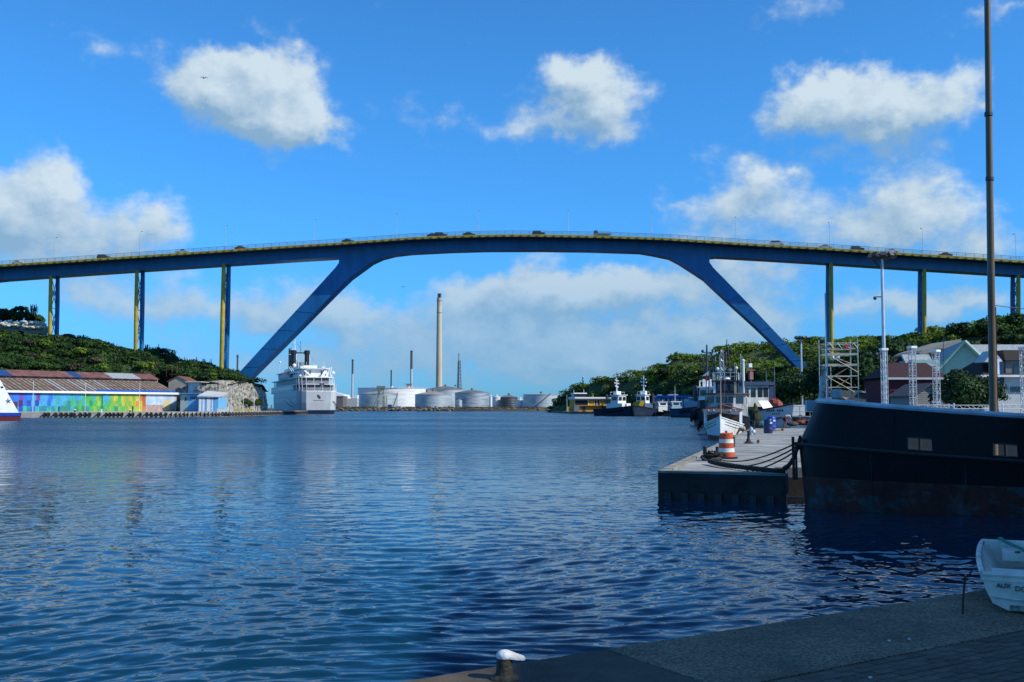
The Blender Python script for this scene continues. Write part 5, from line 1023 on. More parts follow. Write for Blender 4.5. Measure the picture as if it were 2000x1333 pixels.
# ------------------------------------------------------------------ right bank buildings
def wx(px, Y): return (px-1000)/2000*Y
def zy(py, Y): return P(1000, py, Y).z
clap = M('pale grey clapboard', (.22, .23, .22), .75, var=.1, scale=1); mint = M('mint plaster', (.27, .43, .375), .8, var=.08); greyroof = M('light mottled metal roof', (.20, .24, .26), .65, scale=3, col2=(.36, .40, .42)); dred = M('dark red tile roof', (.034, .010, .010), .85, var=.3, scale=2); redwall = M('dark red plaster', (.085, .007, .018), .8); wallw = M('white plaster', (.52, .54, .54), .8, var=.08); beige2 = M('pale beige plaster', (.27, .26, .22), .85, var=.12)
def houses():
    # red house
    Y = 145; t = thing('red_house', 'dark red house with red hip roof behind the truss columns', 'house', (wx(1738, Y), Y, DW)); w = wx(1842, Y)-wx(1738, Y); h = zy(741, Y)-DW; rt = zy(706, Y)-DW
    mb = MB(); mb.box((w/2, 5, h/2), (w, 10, h)); mb.build('wall', redwall, t)
    mb = MB(); mb.add([(-.6, -.6, h+.25), (w+.6, -.6, h+.25), (w+.6, 10.6, h+.25), (-.6, 10.6, h+.25), (w*.22, 5, rt), (w*.95, 5, rt)], [(0, 1, 5, 4), (1, 2, 5), (2, 3, 4, 5), (3, 0, 4), (3, 2, 1, 0)]); mb.build('roof', dred, t)
    mb = MB(); mb.box((w/2, -.4, h+.08), (w+1.3, .5, .3)); mb.build('eave_board', wallw, t); mb = MB(); mb.box((w/2, -.1, h*.40), (w+.1, .26, .18)); mb.build('string_course', wallw, t)
    for x, z, sx, sz in ((.12, .62, .9, 1.3), (.45, .7, .5, 1.7), (.62, .82, .5, .7), (.80, .66, .9, 1.3)):
        f = MB(); f.box((w*x, -.05, h*z), (sx+.16, .14, sz+.16)); fr = f.build('window_frame', wallw if x not in (.12,) else redwall, t); f = MB(); f.box((w*x, -.12, h*z), (sx, .06, sz)); f.build('pane', glass if x in (.12, .8) else offwhite, fr)
    for x in (.3, .55, .75): f = MB(); f.box((w*x, -.05, h*.17), (1.3, .14, h*.32)); f.build('door', navy, t)
    # mint gabled hall with long light roof
    Y = 160; xa = wx(1885, Y); hw = 8.0; t = thing('mint_hall', 'mint green gabled hall with a long light grey roof', 'hall', (xa, Y, DW), R(-16)); ap = zy(666, Y)-DW; h = ap-8.6
    mb = MB(); mb.prism([(-hw, 0, 0), (hw, 0, 0), (hw, 0, h), (0, 0, ap-.3), (-hw, 0, h)], (0, 24, 0)); mb.build('wall', mint, t)
    for s in (-1, 1):
        mb = MB(); a = [(0, -.5, ap-.25), (s*(hw+.6), -.5, h-.95), (s*(hw+.6), 24.5, h-.95), (0, 24.5, ap-.25)]; mb.hexa(a, [(x, y, z+.3) for x, y, z in a]); mb.build('roof_slope', greyroof, t)
        mb = MB(); mb.tube((0, -.62, ap-.1), (s*(hw+.7), -.62, h-.85), .28, n=4); mb.build('barge_board', mint, t)
    mb = MB(); mb.box((0, -.1, h+3.0), (1.4, .2, 2)); mb.build('gable_louvre', M('mint louvre', (.16, .30, .26), .8), t); mb = MB(); mb.tube((-3.2, -1.2, h), (-3.2, -1.2, ap+1), .05, n=5); mb.build('conduit', darkgrey, t)
    # long roof wing to the right behind the white house
    Y = 172; t = thing('long_roofed_wing', 'long light grey roofed wing stretching right behind the tall pole', 'building', (wx(1880, Y), Y, DW)); w = 24; ap = zy(667, Y)-DW; h = ap-9
    mb = MB(); mb.box((w/2+6, 9, h/2), (w, 12, h)); mb.build('wall', mint, t); mb = MB(); mb.prism([(3, 2, h-.3), (3, 9, ap), (3, 16, h-.3)], (w+10, 0, 0)); mb.build('roof', greyroof, t); mb = MB(); mb.tube((18, 8, ap-1), (18, 8, ap+1.2), .3, n=8); mb.sphere((18, 8, ap+1.4), .5, 8, 5); mb.build('roof_vent', white, t)
    # mint porch roofs left of the gable
    Y = 150; t = thing('mint_annex', 'small mint annex with curved grey roofs left of the gabled hall', 'annex', (wx(1800, Y), Y+1.5, DW)); w = wx(1862, Y)-wx(1800, Y)
    mb = MB(); mb.box((w/2, 4, 3.4), (w, 8, 6.8)); mb.build('wall', mint, t)
    for k, (z, d0) in enumerate(((5.4, 0), (8.2, 2.5))): mb = MB(); mb.prism([(-.5, d0-.9, z), (-.5, d0+.6, z+.5), (-.5, d0+2.2, z+1.9), (-.5, d0+2.6, z+1.6), (-.5, d0, z-.15)], (w*.9, 0, 0)); mb.build('roof', greyroof, t)
    mb = MB(); mb.box((w/2, 5.2, 8.0), (w*.9, 5, 2.4)); mb.build('upper_wall', mint, t); f = MB(); f.lathe([(.5, -.05), (.5, .05)], (w*.62, 2.68, 7.3), 12, 'Y'); f.build('round_window', glass, t)
    # clapboard cottage: every board a piece
    Y = 124; t = thing('clapboard_cottage', 'small pale clapboard cottage with a blue lettered sign in its gable', 'cottage', (wx(1786, Y), Y, DW)); w = wx(1851, Y)-wx(1786, Y); h = zy(770, Y)-DW; ap = zy(749, Y)-DW
    mb = MB(); mb.prism([(0, .1, 0), (w, .1, 0), (w, .1, h), (w/2, .1, ap-.2), (0, .1, h)], (0, 8, 0)); mb.build('wall', clap, t)
    nb = 19
    for i in range(nb):
        z0, z1 = (ap-.25)*i/nb, (ap-.25)*(i+1)/nb-.02; c = lambda z: max(0, (z-h)/(ap-h)*w/2) ; a = c(z1) 
        if w-2*a < .3: continue
        mb = MB(); mb.hexa([(a, .0, z0), (w-a, .0, z0), (w-a, .09, z0), (a, .09, z0)], [(a, .05, z1), (w-a, .05, z1), (w-a, .09, z1), (a, .09, z1)]); mb.build('board', clap, t)
    for s in (0, 1):
        a = [(w/2, -.35, ap-.1), (-.4 if s == 0 else w+.4, -.35, h-.35), (-.4 if s == 0 else w+.4, 8.3, h-.35), (w/2, 8.3, ap-.1)]; mb = MB(); mb.hexa(a, [(x, y, z+.16) for x, y, z in a]); mb.build('roof_slope', M('dark bargeboard roof', (.07, .075, .07), .8), t)
    sg = MB(); sg.box((w*.62, -.05, h*.78+.3), (1.0, .06, 1.15)); so = sg.build('sign', M('sign pale blue', (.34, .44, .62), .6), t)
    sg = MB()
    for k, (z, ww) in enumerate(((.38, .4), (.1, .62), (-.1, .62), (-.32, .5))): sg.box((w*.62, -.09, h*.78+.3+z), (ww, .02, .13 if k in (1, 2) else .06))
    tag(sg.build('sign_lettering', M('sign ink', (.03, .05, .14), .6), so), kind='stuff')
    # white house at the right edge with dark dormer
    Y = 128; t = thing('white_house', 'white two storey house with dark red dormer roof at the right edge', 'house', (wx(1921, Y), Y, DW)); w = wx(2030, Y)-wx(1921, Y); h = zy(737, Y)-DW
    mb = MB(); mb.box((w/2, 5, h/2), (w, 10, h)); mb.build('wall', wallw, t); mb = MB(); mb.box((w/2-.2, -.4, h+.12), (w+1.2, 1.0, .26)); mb.build('eave_board', white, t)
    mb = MB(); mb.add([(-.2, -.3, h+.26), (w+.4, -.3, h+.26), (w+.4, 10.4, h+.26), (-.2, 10.4, h+.26), (w*.3, 5, zy(695, Y)-DW), (w, 5, zy(695, Y)-DW)], [(0, 1, 5, 4), (1, 2, 5), (2, 3, 4, 5), (3, 0, 4), (3, 2, 1, 0)]); mb.build('roof', dred, t)
    xd = wx(1966, Y)-wx(1921, Y); dr = zy(684, Y)-DW; dw_ = w-xd-.2
    mb = MB(); mb.box((xd+dw_/2, 1.2, (h+.3+zy(703, Y)-DW)/2), (dw_, 2.0, zy(703, Y)-DW-h-.3)); dm = mb.build('dormer_wall', M('dormer grey', (.16, .16, .15), .8), t); mb = MB(); mb.box((xd+dw_*.5, .16, h+1.0), (dw_*.5, .1, 1.1)); mb.build('pane', glass, dm)
    mb = MB(); mb.prism([(xd-.3, -.3, zy(704, Y)-DW), (xd-.3, .1, dr), (xd-.3, 3.5, dr), (xd-.3, 4.2, zy(704, Y)-DW)], (dw_+.3, 0, 0)); mb.build('dormer_roof', M('dark brown roof', (.022, .014, .015), .8), t)
    g = xd-1.6; mb = MB(); mb.prism([(g-1.2, -.15, zy(706, Y)-DW-.1), (g, -.15, zy(685, Y)-DW), (g+1.2, -.15, zy(706, Y)-DW-.1)], (0, 3, 0)); mb.build('gable', wallw, t); mb = MB(); mb.box((g+.6, -.1, (h+zy(707, Y)-DW)/2+.2), (.5, .12, zy(707, Y)-DW-h+.2)); mb.build('post', white, t); mb = MB(); mb.box((g+.95, -.14, (zy(707, Y)+zy(750, Y))/2-DW), (.5, .1, zy(707, Y)-zy(750, Y))); mb.build('blue_board', navy, t)
    for a, b in ((1945, 1957), (1971, 1982.5), (1984, 1994)): 
        x0, x1 = wx(a, Y)-wx(1921, Y), wx(b, Y)-wx(1921, Y); f = MB(); f.box(((x0+x1)/2, -.03, zy(761, Y)-DW), (x1-x0+.14, .1, .86)); fr = f.build('window_frame', white, t); f = MB(); f.box(((x0+x1)/2, -.09, zy(761, Y)-DW), (x1-x0, .06, .74)); f.build('pane', glass, fr)
    mb = MB(); mb.box((-.2, -.1, h-.9), (.9, .5, 1.5)); mb.build('porch_post', white, t)
    # beige building high behind
    Y = 205; t = thing('beige_building', 'large pale beige building with sloping roofline behind the mint hall', 'building', (wx(1790, Y), Y, 2)); X = lambda p: wx(p, Y)-wx(1790, Y); Z = lambda p: zy(p, Y)-2
    mb = MB(); mb.prism([(X(1792), 0, 0), (X(1885), 0, 0), (X(1885), 0, Z(669)), (X(1876), 0, Z(663)), (X(1806), 0, Z(684)), (X(1796), 0, Z(690)), (X(1808), 0, Z(703)), (X(1792), 0, Z(703))], (0, 14, 0)); mb.build('wall', beige2, t)
    mb = MB(); mb.box(((X(1830)+X(1861))/2, -.05, Z(696)), (X(1861)-X(1830), .2, 3.0)); mb.build('window', M('brown shutter', (.05, .025, .02), .7), t)
    mb = MB(); mb.box(((X(1815)+X(1870))/2, -.5, Z(690.5)), (X(1870)-X(1815), 1.2, .25)); mb.build('ledge', beige2, t)
    Y = 214; t = thing('old_house', 'weathered low house with rusty roof on the slope left of the beige building', 'house', (wx(1744, Y), Y, 4)); X = lambda p: wx(p, Y)-wx(1744, Y); Z = lambda p: zy(p, Y)-4
    mb = MB(); mb.prism([(X(1746), 0, 0), (X(1806), 0, 0), (X(1806), 0, Z(702)), (X(1797), 0, Z(690)), (X(1786), 0, Z(697)), (X(1746), 0, Z(704))], (0, 9, 0)); mb.build('wall', M('weathered wall', (.22, .20, .18), .9, var=.3, scale=.6), t)
    mb = MB(); mb.hexa([(X(1744), -.5, Z(706)), (X(1788), -.5, Z(697)), (X(1788), 9, Z(693)), (X(1744), 9, Z(700))], [(X(1744), -.5, Z(705)), (X(1788), -.5, Z(696)), (X(1788), 9, Z(692)), (X(1744), 9, Z(699))]); mb.build('roof', rust, t)
    for p in (1757, 1770, 1792): f = MB(); f.box((X(p), -.03, Z(706)), (1.0, .1, 1.7)); f.build('window', glass, t)
    # stone wall and ochre wall by the scaffold
    Y = 170; t = thing('stone_shed', 'low dark stone shed behind the scaffold tower', 'shed', (wx(1628, Y), Y, .64)); X = lambda p: wx(p, Y)-wx(1628, Y); Z = lambda p: zy(p, Y)-.64
    mb = MB(); mb.prism([(X(1630), 0, 0), (X(1708), 0, 0), (X(1708), 0, Z(773)), (X(1680), 0, Z(767)), (X(1640), 0, Z(762)), (X(1630), 0, Z(768))], (0, 6, 0)); mb.build('wall', M('dark stone', (.05, .06, .06), .9, scale=2.5, col2=(.15, .16, .155), bump=.6, bscale=4), t)
    mb = MB(); mb.hexa([(X(1680), -.4, Z(767)+.02), (X(1710), -.4, Z(773)+.02), (X(1710), 6.3, Z(770)), (X(1680), 6.3, Z(764))], [(X(1680), -.4, Z(767)+.3), (X(1710), -.4, Z(773)+.3), (X(1710), 6.3, Z(770)+.3), (X(1680), 6.3, Z(764)+.3)]); mb.build('roof', grey, t)
    t = thing('ochre_wall', 'short ochre wall between the stone shed and the red house', 'wall', (wx(1706, 165), 165, .64)); mb = MB(); mb.box((1.7, 0, 2.0), (3.4, .5, 4.0)); mb.build('wall', M('ochre plaster', (.16, .11, .03), .85), t); mb = MB(); mb.box((1.7, 0, 4.06), (3.6, .6, .14)); mb.build('coping', grey, t)
houses()
def right_trees():
    V = tree_variants(3, 7.5, 8.0, [leaf_dark, leaf_dark, leaf_dark], 2600, .34, 500, False)
    for i, (px, Y, py, s, k, lab) in enumerate([(1868, 112, 0, .62, 0, 'left half of the dense dark tree clump in front of the mint hall'), (1893, 114, 0, .80, 1, 'taller right half of the dense dark tree clump in front of the mint hall'), (1912, 118, 0, .66, 2, 'dark tree beside the tall pole in front of the white house'),
        (1757, 232, 0, 2.05, 0, 'large dark round tree on the skyline right of the tall floodlight mast'), (1738, 226, 0, 1.3, 1, 'dark tree beside the floodlight mast on the slope'), (1660, 215, 0, 1.25, 2, 'dark tree behind the right side of the scaffold tower'), (1690, 200, 0, 1.2, 0, 'dark tree between the scaffold tower and the floodlight mast'), (1590, 225, 0, 1.2, 1, 'dark tree behind the left side of the scaffold tower'), (1545, 235, 0, 1.25, 2, 'dark tree behind the crouching person at the wharf end'), (1620, 205, 0, 1.1, 0, 'dark tree in the middle behind the scaffold tower'), (1712, 205, 0, 1.0, 2, 'dark shrubby tree above the ochre wall'),(1515, 255, 0, 1.2, 0, 'dark tree behind the red deck cargo at the wharf'),(1480, 268, 0, 1.15, 1, 'dark tree behind the blue wheelhouse boat')]):
        x = wx(px, Y); z = max(.6, float(hR(x, Y))-.3) if Y > 180 else DW-.2
        if Y > 225: z = float(hR(x, max(Y, 262)))-.5
        plant('broad_tree', lab, 'tree', V[k], (x, Y, z), s, i*1.7, 'dark broad trees on the right bank')
right_trees()
# ------------------------------------------------------------------ masts, scaffold, trusses
def masts():
    def floodmast(label, px, Y, py_top, r, heads, base=DW, hw=1.2):
        x = wx(px, Y); h = zy(py_top, Y)-base; t = thing('floodlight_mast', label, 'floodlight mast', (x, Y, base), 0, 'floodlight masts on the right bank'); mb = MB(); mb.tube((0, 0, 0), (0, 0, h), r, r*.72, 12); mb.build('mast', M('light grey mast paint', (.55, .60, .64), .4, .2), t)
        mb = MB(); mb.lathe([(hw*.5, h), (hw*1.0, h+.08), (hw*1.0, h+.22), (.2, h+.3)], n=16)
        for i in range(6): a = i*math.pi/3; mb.tube((r*.7*math.cos(a), r*.7*math.sin(a), h-1.1), (hw*.8*math.cos(a), hw*.8*math.sin(a), h), .05, n=4)
        mb.build('head_frame', darkgrey, t)
        for i in range(heads):
            a = 2*math.pi*i/heads+.3; mb = MB(); mb.box((0, 0, 0), (.62, .34, .55), rx=-.6); m4 = Matrix.Translation((hw*1.02*math.cos(a), hw*1.02*math.sin(a), h+.42)) @ Matrix.Rotation(a+math.pi/2, 4, 'Z'); mb.v = [tuple(m4 @ Vector(v)) for v in mb.v]; mb.build('floodlight', M('floodlight housing', (.05, .055, .06), .5), t)
        return t, h
    t, h = floodmast('tall floodlight mast with cluster head overlapping the bridge deck', 1727.5, 120, 507, .23, 9, hw=1.35)
    for z in (.38, .72): mb = MB(); mb.box((-.55, 0, h*z+1), (.7, .12, .12)); mb.sphere((-.9, 0, h*z+.85), .22, 8, 6); mb.build('camera', darkgrey, t)
    floodmast('floodlight mast standing in front of the foot of the right slanted leg', 1565.5, 240, 663, .28, 8, 1.0, 1.25)
    floodmast('distant floodlight mast rising left of the black lattice mast', 1409, 372, 703, .36, 6, 1.0, 1.5)
    # scaffold tower
    Y = 150; x0, x1 = wx(1613, Y), wx(1676, Y); w = x1-x0; t = thing('scaffold_tower', 'tubular scaffold tower with red star at its top', 'scaffold', (x0, Y, .64)); Z = lambda p: zy(p, Y)-.64
    sc = M('scaffold steel', (.38, .42, .40), .5, .4); scr = M('scaffold brace tan', (.36, .30, .22), .6, .3)
    for x, y in ((0, 0), (w, 0), (0, 3.2), (w, 3.2), (w*.36, 3.2)): mb = MB(); mb.tube((x, y, 0), (x, y, Z(662 if x != w*.36 else 715)), .075, n=6); mb.build('standard', sc, t)
    for py in (670.5, 681, 691, 693.5, 712, 714, 735, 757, 778): 
        for y in (0, 3.2): mb = MB(); mb.tube((0, y, Z(py)), (w, y, Z(py)), .06, n=6); mb.build('ledger', sc, t)
        for x in (0, w): mb = MB(); mb.tube((x, 0, Z(py)), (x, 3.2, Z(py)), .05, n=5); mb.build('transom', sc, t)
    for a, b, y in (((0, 735), (w, 771), 0), ((w*.2, 698), (w, 728), 0), ((w*.5, 735), (w, 751), 3.2), ((0, 751), (w, 714), 3.2), ((w*.5, 757), (w, 735), 3.2), ((w*.5, 776), (w*.85, 790), 0), ((w*.3, 684), (w*.5, 690), 3.2), ((0, 770), (w*.35, 757), 3.2), ((w*.6, 699), (w, 709), 3.2)): mb = MB(); mb.tube((a[0], y-.1, Z(a[1])), (b[0], y-.1, Z(b[1])), .055, n=6); mb.build('brace', scr, t)
    for i in range(8): mb = MB(); a, b = w*i/8, w*(i+1)/8; mb.tube((a, -.08, Z(670.5 if i % 2 else 681)), (b, -.08, Z(681 if i % 2 else 670.5)), .045, n=5); mb.build('truss_web', sc, t)
    mb = MB(); 
    for j in range(5): a = R(90+72*j); mb.prism([(w*.67, -.22, Z(677.5)), (w*.67+.2*math.cos(a-.6), -.22, Z(677.5)+.2*math.sin(a-.6)), (w*.67+.62*math.cos(a), -.22, Z(677.5)+.62*math.sin(a)), (w*.67+.2*math.cos(a+.6), -.22, Z(677.5)+.2*math.sin(a+.6))], (0, .06, 0))
    mb.build('star', M('star red', (.45, .05, .06), .5), t)
    for px in (1630, 1641): mb = MB(); mb.lathe([(.28, -.3), (.34, 0), (.28, .3)], (wx(px, Y)-x0, 1, Z(699)), 10); mb.build('work_lamp', offwhite, t)
    # white truss columns and the truss barrier
    proto = None; Y = 75
    labs = ['white truss column leftmost, right in front of the tall floodlight mast', 'white truss column in front of the right half of the red house', 'slightly thinner white truss column before the clapboard cottage', 'white truss column cut off by the right edge of the picture']
    for i, (px, py) in enumerate(((1727, 684), (1782.5, 680), (1828.5, 687), (1999, 682))):
        x = wx(px, Y); h = zy(py, Y)-.84
        if proto is None:
            t = proto = thing('truss_column', labs[0], 'truss column', (x, Y, .84), .12, 'white truss columns'); hh = h; mb = MB(); al = M('white aluminium', (.52, .55, .57), .45, .3); w = .34
            for sx in (-1, 1):
                for sy in (-1, 1): mb.tube((sx*w/2, sy*w/2, .3), (sx*w/2, sy*w/2, h), .028, n=6)
            tag(mb.build('chord', al, t), kind='stuff'); mb = MB(); n = 15
            for k in range(n):
                a, b = .3+(h-.3)*k/n, .3+(h-.3)*(k+1)/n
                for s in (-1, 1): mb.tube((-w/2, s*w/2, b), (w/2, s*w/2, b), .016, n=4); mb.tube((-w/2 if k % 2 else w/2, s*w/2, a), (w/2 if k % 2 else -w/2, s*w/2, b), .016, n=4); mb.tube((s*w/2, -w/2, a), (s*w/2, w/2, b), .016, n=4)
            mb.build('lacing', al, t); mb = MB(); mb.box((0, 0, h+.05), (.50, .50, .16)); mb.build('top_plate', white, t); mb = MB(); mb.box((0, 0, .1), (.7, .7, .2)); mb.build('base_block', black, t)
            for s in (-1, 1): mb = MB(); mb.tube((s*.9, -.3, .02), (s*.17, 0, 1.1), .03, n=5); mb.build('stay', galv, t)
        else: dup(proto, (x, Y, .84), .12+.2*i, labs[i], scale=(1, 1, h/hh))
    al = M('white aluminium', (.52, .55, .57), .45, .3)
    for i, (pa, pb, py, lab) in enumerate(((1733, 1778, 797, 'dark faced truss barrier between the first two truss columns'), (1790, 1838, 795, 'horizontal white truss below the clapboard cottage'), (1839, 1893, 795.5, 'horizontal white truss below the dense dark tree'), (1895, 1928, 795.5, 'short horizontal truss left of the tall pole'), (1946, 1994, 795, 'horizontal white truss right of the tall pole'))):
        Y = 74; x0, x1 = wx(pa, Y), wx(pb, Y); w = x1-x0; t = thing('truss_barrier', lab, 'truss barrier', (x0, Y, .84), 0, 'horizontal trusses along the yard'); zc = zy(py, Y)-.84; mb = MB()
        for dz_ in (-.13, .13):
            for y in (-.12, .12): mb.tube((0, y, zc+dz_), (w, y, zc+dz_), .025, n=5)
        tag(mb.build('chord', al, t), kind='stuff'); mb = MB(); n = max(3, int(w/.26))
        for k in range(n): mb.tube((w*k/n, -.12, zc-.13 if k % 2 else zc+.13), (w*(k+1)/n, -.12, zc+.13 if k % 2 else zc-.13), .018, n=4)
        mb.build('lacing', al, t)
        for x in (.1, w-.1): mb = MB(); mb.tube((x, 0, 0), (x, 0, zc-.12), .03, n=6); mb.build('leg', al, t)
    for px, lab in ((1861.5, 'thin white post in front of the truss below the dark tree'), (1956, 'thin white post right of the tall pole')): t = thing('post', lab, 'post', (wx(px, 70), 70, .84), 0, 'thin white posts in the yard'); mb = MB(); mb.tube((0, 0, 0), (0, 0, zy(790, 70)-.84), .045, n=8); mb.build('shaft', white, t); mb = MB(); mb.sphere((0, 0, zy(790, 70)-.84), .06, 8, 5); mb.build('cap', white, t)
    # clutter in the yard behind the ship
    for px, Y, sx, sz, mat, lab in ((1866, 72, 1.5, .8, navy, 'dark blue crate in the yard under the truss'), (1900, 73, 1.2, .7, M('dark brown crate', (.05, .03, .02), .8), 'dark brown crate in the yard left of the tall pole'), (1975, 72, 1.8, .75, M('dark green tarp', (.015, .03, .025), .8), 'dark tarpaulin covered heap right of the tall pole'), (1773, 74, .7, .55, black, 'black equipment box at the foot of the second truss column'), (1716, 74, .6, .5, black, 'black equipment box at the foot of the leftmost truss column')):
        t = thing('crate', lab, 'crate', (wx(px, Y), Y-.6, .84), px*.1, 'boxes in the yard'); mb = MB(); mb.box((0, 0, sz/2), (sx, .6, sz)); mb.build('box', mat, t); mb = MB(); mb.box((0, 0, sz+.02), (sx+.05, .65, .04)); mb.build('lid', mat, t)
    # parked lorry and rail fence at the end of the wharf
    Y = 190; t = thing('van', 'white and blue van parked under the dark trees at the wharf end', 'van', (wx(1538, Y), Y, .84)); mb = MB(); mb.prism([(-1.2, -.9, .5), (2.9, -.9, .5), (2.9, -.9, 2.5), (-.3, -.9, 2.5), (-1.2, -.9, 1.5)], (0, 1.8, 0)); mb.build('body', offwhite, t); mb = MB(); mb.prism([(-1.0, -.93, 1.55), (.3, -.93, 1.55), (.3, -.93, 2.25), (-.35, -.93, 2.25)], (0, .02, 0)); mb.build('window', glass, t)
    for x in (-.4, 2.0): mb = MB(); mb.lathe([(.36, -.12), (.36, .12)], (x, -.8, .36), 12, 'Y'); mb.build('wheel', rubber, t)
    Y = 150; x0, x1 = wx(1522, Y), wx(1600, Y); t = thing('rail_fence', 'dark tubular rail fence across the end of the wharf', 'fence', (x0, Y, .84)); w = x1-x0
    for i in range(5): mb = MB(); mb.tube((w*i/4, 0, 0), (w*i/4, 0, 2.2), .06, n=6); mb.build('post', grey, t)
    for z in (.7, 1.4, 2.2): mb = MB(); mb.tube((0, -.05, z), (w, -.05, z), .05, n=6); mb.build('rail', grey, t)
    r_ = random.Random(8)
    for i, (px, Y, py, s, mat, lab) in enumerate(((1587, 118, 828, .7, M('dull red net', (.14, .02, .025), .9), 'heap of dull red net left of the black ship bow'), (1562, 120, 829, .5, M('orange net', (.20, .05, .02), .9), 'small orange brown net heap behind the crouching person'), (1546, 112, 829, .45, M('brown net', (.07, .05, .03), .9), 'brown heap of gear right of the crouching person'), (1568, 126, 826, .7, black, 'black heap of gear in front of the rail fence'))):
        mb = MB(); mb.sphere((0, 0, .25), s, 12, 7, (1.4, 1, .6)); mb.v = [tuple(Vector(v)*(1+.35*mnoise.noise(Vector(v)*2.2+Vector((i*5, 0, 0))))) for v in mb.v]; o = mb.build('net_heap', mat); o.location = (wx(px, Y), Y, .84); tag(o, lab, 'net heap', 'gear heaped on the wharf')
masts()
# ------------------------------------------------------------------ boats on the right
def fishing_boat():
    th = math.pi-.255; t = thing('fishing_boat', 'white wooden fishing boat with red brown canopy, bow towards us at the wharf', 'boat', (19.0, 92.5, 0), th)
    boot = M('boot top red', (.16, .035, .02), .6); L_ = 9.4
    mb, tops = hull_mb(L_, 3.55, 1.25, 2.05, flare=.22, rake=.07, boot=.42, full=.30, p=1.9, sheer=2.4); mb.build('hull', [white, boot], t, False)
    gunwale(tops, .06, white, t); deck(tops, .25, M('boat deck grey', (.25, .26, .25), .8), t)
    trim = M('dark trim', (.04, .04, .03), .6); gold = M('gold trim', (.42, .33, .05), .6)
    for dz_, m, r in ((.24, trim, .022), (.46, gold, .028)):
        for s in (1, -1):
            mb = MB(); pts = []
            for (x, y, z) in tops[9:21]:
                f = 1-dz_/max(z, .1); tt = (y+L_/2)/L_; w = x*(1-.22*(dz_/z)*(1+2*max(0, tt-.5)))+.02; pts.append((s*w, y-.07*L_*tt**4*(dz_/z), z-dz_))
            mb.pipe(pts, r, 5); mb.build('trim_line', m, t)
    mb = MB(); mb.tube((0, L_/2-.1, 1.2), (0, L_/2+.02, 2.25), .07, n=8); mb.build('stem_post', white, t)
    # canopy on posts
    for s in (-1, 1):
        for y in (-3.3, -1.6, 0, 1.5): mb = MB(); mb.tube((s*1.52, y, 1.1), (s*1.55, y, 2.66), .055, n=6); mb.build('canopy_post', white, t)
        mb = MB(); a = [(0, -3.7, 3.05), (s*1.75, -3.7, 2.62), (s*1.75, 1.8, 2.62), (0, 1.8, 3.05)]; mb.hexa(a, [(x, y, z+.06) for x, y, z in a]); mb.build('canopy_roof', M('canopy red brown', (.20, .055, .03), .7, var=.2), t)
        mb = MB(); mb.box((s*.95, -2.0, 1.6), (1.0, 1.6, 1.2)); mb.build('engine_box', M('boat box brown', (.12, .06, .04), .8), t)
    mb = MB(); mb.box((0, 1.76, 2.60), (3.3, .08, .26)); mb.build('canopy_beam', M('pinkish board', (.34, .22, .20), .7), t)
    for x in (-1.2, -.75, .7, 1.15): mb = MB(); mb.sphere((x, 1.84, 2.6), .06, 6, 4); mb.build('bead', offwhite, t)
    mb = MB(); mb.tube((0, 3.1, 1.7), (0, 3.0, 5.4), .06, .035, 8); mb.build('mast', M('pink brown mast', (.34, .20, .16), .7), t)
    mb = MB(); mb.pipe([(0, 3.0, 5.3), (0, 4.6, 2.2)], .012, 4); mb.pipe([(.0, 3, 5.3), (1.5, -3, 2.7)], .012, 4); mb.pipe([(0, 3, 5.3), (-1.5, -3, 2.7)], .012, 4); mb.build('stay', darkgrey, t)
    mb = MB(); mb.lathe([(.05, -.28), (.2, -.22), (.2, .22), (.05, .28)], (-1.75, 2.1, 1.0), 12, 'X'); mb.build('roll_fender', M('cream canvas', (.46, .42, .34), .8), t)
    mb = MB(); mb.hexa([(-1.35, 2.9, .5), (-1.22, 2.9, .5), (-1.5, 2.3, 1.1), (-1.7, 2.3, 1.1)], [(-1.4, 3.05, .5), (-1.27, 3.05, .5), (-1.55, 2.45, 1.1), (-1.75, 2.45, 1.1)]); mb.build('anchor_stock', M('dark wood', (.05, .04, .035), .8), t)
    mb = MB(); mb.pipe([(1.6, 2.5, 1.3), (2.4, 5, .2), (3.0, 6.2, -.1)], .02, 5); mb.build('mooring_line', darkgrey, t)
fishing_boat()
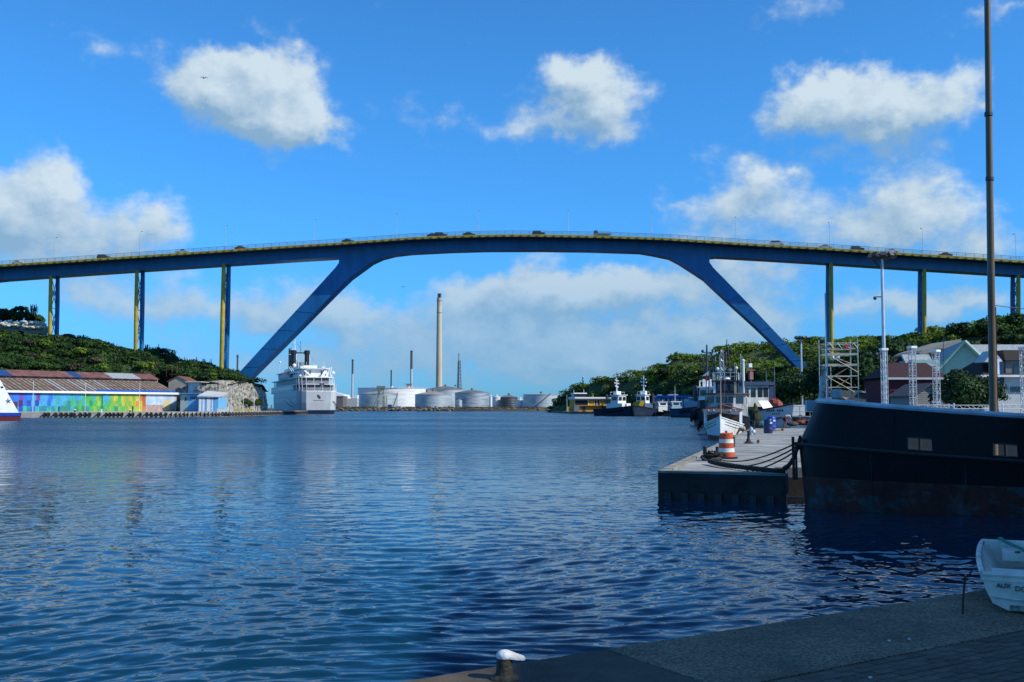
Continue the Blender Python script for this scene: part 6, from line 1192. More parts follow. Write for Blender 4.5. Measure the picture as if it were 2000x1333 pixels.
def workboat():
    Y = 113; x = wx(1429, Y); t = thing('workboat', 'larger white wheelhouse workboat with black lattice mast behind the fishing boat', 'boat', (x, Y+3, 0), math.pi-.25)
    mb, tops = hull_mb(17, 5.2, 1.5, 2.3, full=.5, boot=.4); mb.build('hull', [black, rust], t); gunwale(tops, .08, darkgrey, t); deck(tops, .2, darkgrey, t)
    f = 3.0  # front face of the house (local y, bow side)
    mb = MB(); mb.prism([(-2.25, -4, 1.35), (-2.25, f-.7, 1.35), (-.9, f, 1.35), (.9, f, 1.35), (2.25, f-.7, 1.35), (2.25, -4, 1.35)], (0, 0, 2.95)); mb.build('wheelhouse', M('grimy white cabin', (.44, .46, .44), .6, scale=1.2, col2=(.60, .62, .60), stain=(1.5, (1, 1, .4), .6)), t)
    mb = MB(); mb.prism([(-2.55, -4.3, 4.32), (-2.55, f-.6, 4.32), (-1.0, f+.35, 4.32), (1.0, f+.35, 4.32), (2.55, f-.6, 4.32), (2.55, -4.3, 4.32)], (0, 0, .13)); mb.build('roof', M('brown roof edge', (.14, .07, .06), .7), t)
    for xx in (-.62, .05, .68): w = MB(); w.box((xx, f+.01, 3.72), (.52, .1, .72)); w.build('window', glass, t)
    for s in (-1, 1): w = MB(); w.box((s*1.6, f-.33, 3.72), (.8, .1, .72), rz=-s*.479); w.build('window', glass, t); w = MB(); w.box((s*2.26, 1.0, 3.6), (.1, 1.0, .7)); w.build('window', glass, t)
    mb = MB(); mb.box((0, f+.35, 2.6), (1.5, .5, 1.2)); mb.build('winch_box', M('dark winch', (.04, .035, .03), .7), t); mb = MB(); mb.box((-1.2, f+.7, 2.1), (1.2, .6, .6)); mb.build('tarp', M('pale grey tarp', (.36, .40, .43), .8), t)
    mb = MB(); mb.box((0, -.4, 5.1), (2.7, 2.6, 1.25)); mb.build('upper_cabin', M('navy cabin', (.010, .024, .06), .6), t)
    for xx in (-.75, .05, .7): w = MB(); w.box((xx, .93, 5.1), (.5, .08, .75)); w.build('window', glass, t)
    for xx, m_ in ((1.25, white), (-1.05, M('cream board', (.58, .50, .28), .7))): w = MB(); w.box((xx, 1.05, 5.1), (.26, .12, 1.3)); w.build('post', m_, t)
    mb = MB(); mb.box((0, -.3, 5.82), (3.1, 3.0, .16)); mb.build('upper_roof', M('dark upper roof', (.035, .03, .035), .7), t)
    mb = MB()
    for s in (-1, 1): mb.tube((s*1.4, 1.0, 6.75), (s*1.4, -1.5, 6.75), .04, n=5); [mb.tube((s*1.4, y, 5.9), (s*1.4, y, 6.75), .035, n=5) for y in (1, -.2, -1.5)]
    mb.tube((-1.4, 1, 6.75), (1.4, 1, 6.75), .04, n=5); mb.tube((-1.4, 1, 6.35), (1.4, 1, 6.35), .03, n=5); mb.build('railing', galv, t)
    mb = MB(); lattice(mb, 5.9, 9.6, .8, .25, 8, .045, (-.12, -.4)); mb.tube((-.12, -.4, 9.6), (-.12, -.4, 10.6), .05, n=5); mb.build('lattice_mast', black, t)
    mb = MB(); lattice(mb, 5.9, 9.4, .5, .2, 7, .03, (.42, -.2)); mb.build('lattice_mast', galv, t)
    mb = MB(); mb.lathe([(.3, -.12), (.42, 0), (.3, .16)], (-.1, 1.1, 6.05), 12); mb.build('radar', white, t)
    for xx, yy, z in ((-1.15, .2, 7.3), (.9, .6, 7.2)): mb = MB(); mb.tube((xx, yy, 5.9), (xx, yy, z), .03, n=5); mb.sphere((xx, yy, z), .2, 8, 6); mb.build('antenna_dome', offwhite, t)
    for xx, z in ((1.2, 8.6), (.75, 8.9), (-1.6, 8.9), (-1.75, 8.7), (1.45, 7.6)): mb = MB(); mb.tube((xx, -.8, 5.9), (xx, -.8, z), .018, n=4); mb.build('whip_aerial', galv, t)
    for xx, z in ((.2, 7.2), (.55, 7.0), (-.5, 7.1), (.75, 6.9)): mb = MB(); mb.box((xx, .5, z), (.35, .3, .28)); mb.tube((xx, .5, 5.9), (xx, .5, z), .03, n=5); mb.build('searchlight', galv, t)
    mb = MB(); mb.tube((-1.85, -2.6, 4.4), (-1.85, -2.6, 8.2), .17, .15, 10); mb.sphere((-1.85, -2.6, 8.25), .2, 8, 5); mb.build('exhaust_stack', offwhite, t)
    for a, b in (((-.12, -.4, 9.4), (0, 7.5, 2.4)), ((-.12, -.4, 9.2), (2.2, -6, 2.0)), ((-.12, -.4, 9.2), (-2.2, -6, 2.0)), ((-.12, -.4, 8.0), (1.5, 1.0, 5.9)), ((-.12, -.4, 8.0), (-1.5, 1.0, 5.9)), ((.42, -.2, 9.2), (-2.4, 3, 2.2)), ((-.12, -.4, 9.4), (2.4, 3, 2.2))): mb = MB(); mb.tube(a, b, .02, n=4); mb.build('stay', darkgrey, t)
    for xx, z0, z1 in ((2.3, 1.6, 6.6), (-2.3, 1.6, 5.8), (1.9, 4.4, 7.2)): mb = MB(); mb.tube((xx, 1.2, z0), (xx*.9, 1.4, z1), .06, n=6); mb.build('derrick', darkgrey, t)
    for s, n_ in ((1, 4), (-1, 0)):
        for k in range(n_): mb = MB(); mb.torus((s*2.78, 4.8-k*1.4, .95+(.0 if k else -.25)), .34, .15, 'X', 14, 6); mb.build('tyre_fender', rubber, t)
    mb = MB(); mb.box((2.5, 2.0, 2.5), (.5, 1.6, 2.4)); mb.build('black_gear', black, t)
    mb = MB(); mb.pipe([(2.0, -3, 4.4), (2.0, -3, 7.4)], .03, 5); mb.build('flagstaff', galv, t); mb = MB(); mb.prism([(2.0, -3.02, 7.2), (2.9, -3.02, 6.5), (2.0, -3.02, 6.6)], (0, .03, 0)); mb.build('flag', white, t); mb = MB(); mb.prism([(2.0, -3.02, 6.55), (2.6, -3.02, 6.5), (2.5, -3.02, 6.0), (2.0, -3.02, 6.0)], (0, .03, 0)); mb.build('flag', red, t)
workboat()
def trawler():
    Y = 138; x = wx(1487, Y); t = thing('trawler', 'trawler with blue roofed wheelhouse and white lettered bow behind the blue drums', 'boat', (30.7, 129, 0), math.pi+.30)
    mb, tops = hull_mb(17, 5.0, 1.7, 3.3, full=.4, boot=.5, flare=.3, rake=.05, sheer=2.0); mb.build('hull', [offwhite, rust], t); gunwale(tops, .1, M('maroon rail', (.14, .02, .02), .6), t); deck(tops, .3, darkgrey, t)
    for s in (1, -1):
        mb = MB(); mb.pipe([(s*(xx*.86+.03), y-.15, z-1.35) for xx, y, z in tops[8:21]], .07, 5); mb.build('red_stripe', red, t)
    # lettering on the bow plates facing us: faint dark strokes that cannot be read
    mb = MB()
    def skinpt(y, z):
        tt = (y+8.5)/17; h = 1.7+1.6*tt**2; bd = 2.5*max(0, 1-(max(0, tt-.4)/.6)**2.0); f = z/h; return bd*(1-.3*(1-f)*(1+2*max(0, tt-.5)))+.02
    for k in range(8):
        y = 7.0-.30*k
        if k != 3: mb.box((skinpt(y, 2.5), y, 2.5), (.05, .16, .26), rz=.5)
    for k in range(4): y = 6.5-.3*k; mb.box((skinpt(y, 2.1), y, 2.1), (.05, .14, .13), rz=.5)
    tag(mb.build('bow_lettering', M('faded ink', (.06, .08, .09), .7), t), kind='stuff')
    mb = MB(); mb.box((.9, -.5, 4.3), (3.6, 4, 2.7)); mb.build('wheelhouse', M('grimy white cabin', (.44, .46, .44), .6), t)
    for xx in (2.2, 1.25, .3, -.5): w = MB(); w.box((xx, 1.52, 4.75), (.62, .08, 1.15)); w.build('window', glass, t)
    mb = MB(); mb.box((.9, -.4, 5.85), (4.6, 4.8, .42)); mb.build('roof', M('deep blue roof', (.008, .035, .10), .6), t); mb = MB(); mb.box((-1.35, .4, 4.3), (.8, 1.8, 2.4)); mb.build('blue_locker', navy, t)
    mb = MB(); mb.hexa([(.7, 2.9, 2.6), (-.8, 2.9, 2.6), (-.3, 2.2, 3.7), (1.1, 2.2, 3.7)], [(.7, 3.0, 2.6), (-.8, 3.0, 2.6), (-.3, 2.3, 3.7), (1.1, 2.3, 3.7)]); mb.build('white_hatch', white, t)
    mb = MB(); mb.sphere((-1.6, .9, 2.9), 1.25, 14, 8, (.85, 1.7, .95)); mb.v = [tuple(Vector(v)+Vector((mnoise.noise(Vector(v)*2), 0, mnoise.noise(Vector(v)*2.3)))*.25) for v in mb.v]; mb.build('red_net_pile', M('red net', (.20, .02, .025), .9, scale=4, col2=(.28, .10, .05)), t)
    mb = MB(); mb.sphere((-1.6, .2, 4.9), .3, 8, 6); mb.tube((-1.6, .2, 3.0), (-1.6, .2, 4.7), .04, n=5); mb.build('dome', offwhite, t)
    mb = MB(); mb.tube((0, -1.2, 6), (0, -1.2, 9.2), .1, .05, 6); mb.box((0, -1.2, 7.6), (1.3, .1, .1)); mb.box((0, -1.2, 6.9), (.5, .4, 1.0)); mb.build('mast', M('red white mast', (.30, .12, .11), .7), t); mb = MB(); mb.box((.1, -1.2, 8.2), (.45, .35, .5)); mb.build('lamp_cluster', offwhite, t)
    for xx, z in ((-3.0, 8), (2.7, 8.4), (-1.8, 7.4)): mb = MB(); mb.tube((xx, -.5, 4), (xx, -.5, z), .03, n=4); mb.build('whip_aerial', galv, t)
    # dark green net hung over the side
    n = thing('green_net', 'dark green fishing net draped beside the white fishing boat', 'fishing net', (wx(1474, 106), 106, .84)); mb = MB(); mb.sphere((0, 0, .9), .75, 14, 10, (.8, .5, 1.75)); mb.v = [tuple(Vector(v)*(1+.75*mnoise.noise(Vector(v)*1.9))) for v in mb.v]; mb.v = [(a, b, max(c, 0)) for a, b, c in mb.v]; mb.build('mesh', M('green net', (.008, .022, .009), .9, scale=5, col2=(.045, .045, .018)), n); mb = MB(); mb.sphere((.75, -.2, .25), .6, 10, 6, (1, .7, .7)); mb.build('fold', M('teal net', (.06, .20, .17), .9), n)
trawler()
def tug(label, px, Y, L_, B_, th, hullm, upm, mast_top, hs=2.2, hb=3.6, cab=(3.4, 2.6), yellow=False, mastm=None, tall=True):
    t = thing('tugboat', label, 'tugboat', (wx(px, Y), Y, 0), th, 'tugboats and workboats along the right bank'); mb, tops = hull_mb(L_, B_, hs, hb, full=.45, boot=.5, flare=.15, rake=.06, stern=.9); mb.build('hull', [hullm, black], t); gunwale(tops, .18, rubber, t, 'rubbing_strip'); deck(tops, .5, darkgrey, t)
    mb = MB(); mb.box((0, L_*.02, hs+.9), (B_*.62, L_*.42, 2.4)); mb.build('deckhouse', upm, t)
    w, h = cab; z0 = hs+2.12; mb = MB(); mb.hexa([(-w/2, -1.4, z0), (w/2, -1.4, z0), (w/2, 1.9, z0), (-w/2, 1.9, z0)], [(-w/2*.92, -1.2, z0+h), (w/2*.92, -1.2, z0+h), (w/2*.92, 2.2, z0+h), (-w/2*.92, 2.2, z0+h)]); mb.build('wheelhouse', white if tall else upm, t)
    for s in (-1, 1):
        f = MB(); f.box((s*w*.24, 2.08, z0+h*.58), (w*.36, .16, h*.46)); f.build('window', glass, t); f = MB(); f.box((s*w*.475, .3, z0+h*.58), (.18, 2.2, h*.46)); f.build('window', glass, t)
        f = MB(); f.box((s*w*.24, -1.32, z0+h*.58), (w*.36, .16, h*.46)); f.build('window', glass, t)
    mb = MB(); mb.box((0, .4, z0+h+.1), (w*1.12, 4.3, .18)); mb.build('roof', white, t)
    zt = z0+h+.2
    if tall:
        mb = MB(); mb.box((0, -.2, zt+.6), (w*.55, 1.5, 1.2)); mb.build('upper_bridge', white, t)
        for y in (1.4, -1.6): mb = MB(); mb.tube((-w*.45, y, zt+.9), (w*.45, y, zt+.9), .05, n=5); [mb.tube((x, y, zt), (x, y, zt+.9), .05, n=5) for x in (-w*.45, 0, w*.45)]; mb.build('railing', white, t)
        mb = MB(); mb.tube((0, -.4, zt+1.1), (0, -.4, mast_top), .26, .12, 8)
        for f, ww in ((.35, 1.6), (.58, 2.4), (.78, 1.7)): z = zt+1.2+(mast_top-zt-1.2)*f; mb.box((0, -.4, z), (ww, .18, .14)); mb.sphere((ww*.4, -.4, z+.2), .24, 6, 4); mb.sphere((-ww*.4, -.4, z-.2), .22, 6, 4)
        tag(mb.build('mast', mastm or white, t), kind='stuff') if False else mb.build('mast', mastm or white, t)
        for s in (-1, 1): mb = MB(); mb.lathe([(.4, hs+2), (.38, zt+.2)], (s*w*.75, -2.2, 0), 10); mb.build('exhaust_stack', darkgrey, t)
    else: mb = MB(); mb.tube((0, 0, zt), (0, 0, mast_top), .1, .05, 6); mb.box((0, 0, (zt+mast_top)/2), (1.2, .1, .1)); mb.build('mast', mastm or white, t)
    for k in range(6): mb = MB(); i = 6+k*2; x, y, z = tops[i]; mb.torus((x+.12, y, z-.9), .42, .2, 'X', 12, 6); mb.build('tyre_fender', rubber, t)
    if yellow: mb = MB(); mb.hexa([(-1.6, 4.0, hs+.9), (1.2, 4.0, hs+.2), (1.9, 5.6, hs+.8), (-.9, 5.6, hs+1.4)], [(-2.3, 4.0, hs+2.6), (.5, 4.0, hs+1.9), (.9, 5.6, hs+2.4), (-1.6, 5.6, hs+3.0)]); mb.build('yellow_crane_base', M('crane yellow', (.50, .33, .02), .5), t)
    return t
thull = M('tug navy hull', (.006, .016, .040), .55, var=.4, scale=.6, col2=(.016, .040, .085)); upb = M('blue grey deckhouse', (.07, .13, .22), .6, var=.2)
tug('left tugboat with white wheelhouse and tall white mast near the yellow house', 1206, 352, 17, 7.2, math.pi+.75, thull, white, 13.2, cab=(4.2, 2.7))
tug('right tugboat with tall white mast and a yellow crane base on deck', 1256, 344, 16, 7.0, math.pi-.55, thull, upb, 13.6, cab=(3.4, 2.7), yellow=True)
tug('small low pale workboat between the yellow crane tug and the blue roofed building', 1293, 347, 9, 3.6, math.pi-1.2, black, offwhite, 5.5, hs=1.1, hb=1.7, cab=(2.4, 1.4), tall=False)
tug('small workboat with a spidery white mast in front of the blue roofed building', 1318, 342, 10, 3.8, math.pi-1.1, black, M('pale blue deckhouse', (.22, .33, .42), .6), 10, hs=1.1, hb=1.9, cab=(2.2, 1.5), tall=False)
tug('dark blue tug with rounded pale deckhouse left of the white workboat', 1358, 300, 14, 6.0, math.pi+.9, M('blue tug hull', (.012, .05, .13), .5, var=.3), M('pale blue deckhouse', (.22, .33, .42), .6), 6.8, hs=2.4, hb=4.0, cab=(2.6, 1.2), tall=False)
tug('dark vessel with small white wheelhouse just left of the white workboat', 1381, 165, 13, 5.0, math.pi-.2, M('dark vessel hull', (.008, .012, .02), .6), M('dark blue deckhouse', (.02, .05, .11), .6), 13.0, hs=1.9, hb=3.0, cab=(2.6, 2.0), mastm=darkgrey)
def bank_houses():
    Y = 497; x0 = wx(1123, Y); t = thing('yellow_house', 'low yellow waterfront building with white roof bands and a small control tower', 'building', (x0, Y, .9), R(13)); X = lambda p: wx(p, Y)-x0; Z = lambda p: zy(p, Y)-.9
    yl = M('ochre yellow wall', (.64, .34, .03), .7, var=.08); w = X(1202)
    mb = MB(); mb.box((w/2, 6, Z(794)/2), (w*.98, 8, Z(794))); mb.build('wall', M('ochre wall painted shade', (.42, .25, .05), .75), t)  # darker ochre carries the shade below the upper wall
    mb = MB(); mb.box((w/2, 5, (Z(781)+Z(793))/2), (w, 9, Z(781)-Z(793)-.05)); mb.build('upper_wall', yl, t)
    mb = MB(); mb.box((w/2+.1, 4.5, Z(777.5)), (w+1.2, 11.5, .75)); mb.build('roof', white, t); mb = MB(); mb.box((w/2, 4.6, Z(780.4)), (w+.6, 10.6, .35)); mb.build('roof_band', offwhite, t)
    for a, b, m in ((1124, 1149, M('dark navy glazing', (.015, .03, .07), .2)), (1164, 1167, black), (1169, 1173, black)): f = MB(); f.box(((X(a)+X(b))/2, .46, (Z(782.5)+Z(791.5))/2), (X(b)-X(a), .12, Z(782.5)-Z(791.5))); f.build('window', m, t)
    for a in (1150.5, 1163, 1168, 1174): f = MB(); f.box((X(a), .43, (Z(782)+Z(792))/2), (.28, .16, Z(782)-Z(792))); f.build('white_strip', white, t)
    for a, b in ((1123, 1131), (1140, 1147), (1180, 1187)): f = MB(); f.box(((X(a)+X(b))/2, 1.95, Z(799.5)), (X(b)-X(a), .12, 2.5)); f.build('opening', darkgrey, t)
    f = MB(); f.box((X(1126.5), .9, Z(799)), (X(1133)-X(1122), 1.4, Z(794)-.05)); f.build('blue_grey_bay', M('blue grey bay', (.12, .14, .2), .7), t)
    mb = MB(); mb.box((X(1136), 5, (Z(777)+Z(769.5))/2), (X(1147.5)-X(1124), 5, Z(769.5)-Z(776.9))); mb.build('tower_room', M('dark tower glazing', (.03, .045, .06), .2), t); mb = MB(); mb.box((X(1136), 4.8, Z(768.5)), (X(1149)-X(1122), 6.2, .5)); mb.build('tower_roof', white, t)
    for p, tp in ((1126.5, 762), (1147, 761), (1166, 772)): mb = MB(); mb.tube((X(p), 5, Z(777)+.2), (X(p), 5, Z(tp)), .1, n=5); mb.build('aerial', white, t)
    Y = 520; t = thing('yellow_hut', 'small yellow hut at the water beside the yellow building', 'hut', (wx(1108, Y), Y, .8)); mb = MB(); mb.box((1.8, 2, 1.3), (3.7, 4, 2.6)); mb.build('wall', M('lemon wall', (.50, .40, .06), .7), t); mb = MB(); mb.box((1.8, 2, 2.72), (4.1, 4.4, .2)); mb.build('roof', M('orange roof', (.35, .17, .03), .7), t)
    for x in (1.0, 2.3): mb = MB(); mb.box((x, -.03, 1.1), (.4, .1, 1.6)); mb.build('slot', darkgrey, t)
    t = thing('mast', 'thin pale mast standing by the small yellow hut', 'mast', (wx(1107, 515), 515, .5)); mb = MB(); mb.tube((0, 0, 0), (0, 0, 8.5), .14, .08, 6); mb.build('pole', offwhite, t); mb = MB(); mb.box((0, 0, 8.6), (.5, .3, .16)); mb.build('head', offwhite, t)
    slab('waterfront', [(21, 602), (26.5, 530), (27.5, 494), (50, 482), (58.5, 438), (65, 400), (90, 400), (90, 600)], .85, -1, shore, 'low waterfront apron below the right hillside')
    Y = 395; x0 = wx(1284, Y); t = thing('blue_roofed_building', 'white and blue striped waterfront building with bright blue roof', 'building', (x0, Y, .9)); X = lambda p: wx(p, Y)-x0; Z = lambda p: zy(p, Y)-.9; w = X(1345)
    mb = MB(); mb.box((w/2, 5, Z(777)/2), (w, 10, Z(777))); mb.build('wall', M('navy stripe wall', (.02, .06, .18), .6), t)
    for i in range(7): f = MB(); f.box((w*(.05+.145*i), -.05, Z(777)*.5), (w*.085, .16, Z(777)*.98)); f.build('white_panel', M('pale panel', (.42, .50, .56), .6), t)
    mb = MB(); mb.box((w/2, 4.6, Z(775)), (w+1.4, 12, .9)); mb.build('roof', M('bright blue roof', (.02, .14, .50), .5), t); mb = MB(); mb.box((w*.92, -.1, Z(785)), (w*.16, .2, Z(778)-Z(792))); mb.build('white_end_panel', white, t)
    mb = MB(); mb.box((w*.55, 5, Z(772.3)), (w*.3, 4, .8)); mb.build('roof_unit', galv, t); mb = MB(); mb.box((w*.12, 5, Z(772.6)), (w*.14, 3, .7)); mb.build('roof_unit', galv, t)
bank_houses()

# ------------------------------------------------------------------ black ship moored in front
def black_ship():
    t = thing('black_ship', 'black hulled ship with pale rail cap moored in front of the wharf at the right', 'ship', (8.35, 29.9, 0), math.atan2(-.10, 1))   # local +x runs aft
    Lh, B_ = 24.0, 2.35
    def plan(s):   # half beam along the length
        return B_*min(1, math.sqrt(max(0, 1-(1-min(s/6.0, 1))**2.3)))
    rail = lambda s: 3.02-.085*s+.0015*s*s; strake = lambda s: 1.80-.075*s+.0013*s*s
    ports = [(2.5+2.1*i, 3.1+2.1*i) for i in range(10)]
    ss = [0, .04, .12, .25, .45, .7, 1.0, 1.4, 1.9, 2.5, 3.2, 4.0, 5.0, 6.0] + [6+.5*i for i in range(1, 37)]
    ss = sorted(set([s for s in ss if not any(abs(s-e) < .15 for pq in ports for e in pq)] + [round(e, 3) for pq in ports for e in pq]))
    hp = M('black hull paint', (.0035, .0045, .006), .5, var=.35, scale=1.2, bump=.06, bscale=1.5, spec=.22)
    low = M('rusted lower plating', (.085, .020, .012), .8, scale=1.5, col2=(.045, .065, .072), lo=.50, hi=.58, stain=(1.2, (1, 1, .5), .35), bump=.25, bscale=3, stretch=(1, 1, 1.3))
    def off(s, z):  # inward offset (tumblehome above the strake, slight taper below)
        st = strake(s); k = max(0, 1-s/5)
        return (.10+.45*k)*max(0, z-st)/1.2 + (.05+.10*k)*max(0, st-z)/1.8
    def pt(s, z, side, extra=0.0):
        b = max(0, plan(s)-off(s, z)*min(1, s/1.2)) + extra*min(1, s/.3); x = s + off(s, z)*max(0, 1-s/4) - extra*max(0, 1-s/1.5); return (x, -side*b, z)
    def shell(zf0, zf1, rows, mat, name, skip=None, fr=None):
        mb = MB(); n = len(ss)
        for side in (1, -1):
            vs = [pt(s, zf0(s)+(zf1(s)-zf0(s))*(fr[r] if fr else r/rows), side) for r in range(rows+1) for s in ss]; fs = []
            for r in range(rows):
                for i in range(n-1):
                    if skip and skip(ss[i], ss[i+1], r, side): continue
                    fs.append((r*n+i, r*n+i+1, (r+1)*n+i+1, (r+1)*n+i))
            mb.add(vs, fs)
        return mb.build(name, mat, t, True)
    shell(lambda s: -.8, lambda s: .9-.025*s, 4, low, 'lower_plating'); shell(lambda s: .9-.025*s, lambda s: strake(s), 3, hp, 'hull')
    FR = [0, .085, .36, .6, .8, 1.0, 1.0]; FR = [0, .085, .36, .52, .68, .84, 1.0]
    shell(lambda s: strake(s), lambda s: rail(s), 6, hp, 'bulwark', lambda a, b, r, side: r == 1 and any(a >= p-.01 and b <= q+.01 for p, q in ports), FR)
    for side in (1, -1):
        mb = MB(); mb.pipe([pt(s, strake(s), side, .05) for s in ss], .055, 6); mb.build('rubbing_strake', M('dark strake', (.02, .022, .022), .7), t)
        mb = MB(); mb.pipe([pt(s, rail(s)+.02, side, .0) for s in ss], .075, 8); mb.build('rail_cap', M('pale blue white rail paint', (.50, .58, .64), .5, var=.25, scale=2), t)
        for p, q in ports:
            mb = MB(); z0 = lambda s: strake(s)+(rail(s)-strake(s))*FR[1]; z1 = lambda s: strake(s)+(rail(s)-strake(s))*FR[2]
            mb.pipe([pt(p, z0(p), side, .02), pt(q, z0(q), side, .02), pt(q, z1(q), side, .02), pt(p, z1(p), side, .02), pt(p, z0(p), side, .02)], .02, 4); mb.build('freeing_port', darkgrey, t)
    mb = MB(); mb.add([pt(s, strake(s)-.02, sd, -.03) for s in ss for sd in (1, -1)], [(2*i, 2*i+1, 2*i+3, 2*i+2) for i in range(len(ss)-1)]); mb.build('deck', M('ship deck grey blue', (.22, .28, .33), .7, var=.2), t)
    for s in (1.6, 3.9, 6.0, 8.1, 10.2, 12.3, 14.4):
        mb = MB(); mb.pipe([pt(s, z, 1, .004) for z in (.1, .5, .9, 1.3, strake(s)-.06)], .012, 4); mb.build('plate_seam', low, t); mb = MB(); mb.pipe([pt(s+.55, strake(s)+.08+(rail(s)-strake(s)-.12)*k/5, 1, .004) for k in range(6)], .010, 4); mb.build('plate_seam', hp, t)
    # bulwark stays seen through the ports, bow post, drum and gear at the bow
    mb = MB()
    for s in np.arange(2.6, 24, .42): mb.box((s, plan(s)-.62, strake(s)+.35), (.05, .2, .7))
    ln = MB(); n_ = len(ss); ln.add([pt(s, strake(s)+.02+(rail(s)-strake(s)-.1)*r, -1, -.14) for r in (0, 1) for s in ss[6:]], [(i, i+1, n_-6+i+1, n_-6+i) for i in range(n_-7)]); ln.build('bulwark_lining', M('bulwark lining', (.030, .055, .085), .8, var=.3), t)
    tag(mb.build('bulwark_stay', darkgrey, t), kind='stuff')
    rp = M('peeling white post', (.50, .52, .48), .7, scale=6, col2=(.26, .17, .11), lo=.55, hi=.62)
    mb = MB(); mb.tube((.66, .2, 2.9), (.80, .25, 4.03), .085, .065, 10); mb.build('bow_post', rp, t)
    mb = MB(); mb.tube((.86, .1, 3.0), (.84, .1, 6.2), .02, n=5); mb.build('stay_rod', galv, t)
    mb = MB(); mb.lathe([(.12, 3.1), (.16, 3.14), (.16, 3.36), (.13, 3.38)], (1.12, .15, 0), 14); mb.build('fairlead_drum', M('pale drum', (.42, .46, .47), .6), t); mb = MB(); mb.box((1.12, .15, 3.05), (.40, .3, .08)); mb.build('drum_bracket', rust, t); mb = MB(); mb.box((1.45, .1, 3.03), (.3, .22, .08)); mb.build('cleat', white, t)
    mb = MB(); mb.box((.50, .9, 2.90), (.26, .3, .34)); mb.build('anchor_box', M('pale blue box', (.34, .42, .50), .6), t)
    for k, (x, r) in enumerate(((-.10, .045), (-.02, .035))): mb = MB(); mb.tube((x-.05, .1, .75), (x-.06, .1, 2.0-.15*k), r, n=6); mb.build('bow_fender_pole', M('dark timber', (.03, .03, .028), .9), t)
    # tall pole
    tp = thing('tall_pole', 'tall dark steel pole rising out of the top of the picture at the right', 'pole', (14.05, 30.0, 1.2)); mb = MB(); mb.pipe([(0, 0, 0), (.05, 0, 4.2), (.12, 0, 8.6), (.25, 0, 16.0)], [.112, .104, .096, .082], 16); mb.build('shaft', M('brown grey steel', (.15, .105, .065), .45, .1, var=.3, scale=2, stretch=(1, 1, .15)), tp, True)
    for z in (8.35, 10.3): mb = MB(); mb.lathe([(.103, z), (.115, z+.02), (.115, z+.12), (.103, z+.14)], (.012*z+.02, 0, 0), 16); mb.build('collar', darkgrey, tp)
    mb = MB(); mb.pipe([(.1, 0, 4.66), (.5, .1, 4.62), (2.0, .3, 4.5), (5.5, 1.0, 4.35)], .012, 5); mb.build('cable', black, tp); mb = MB(); mb.pipe([(.13, -.05, 1.5), (.16, -.05, 4.6)], .012, 5); mb.build('guy_line', darkgrey, tp)
black_ship()

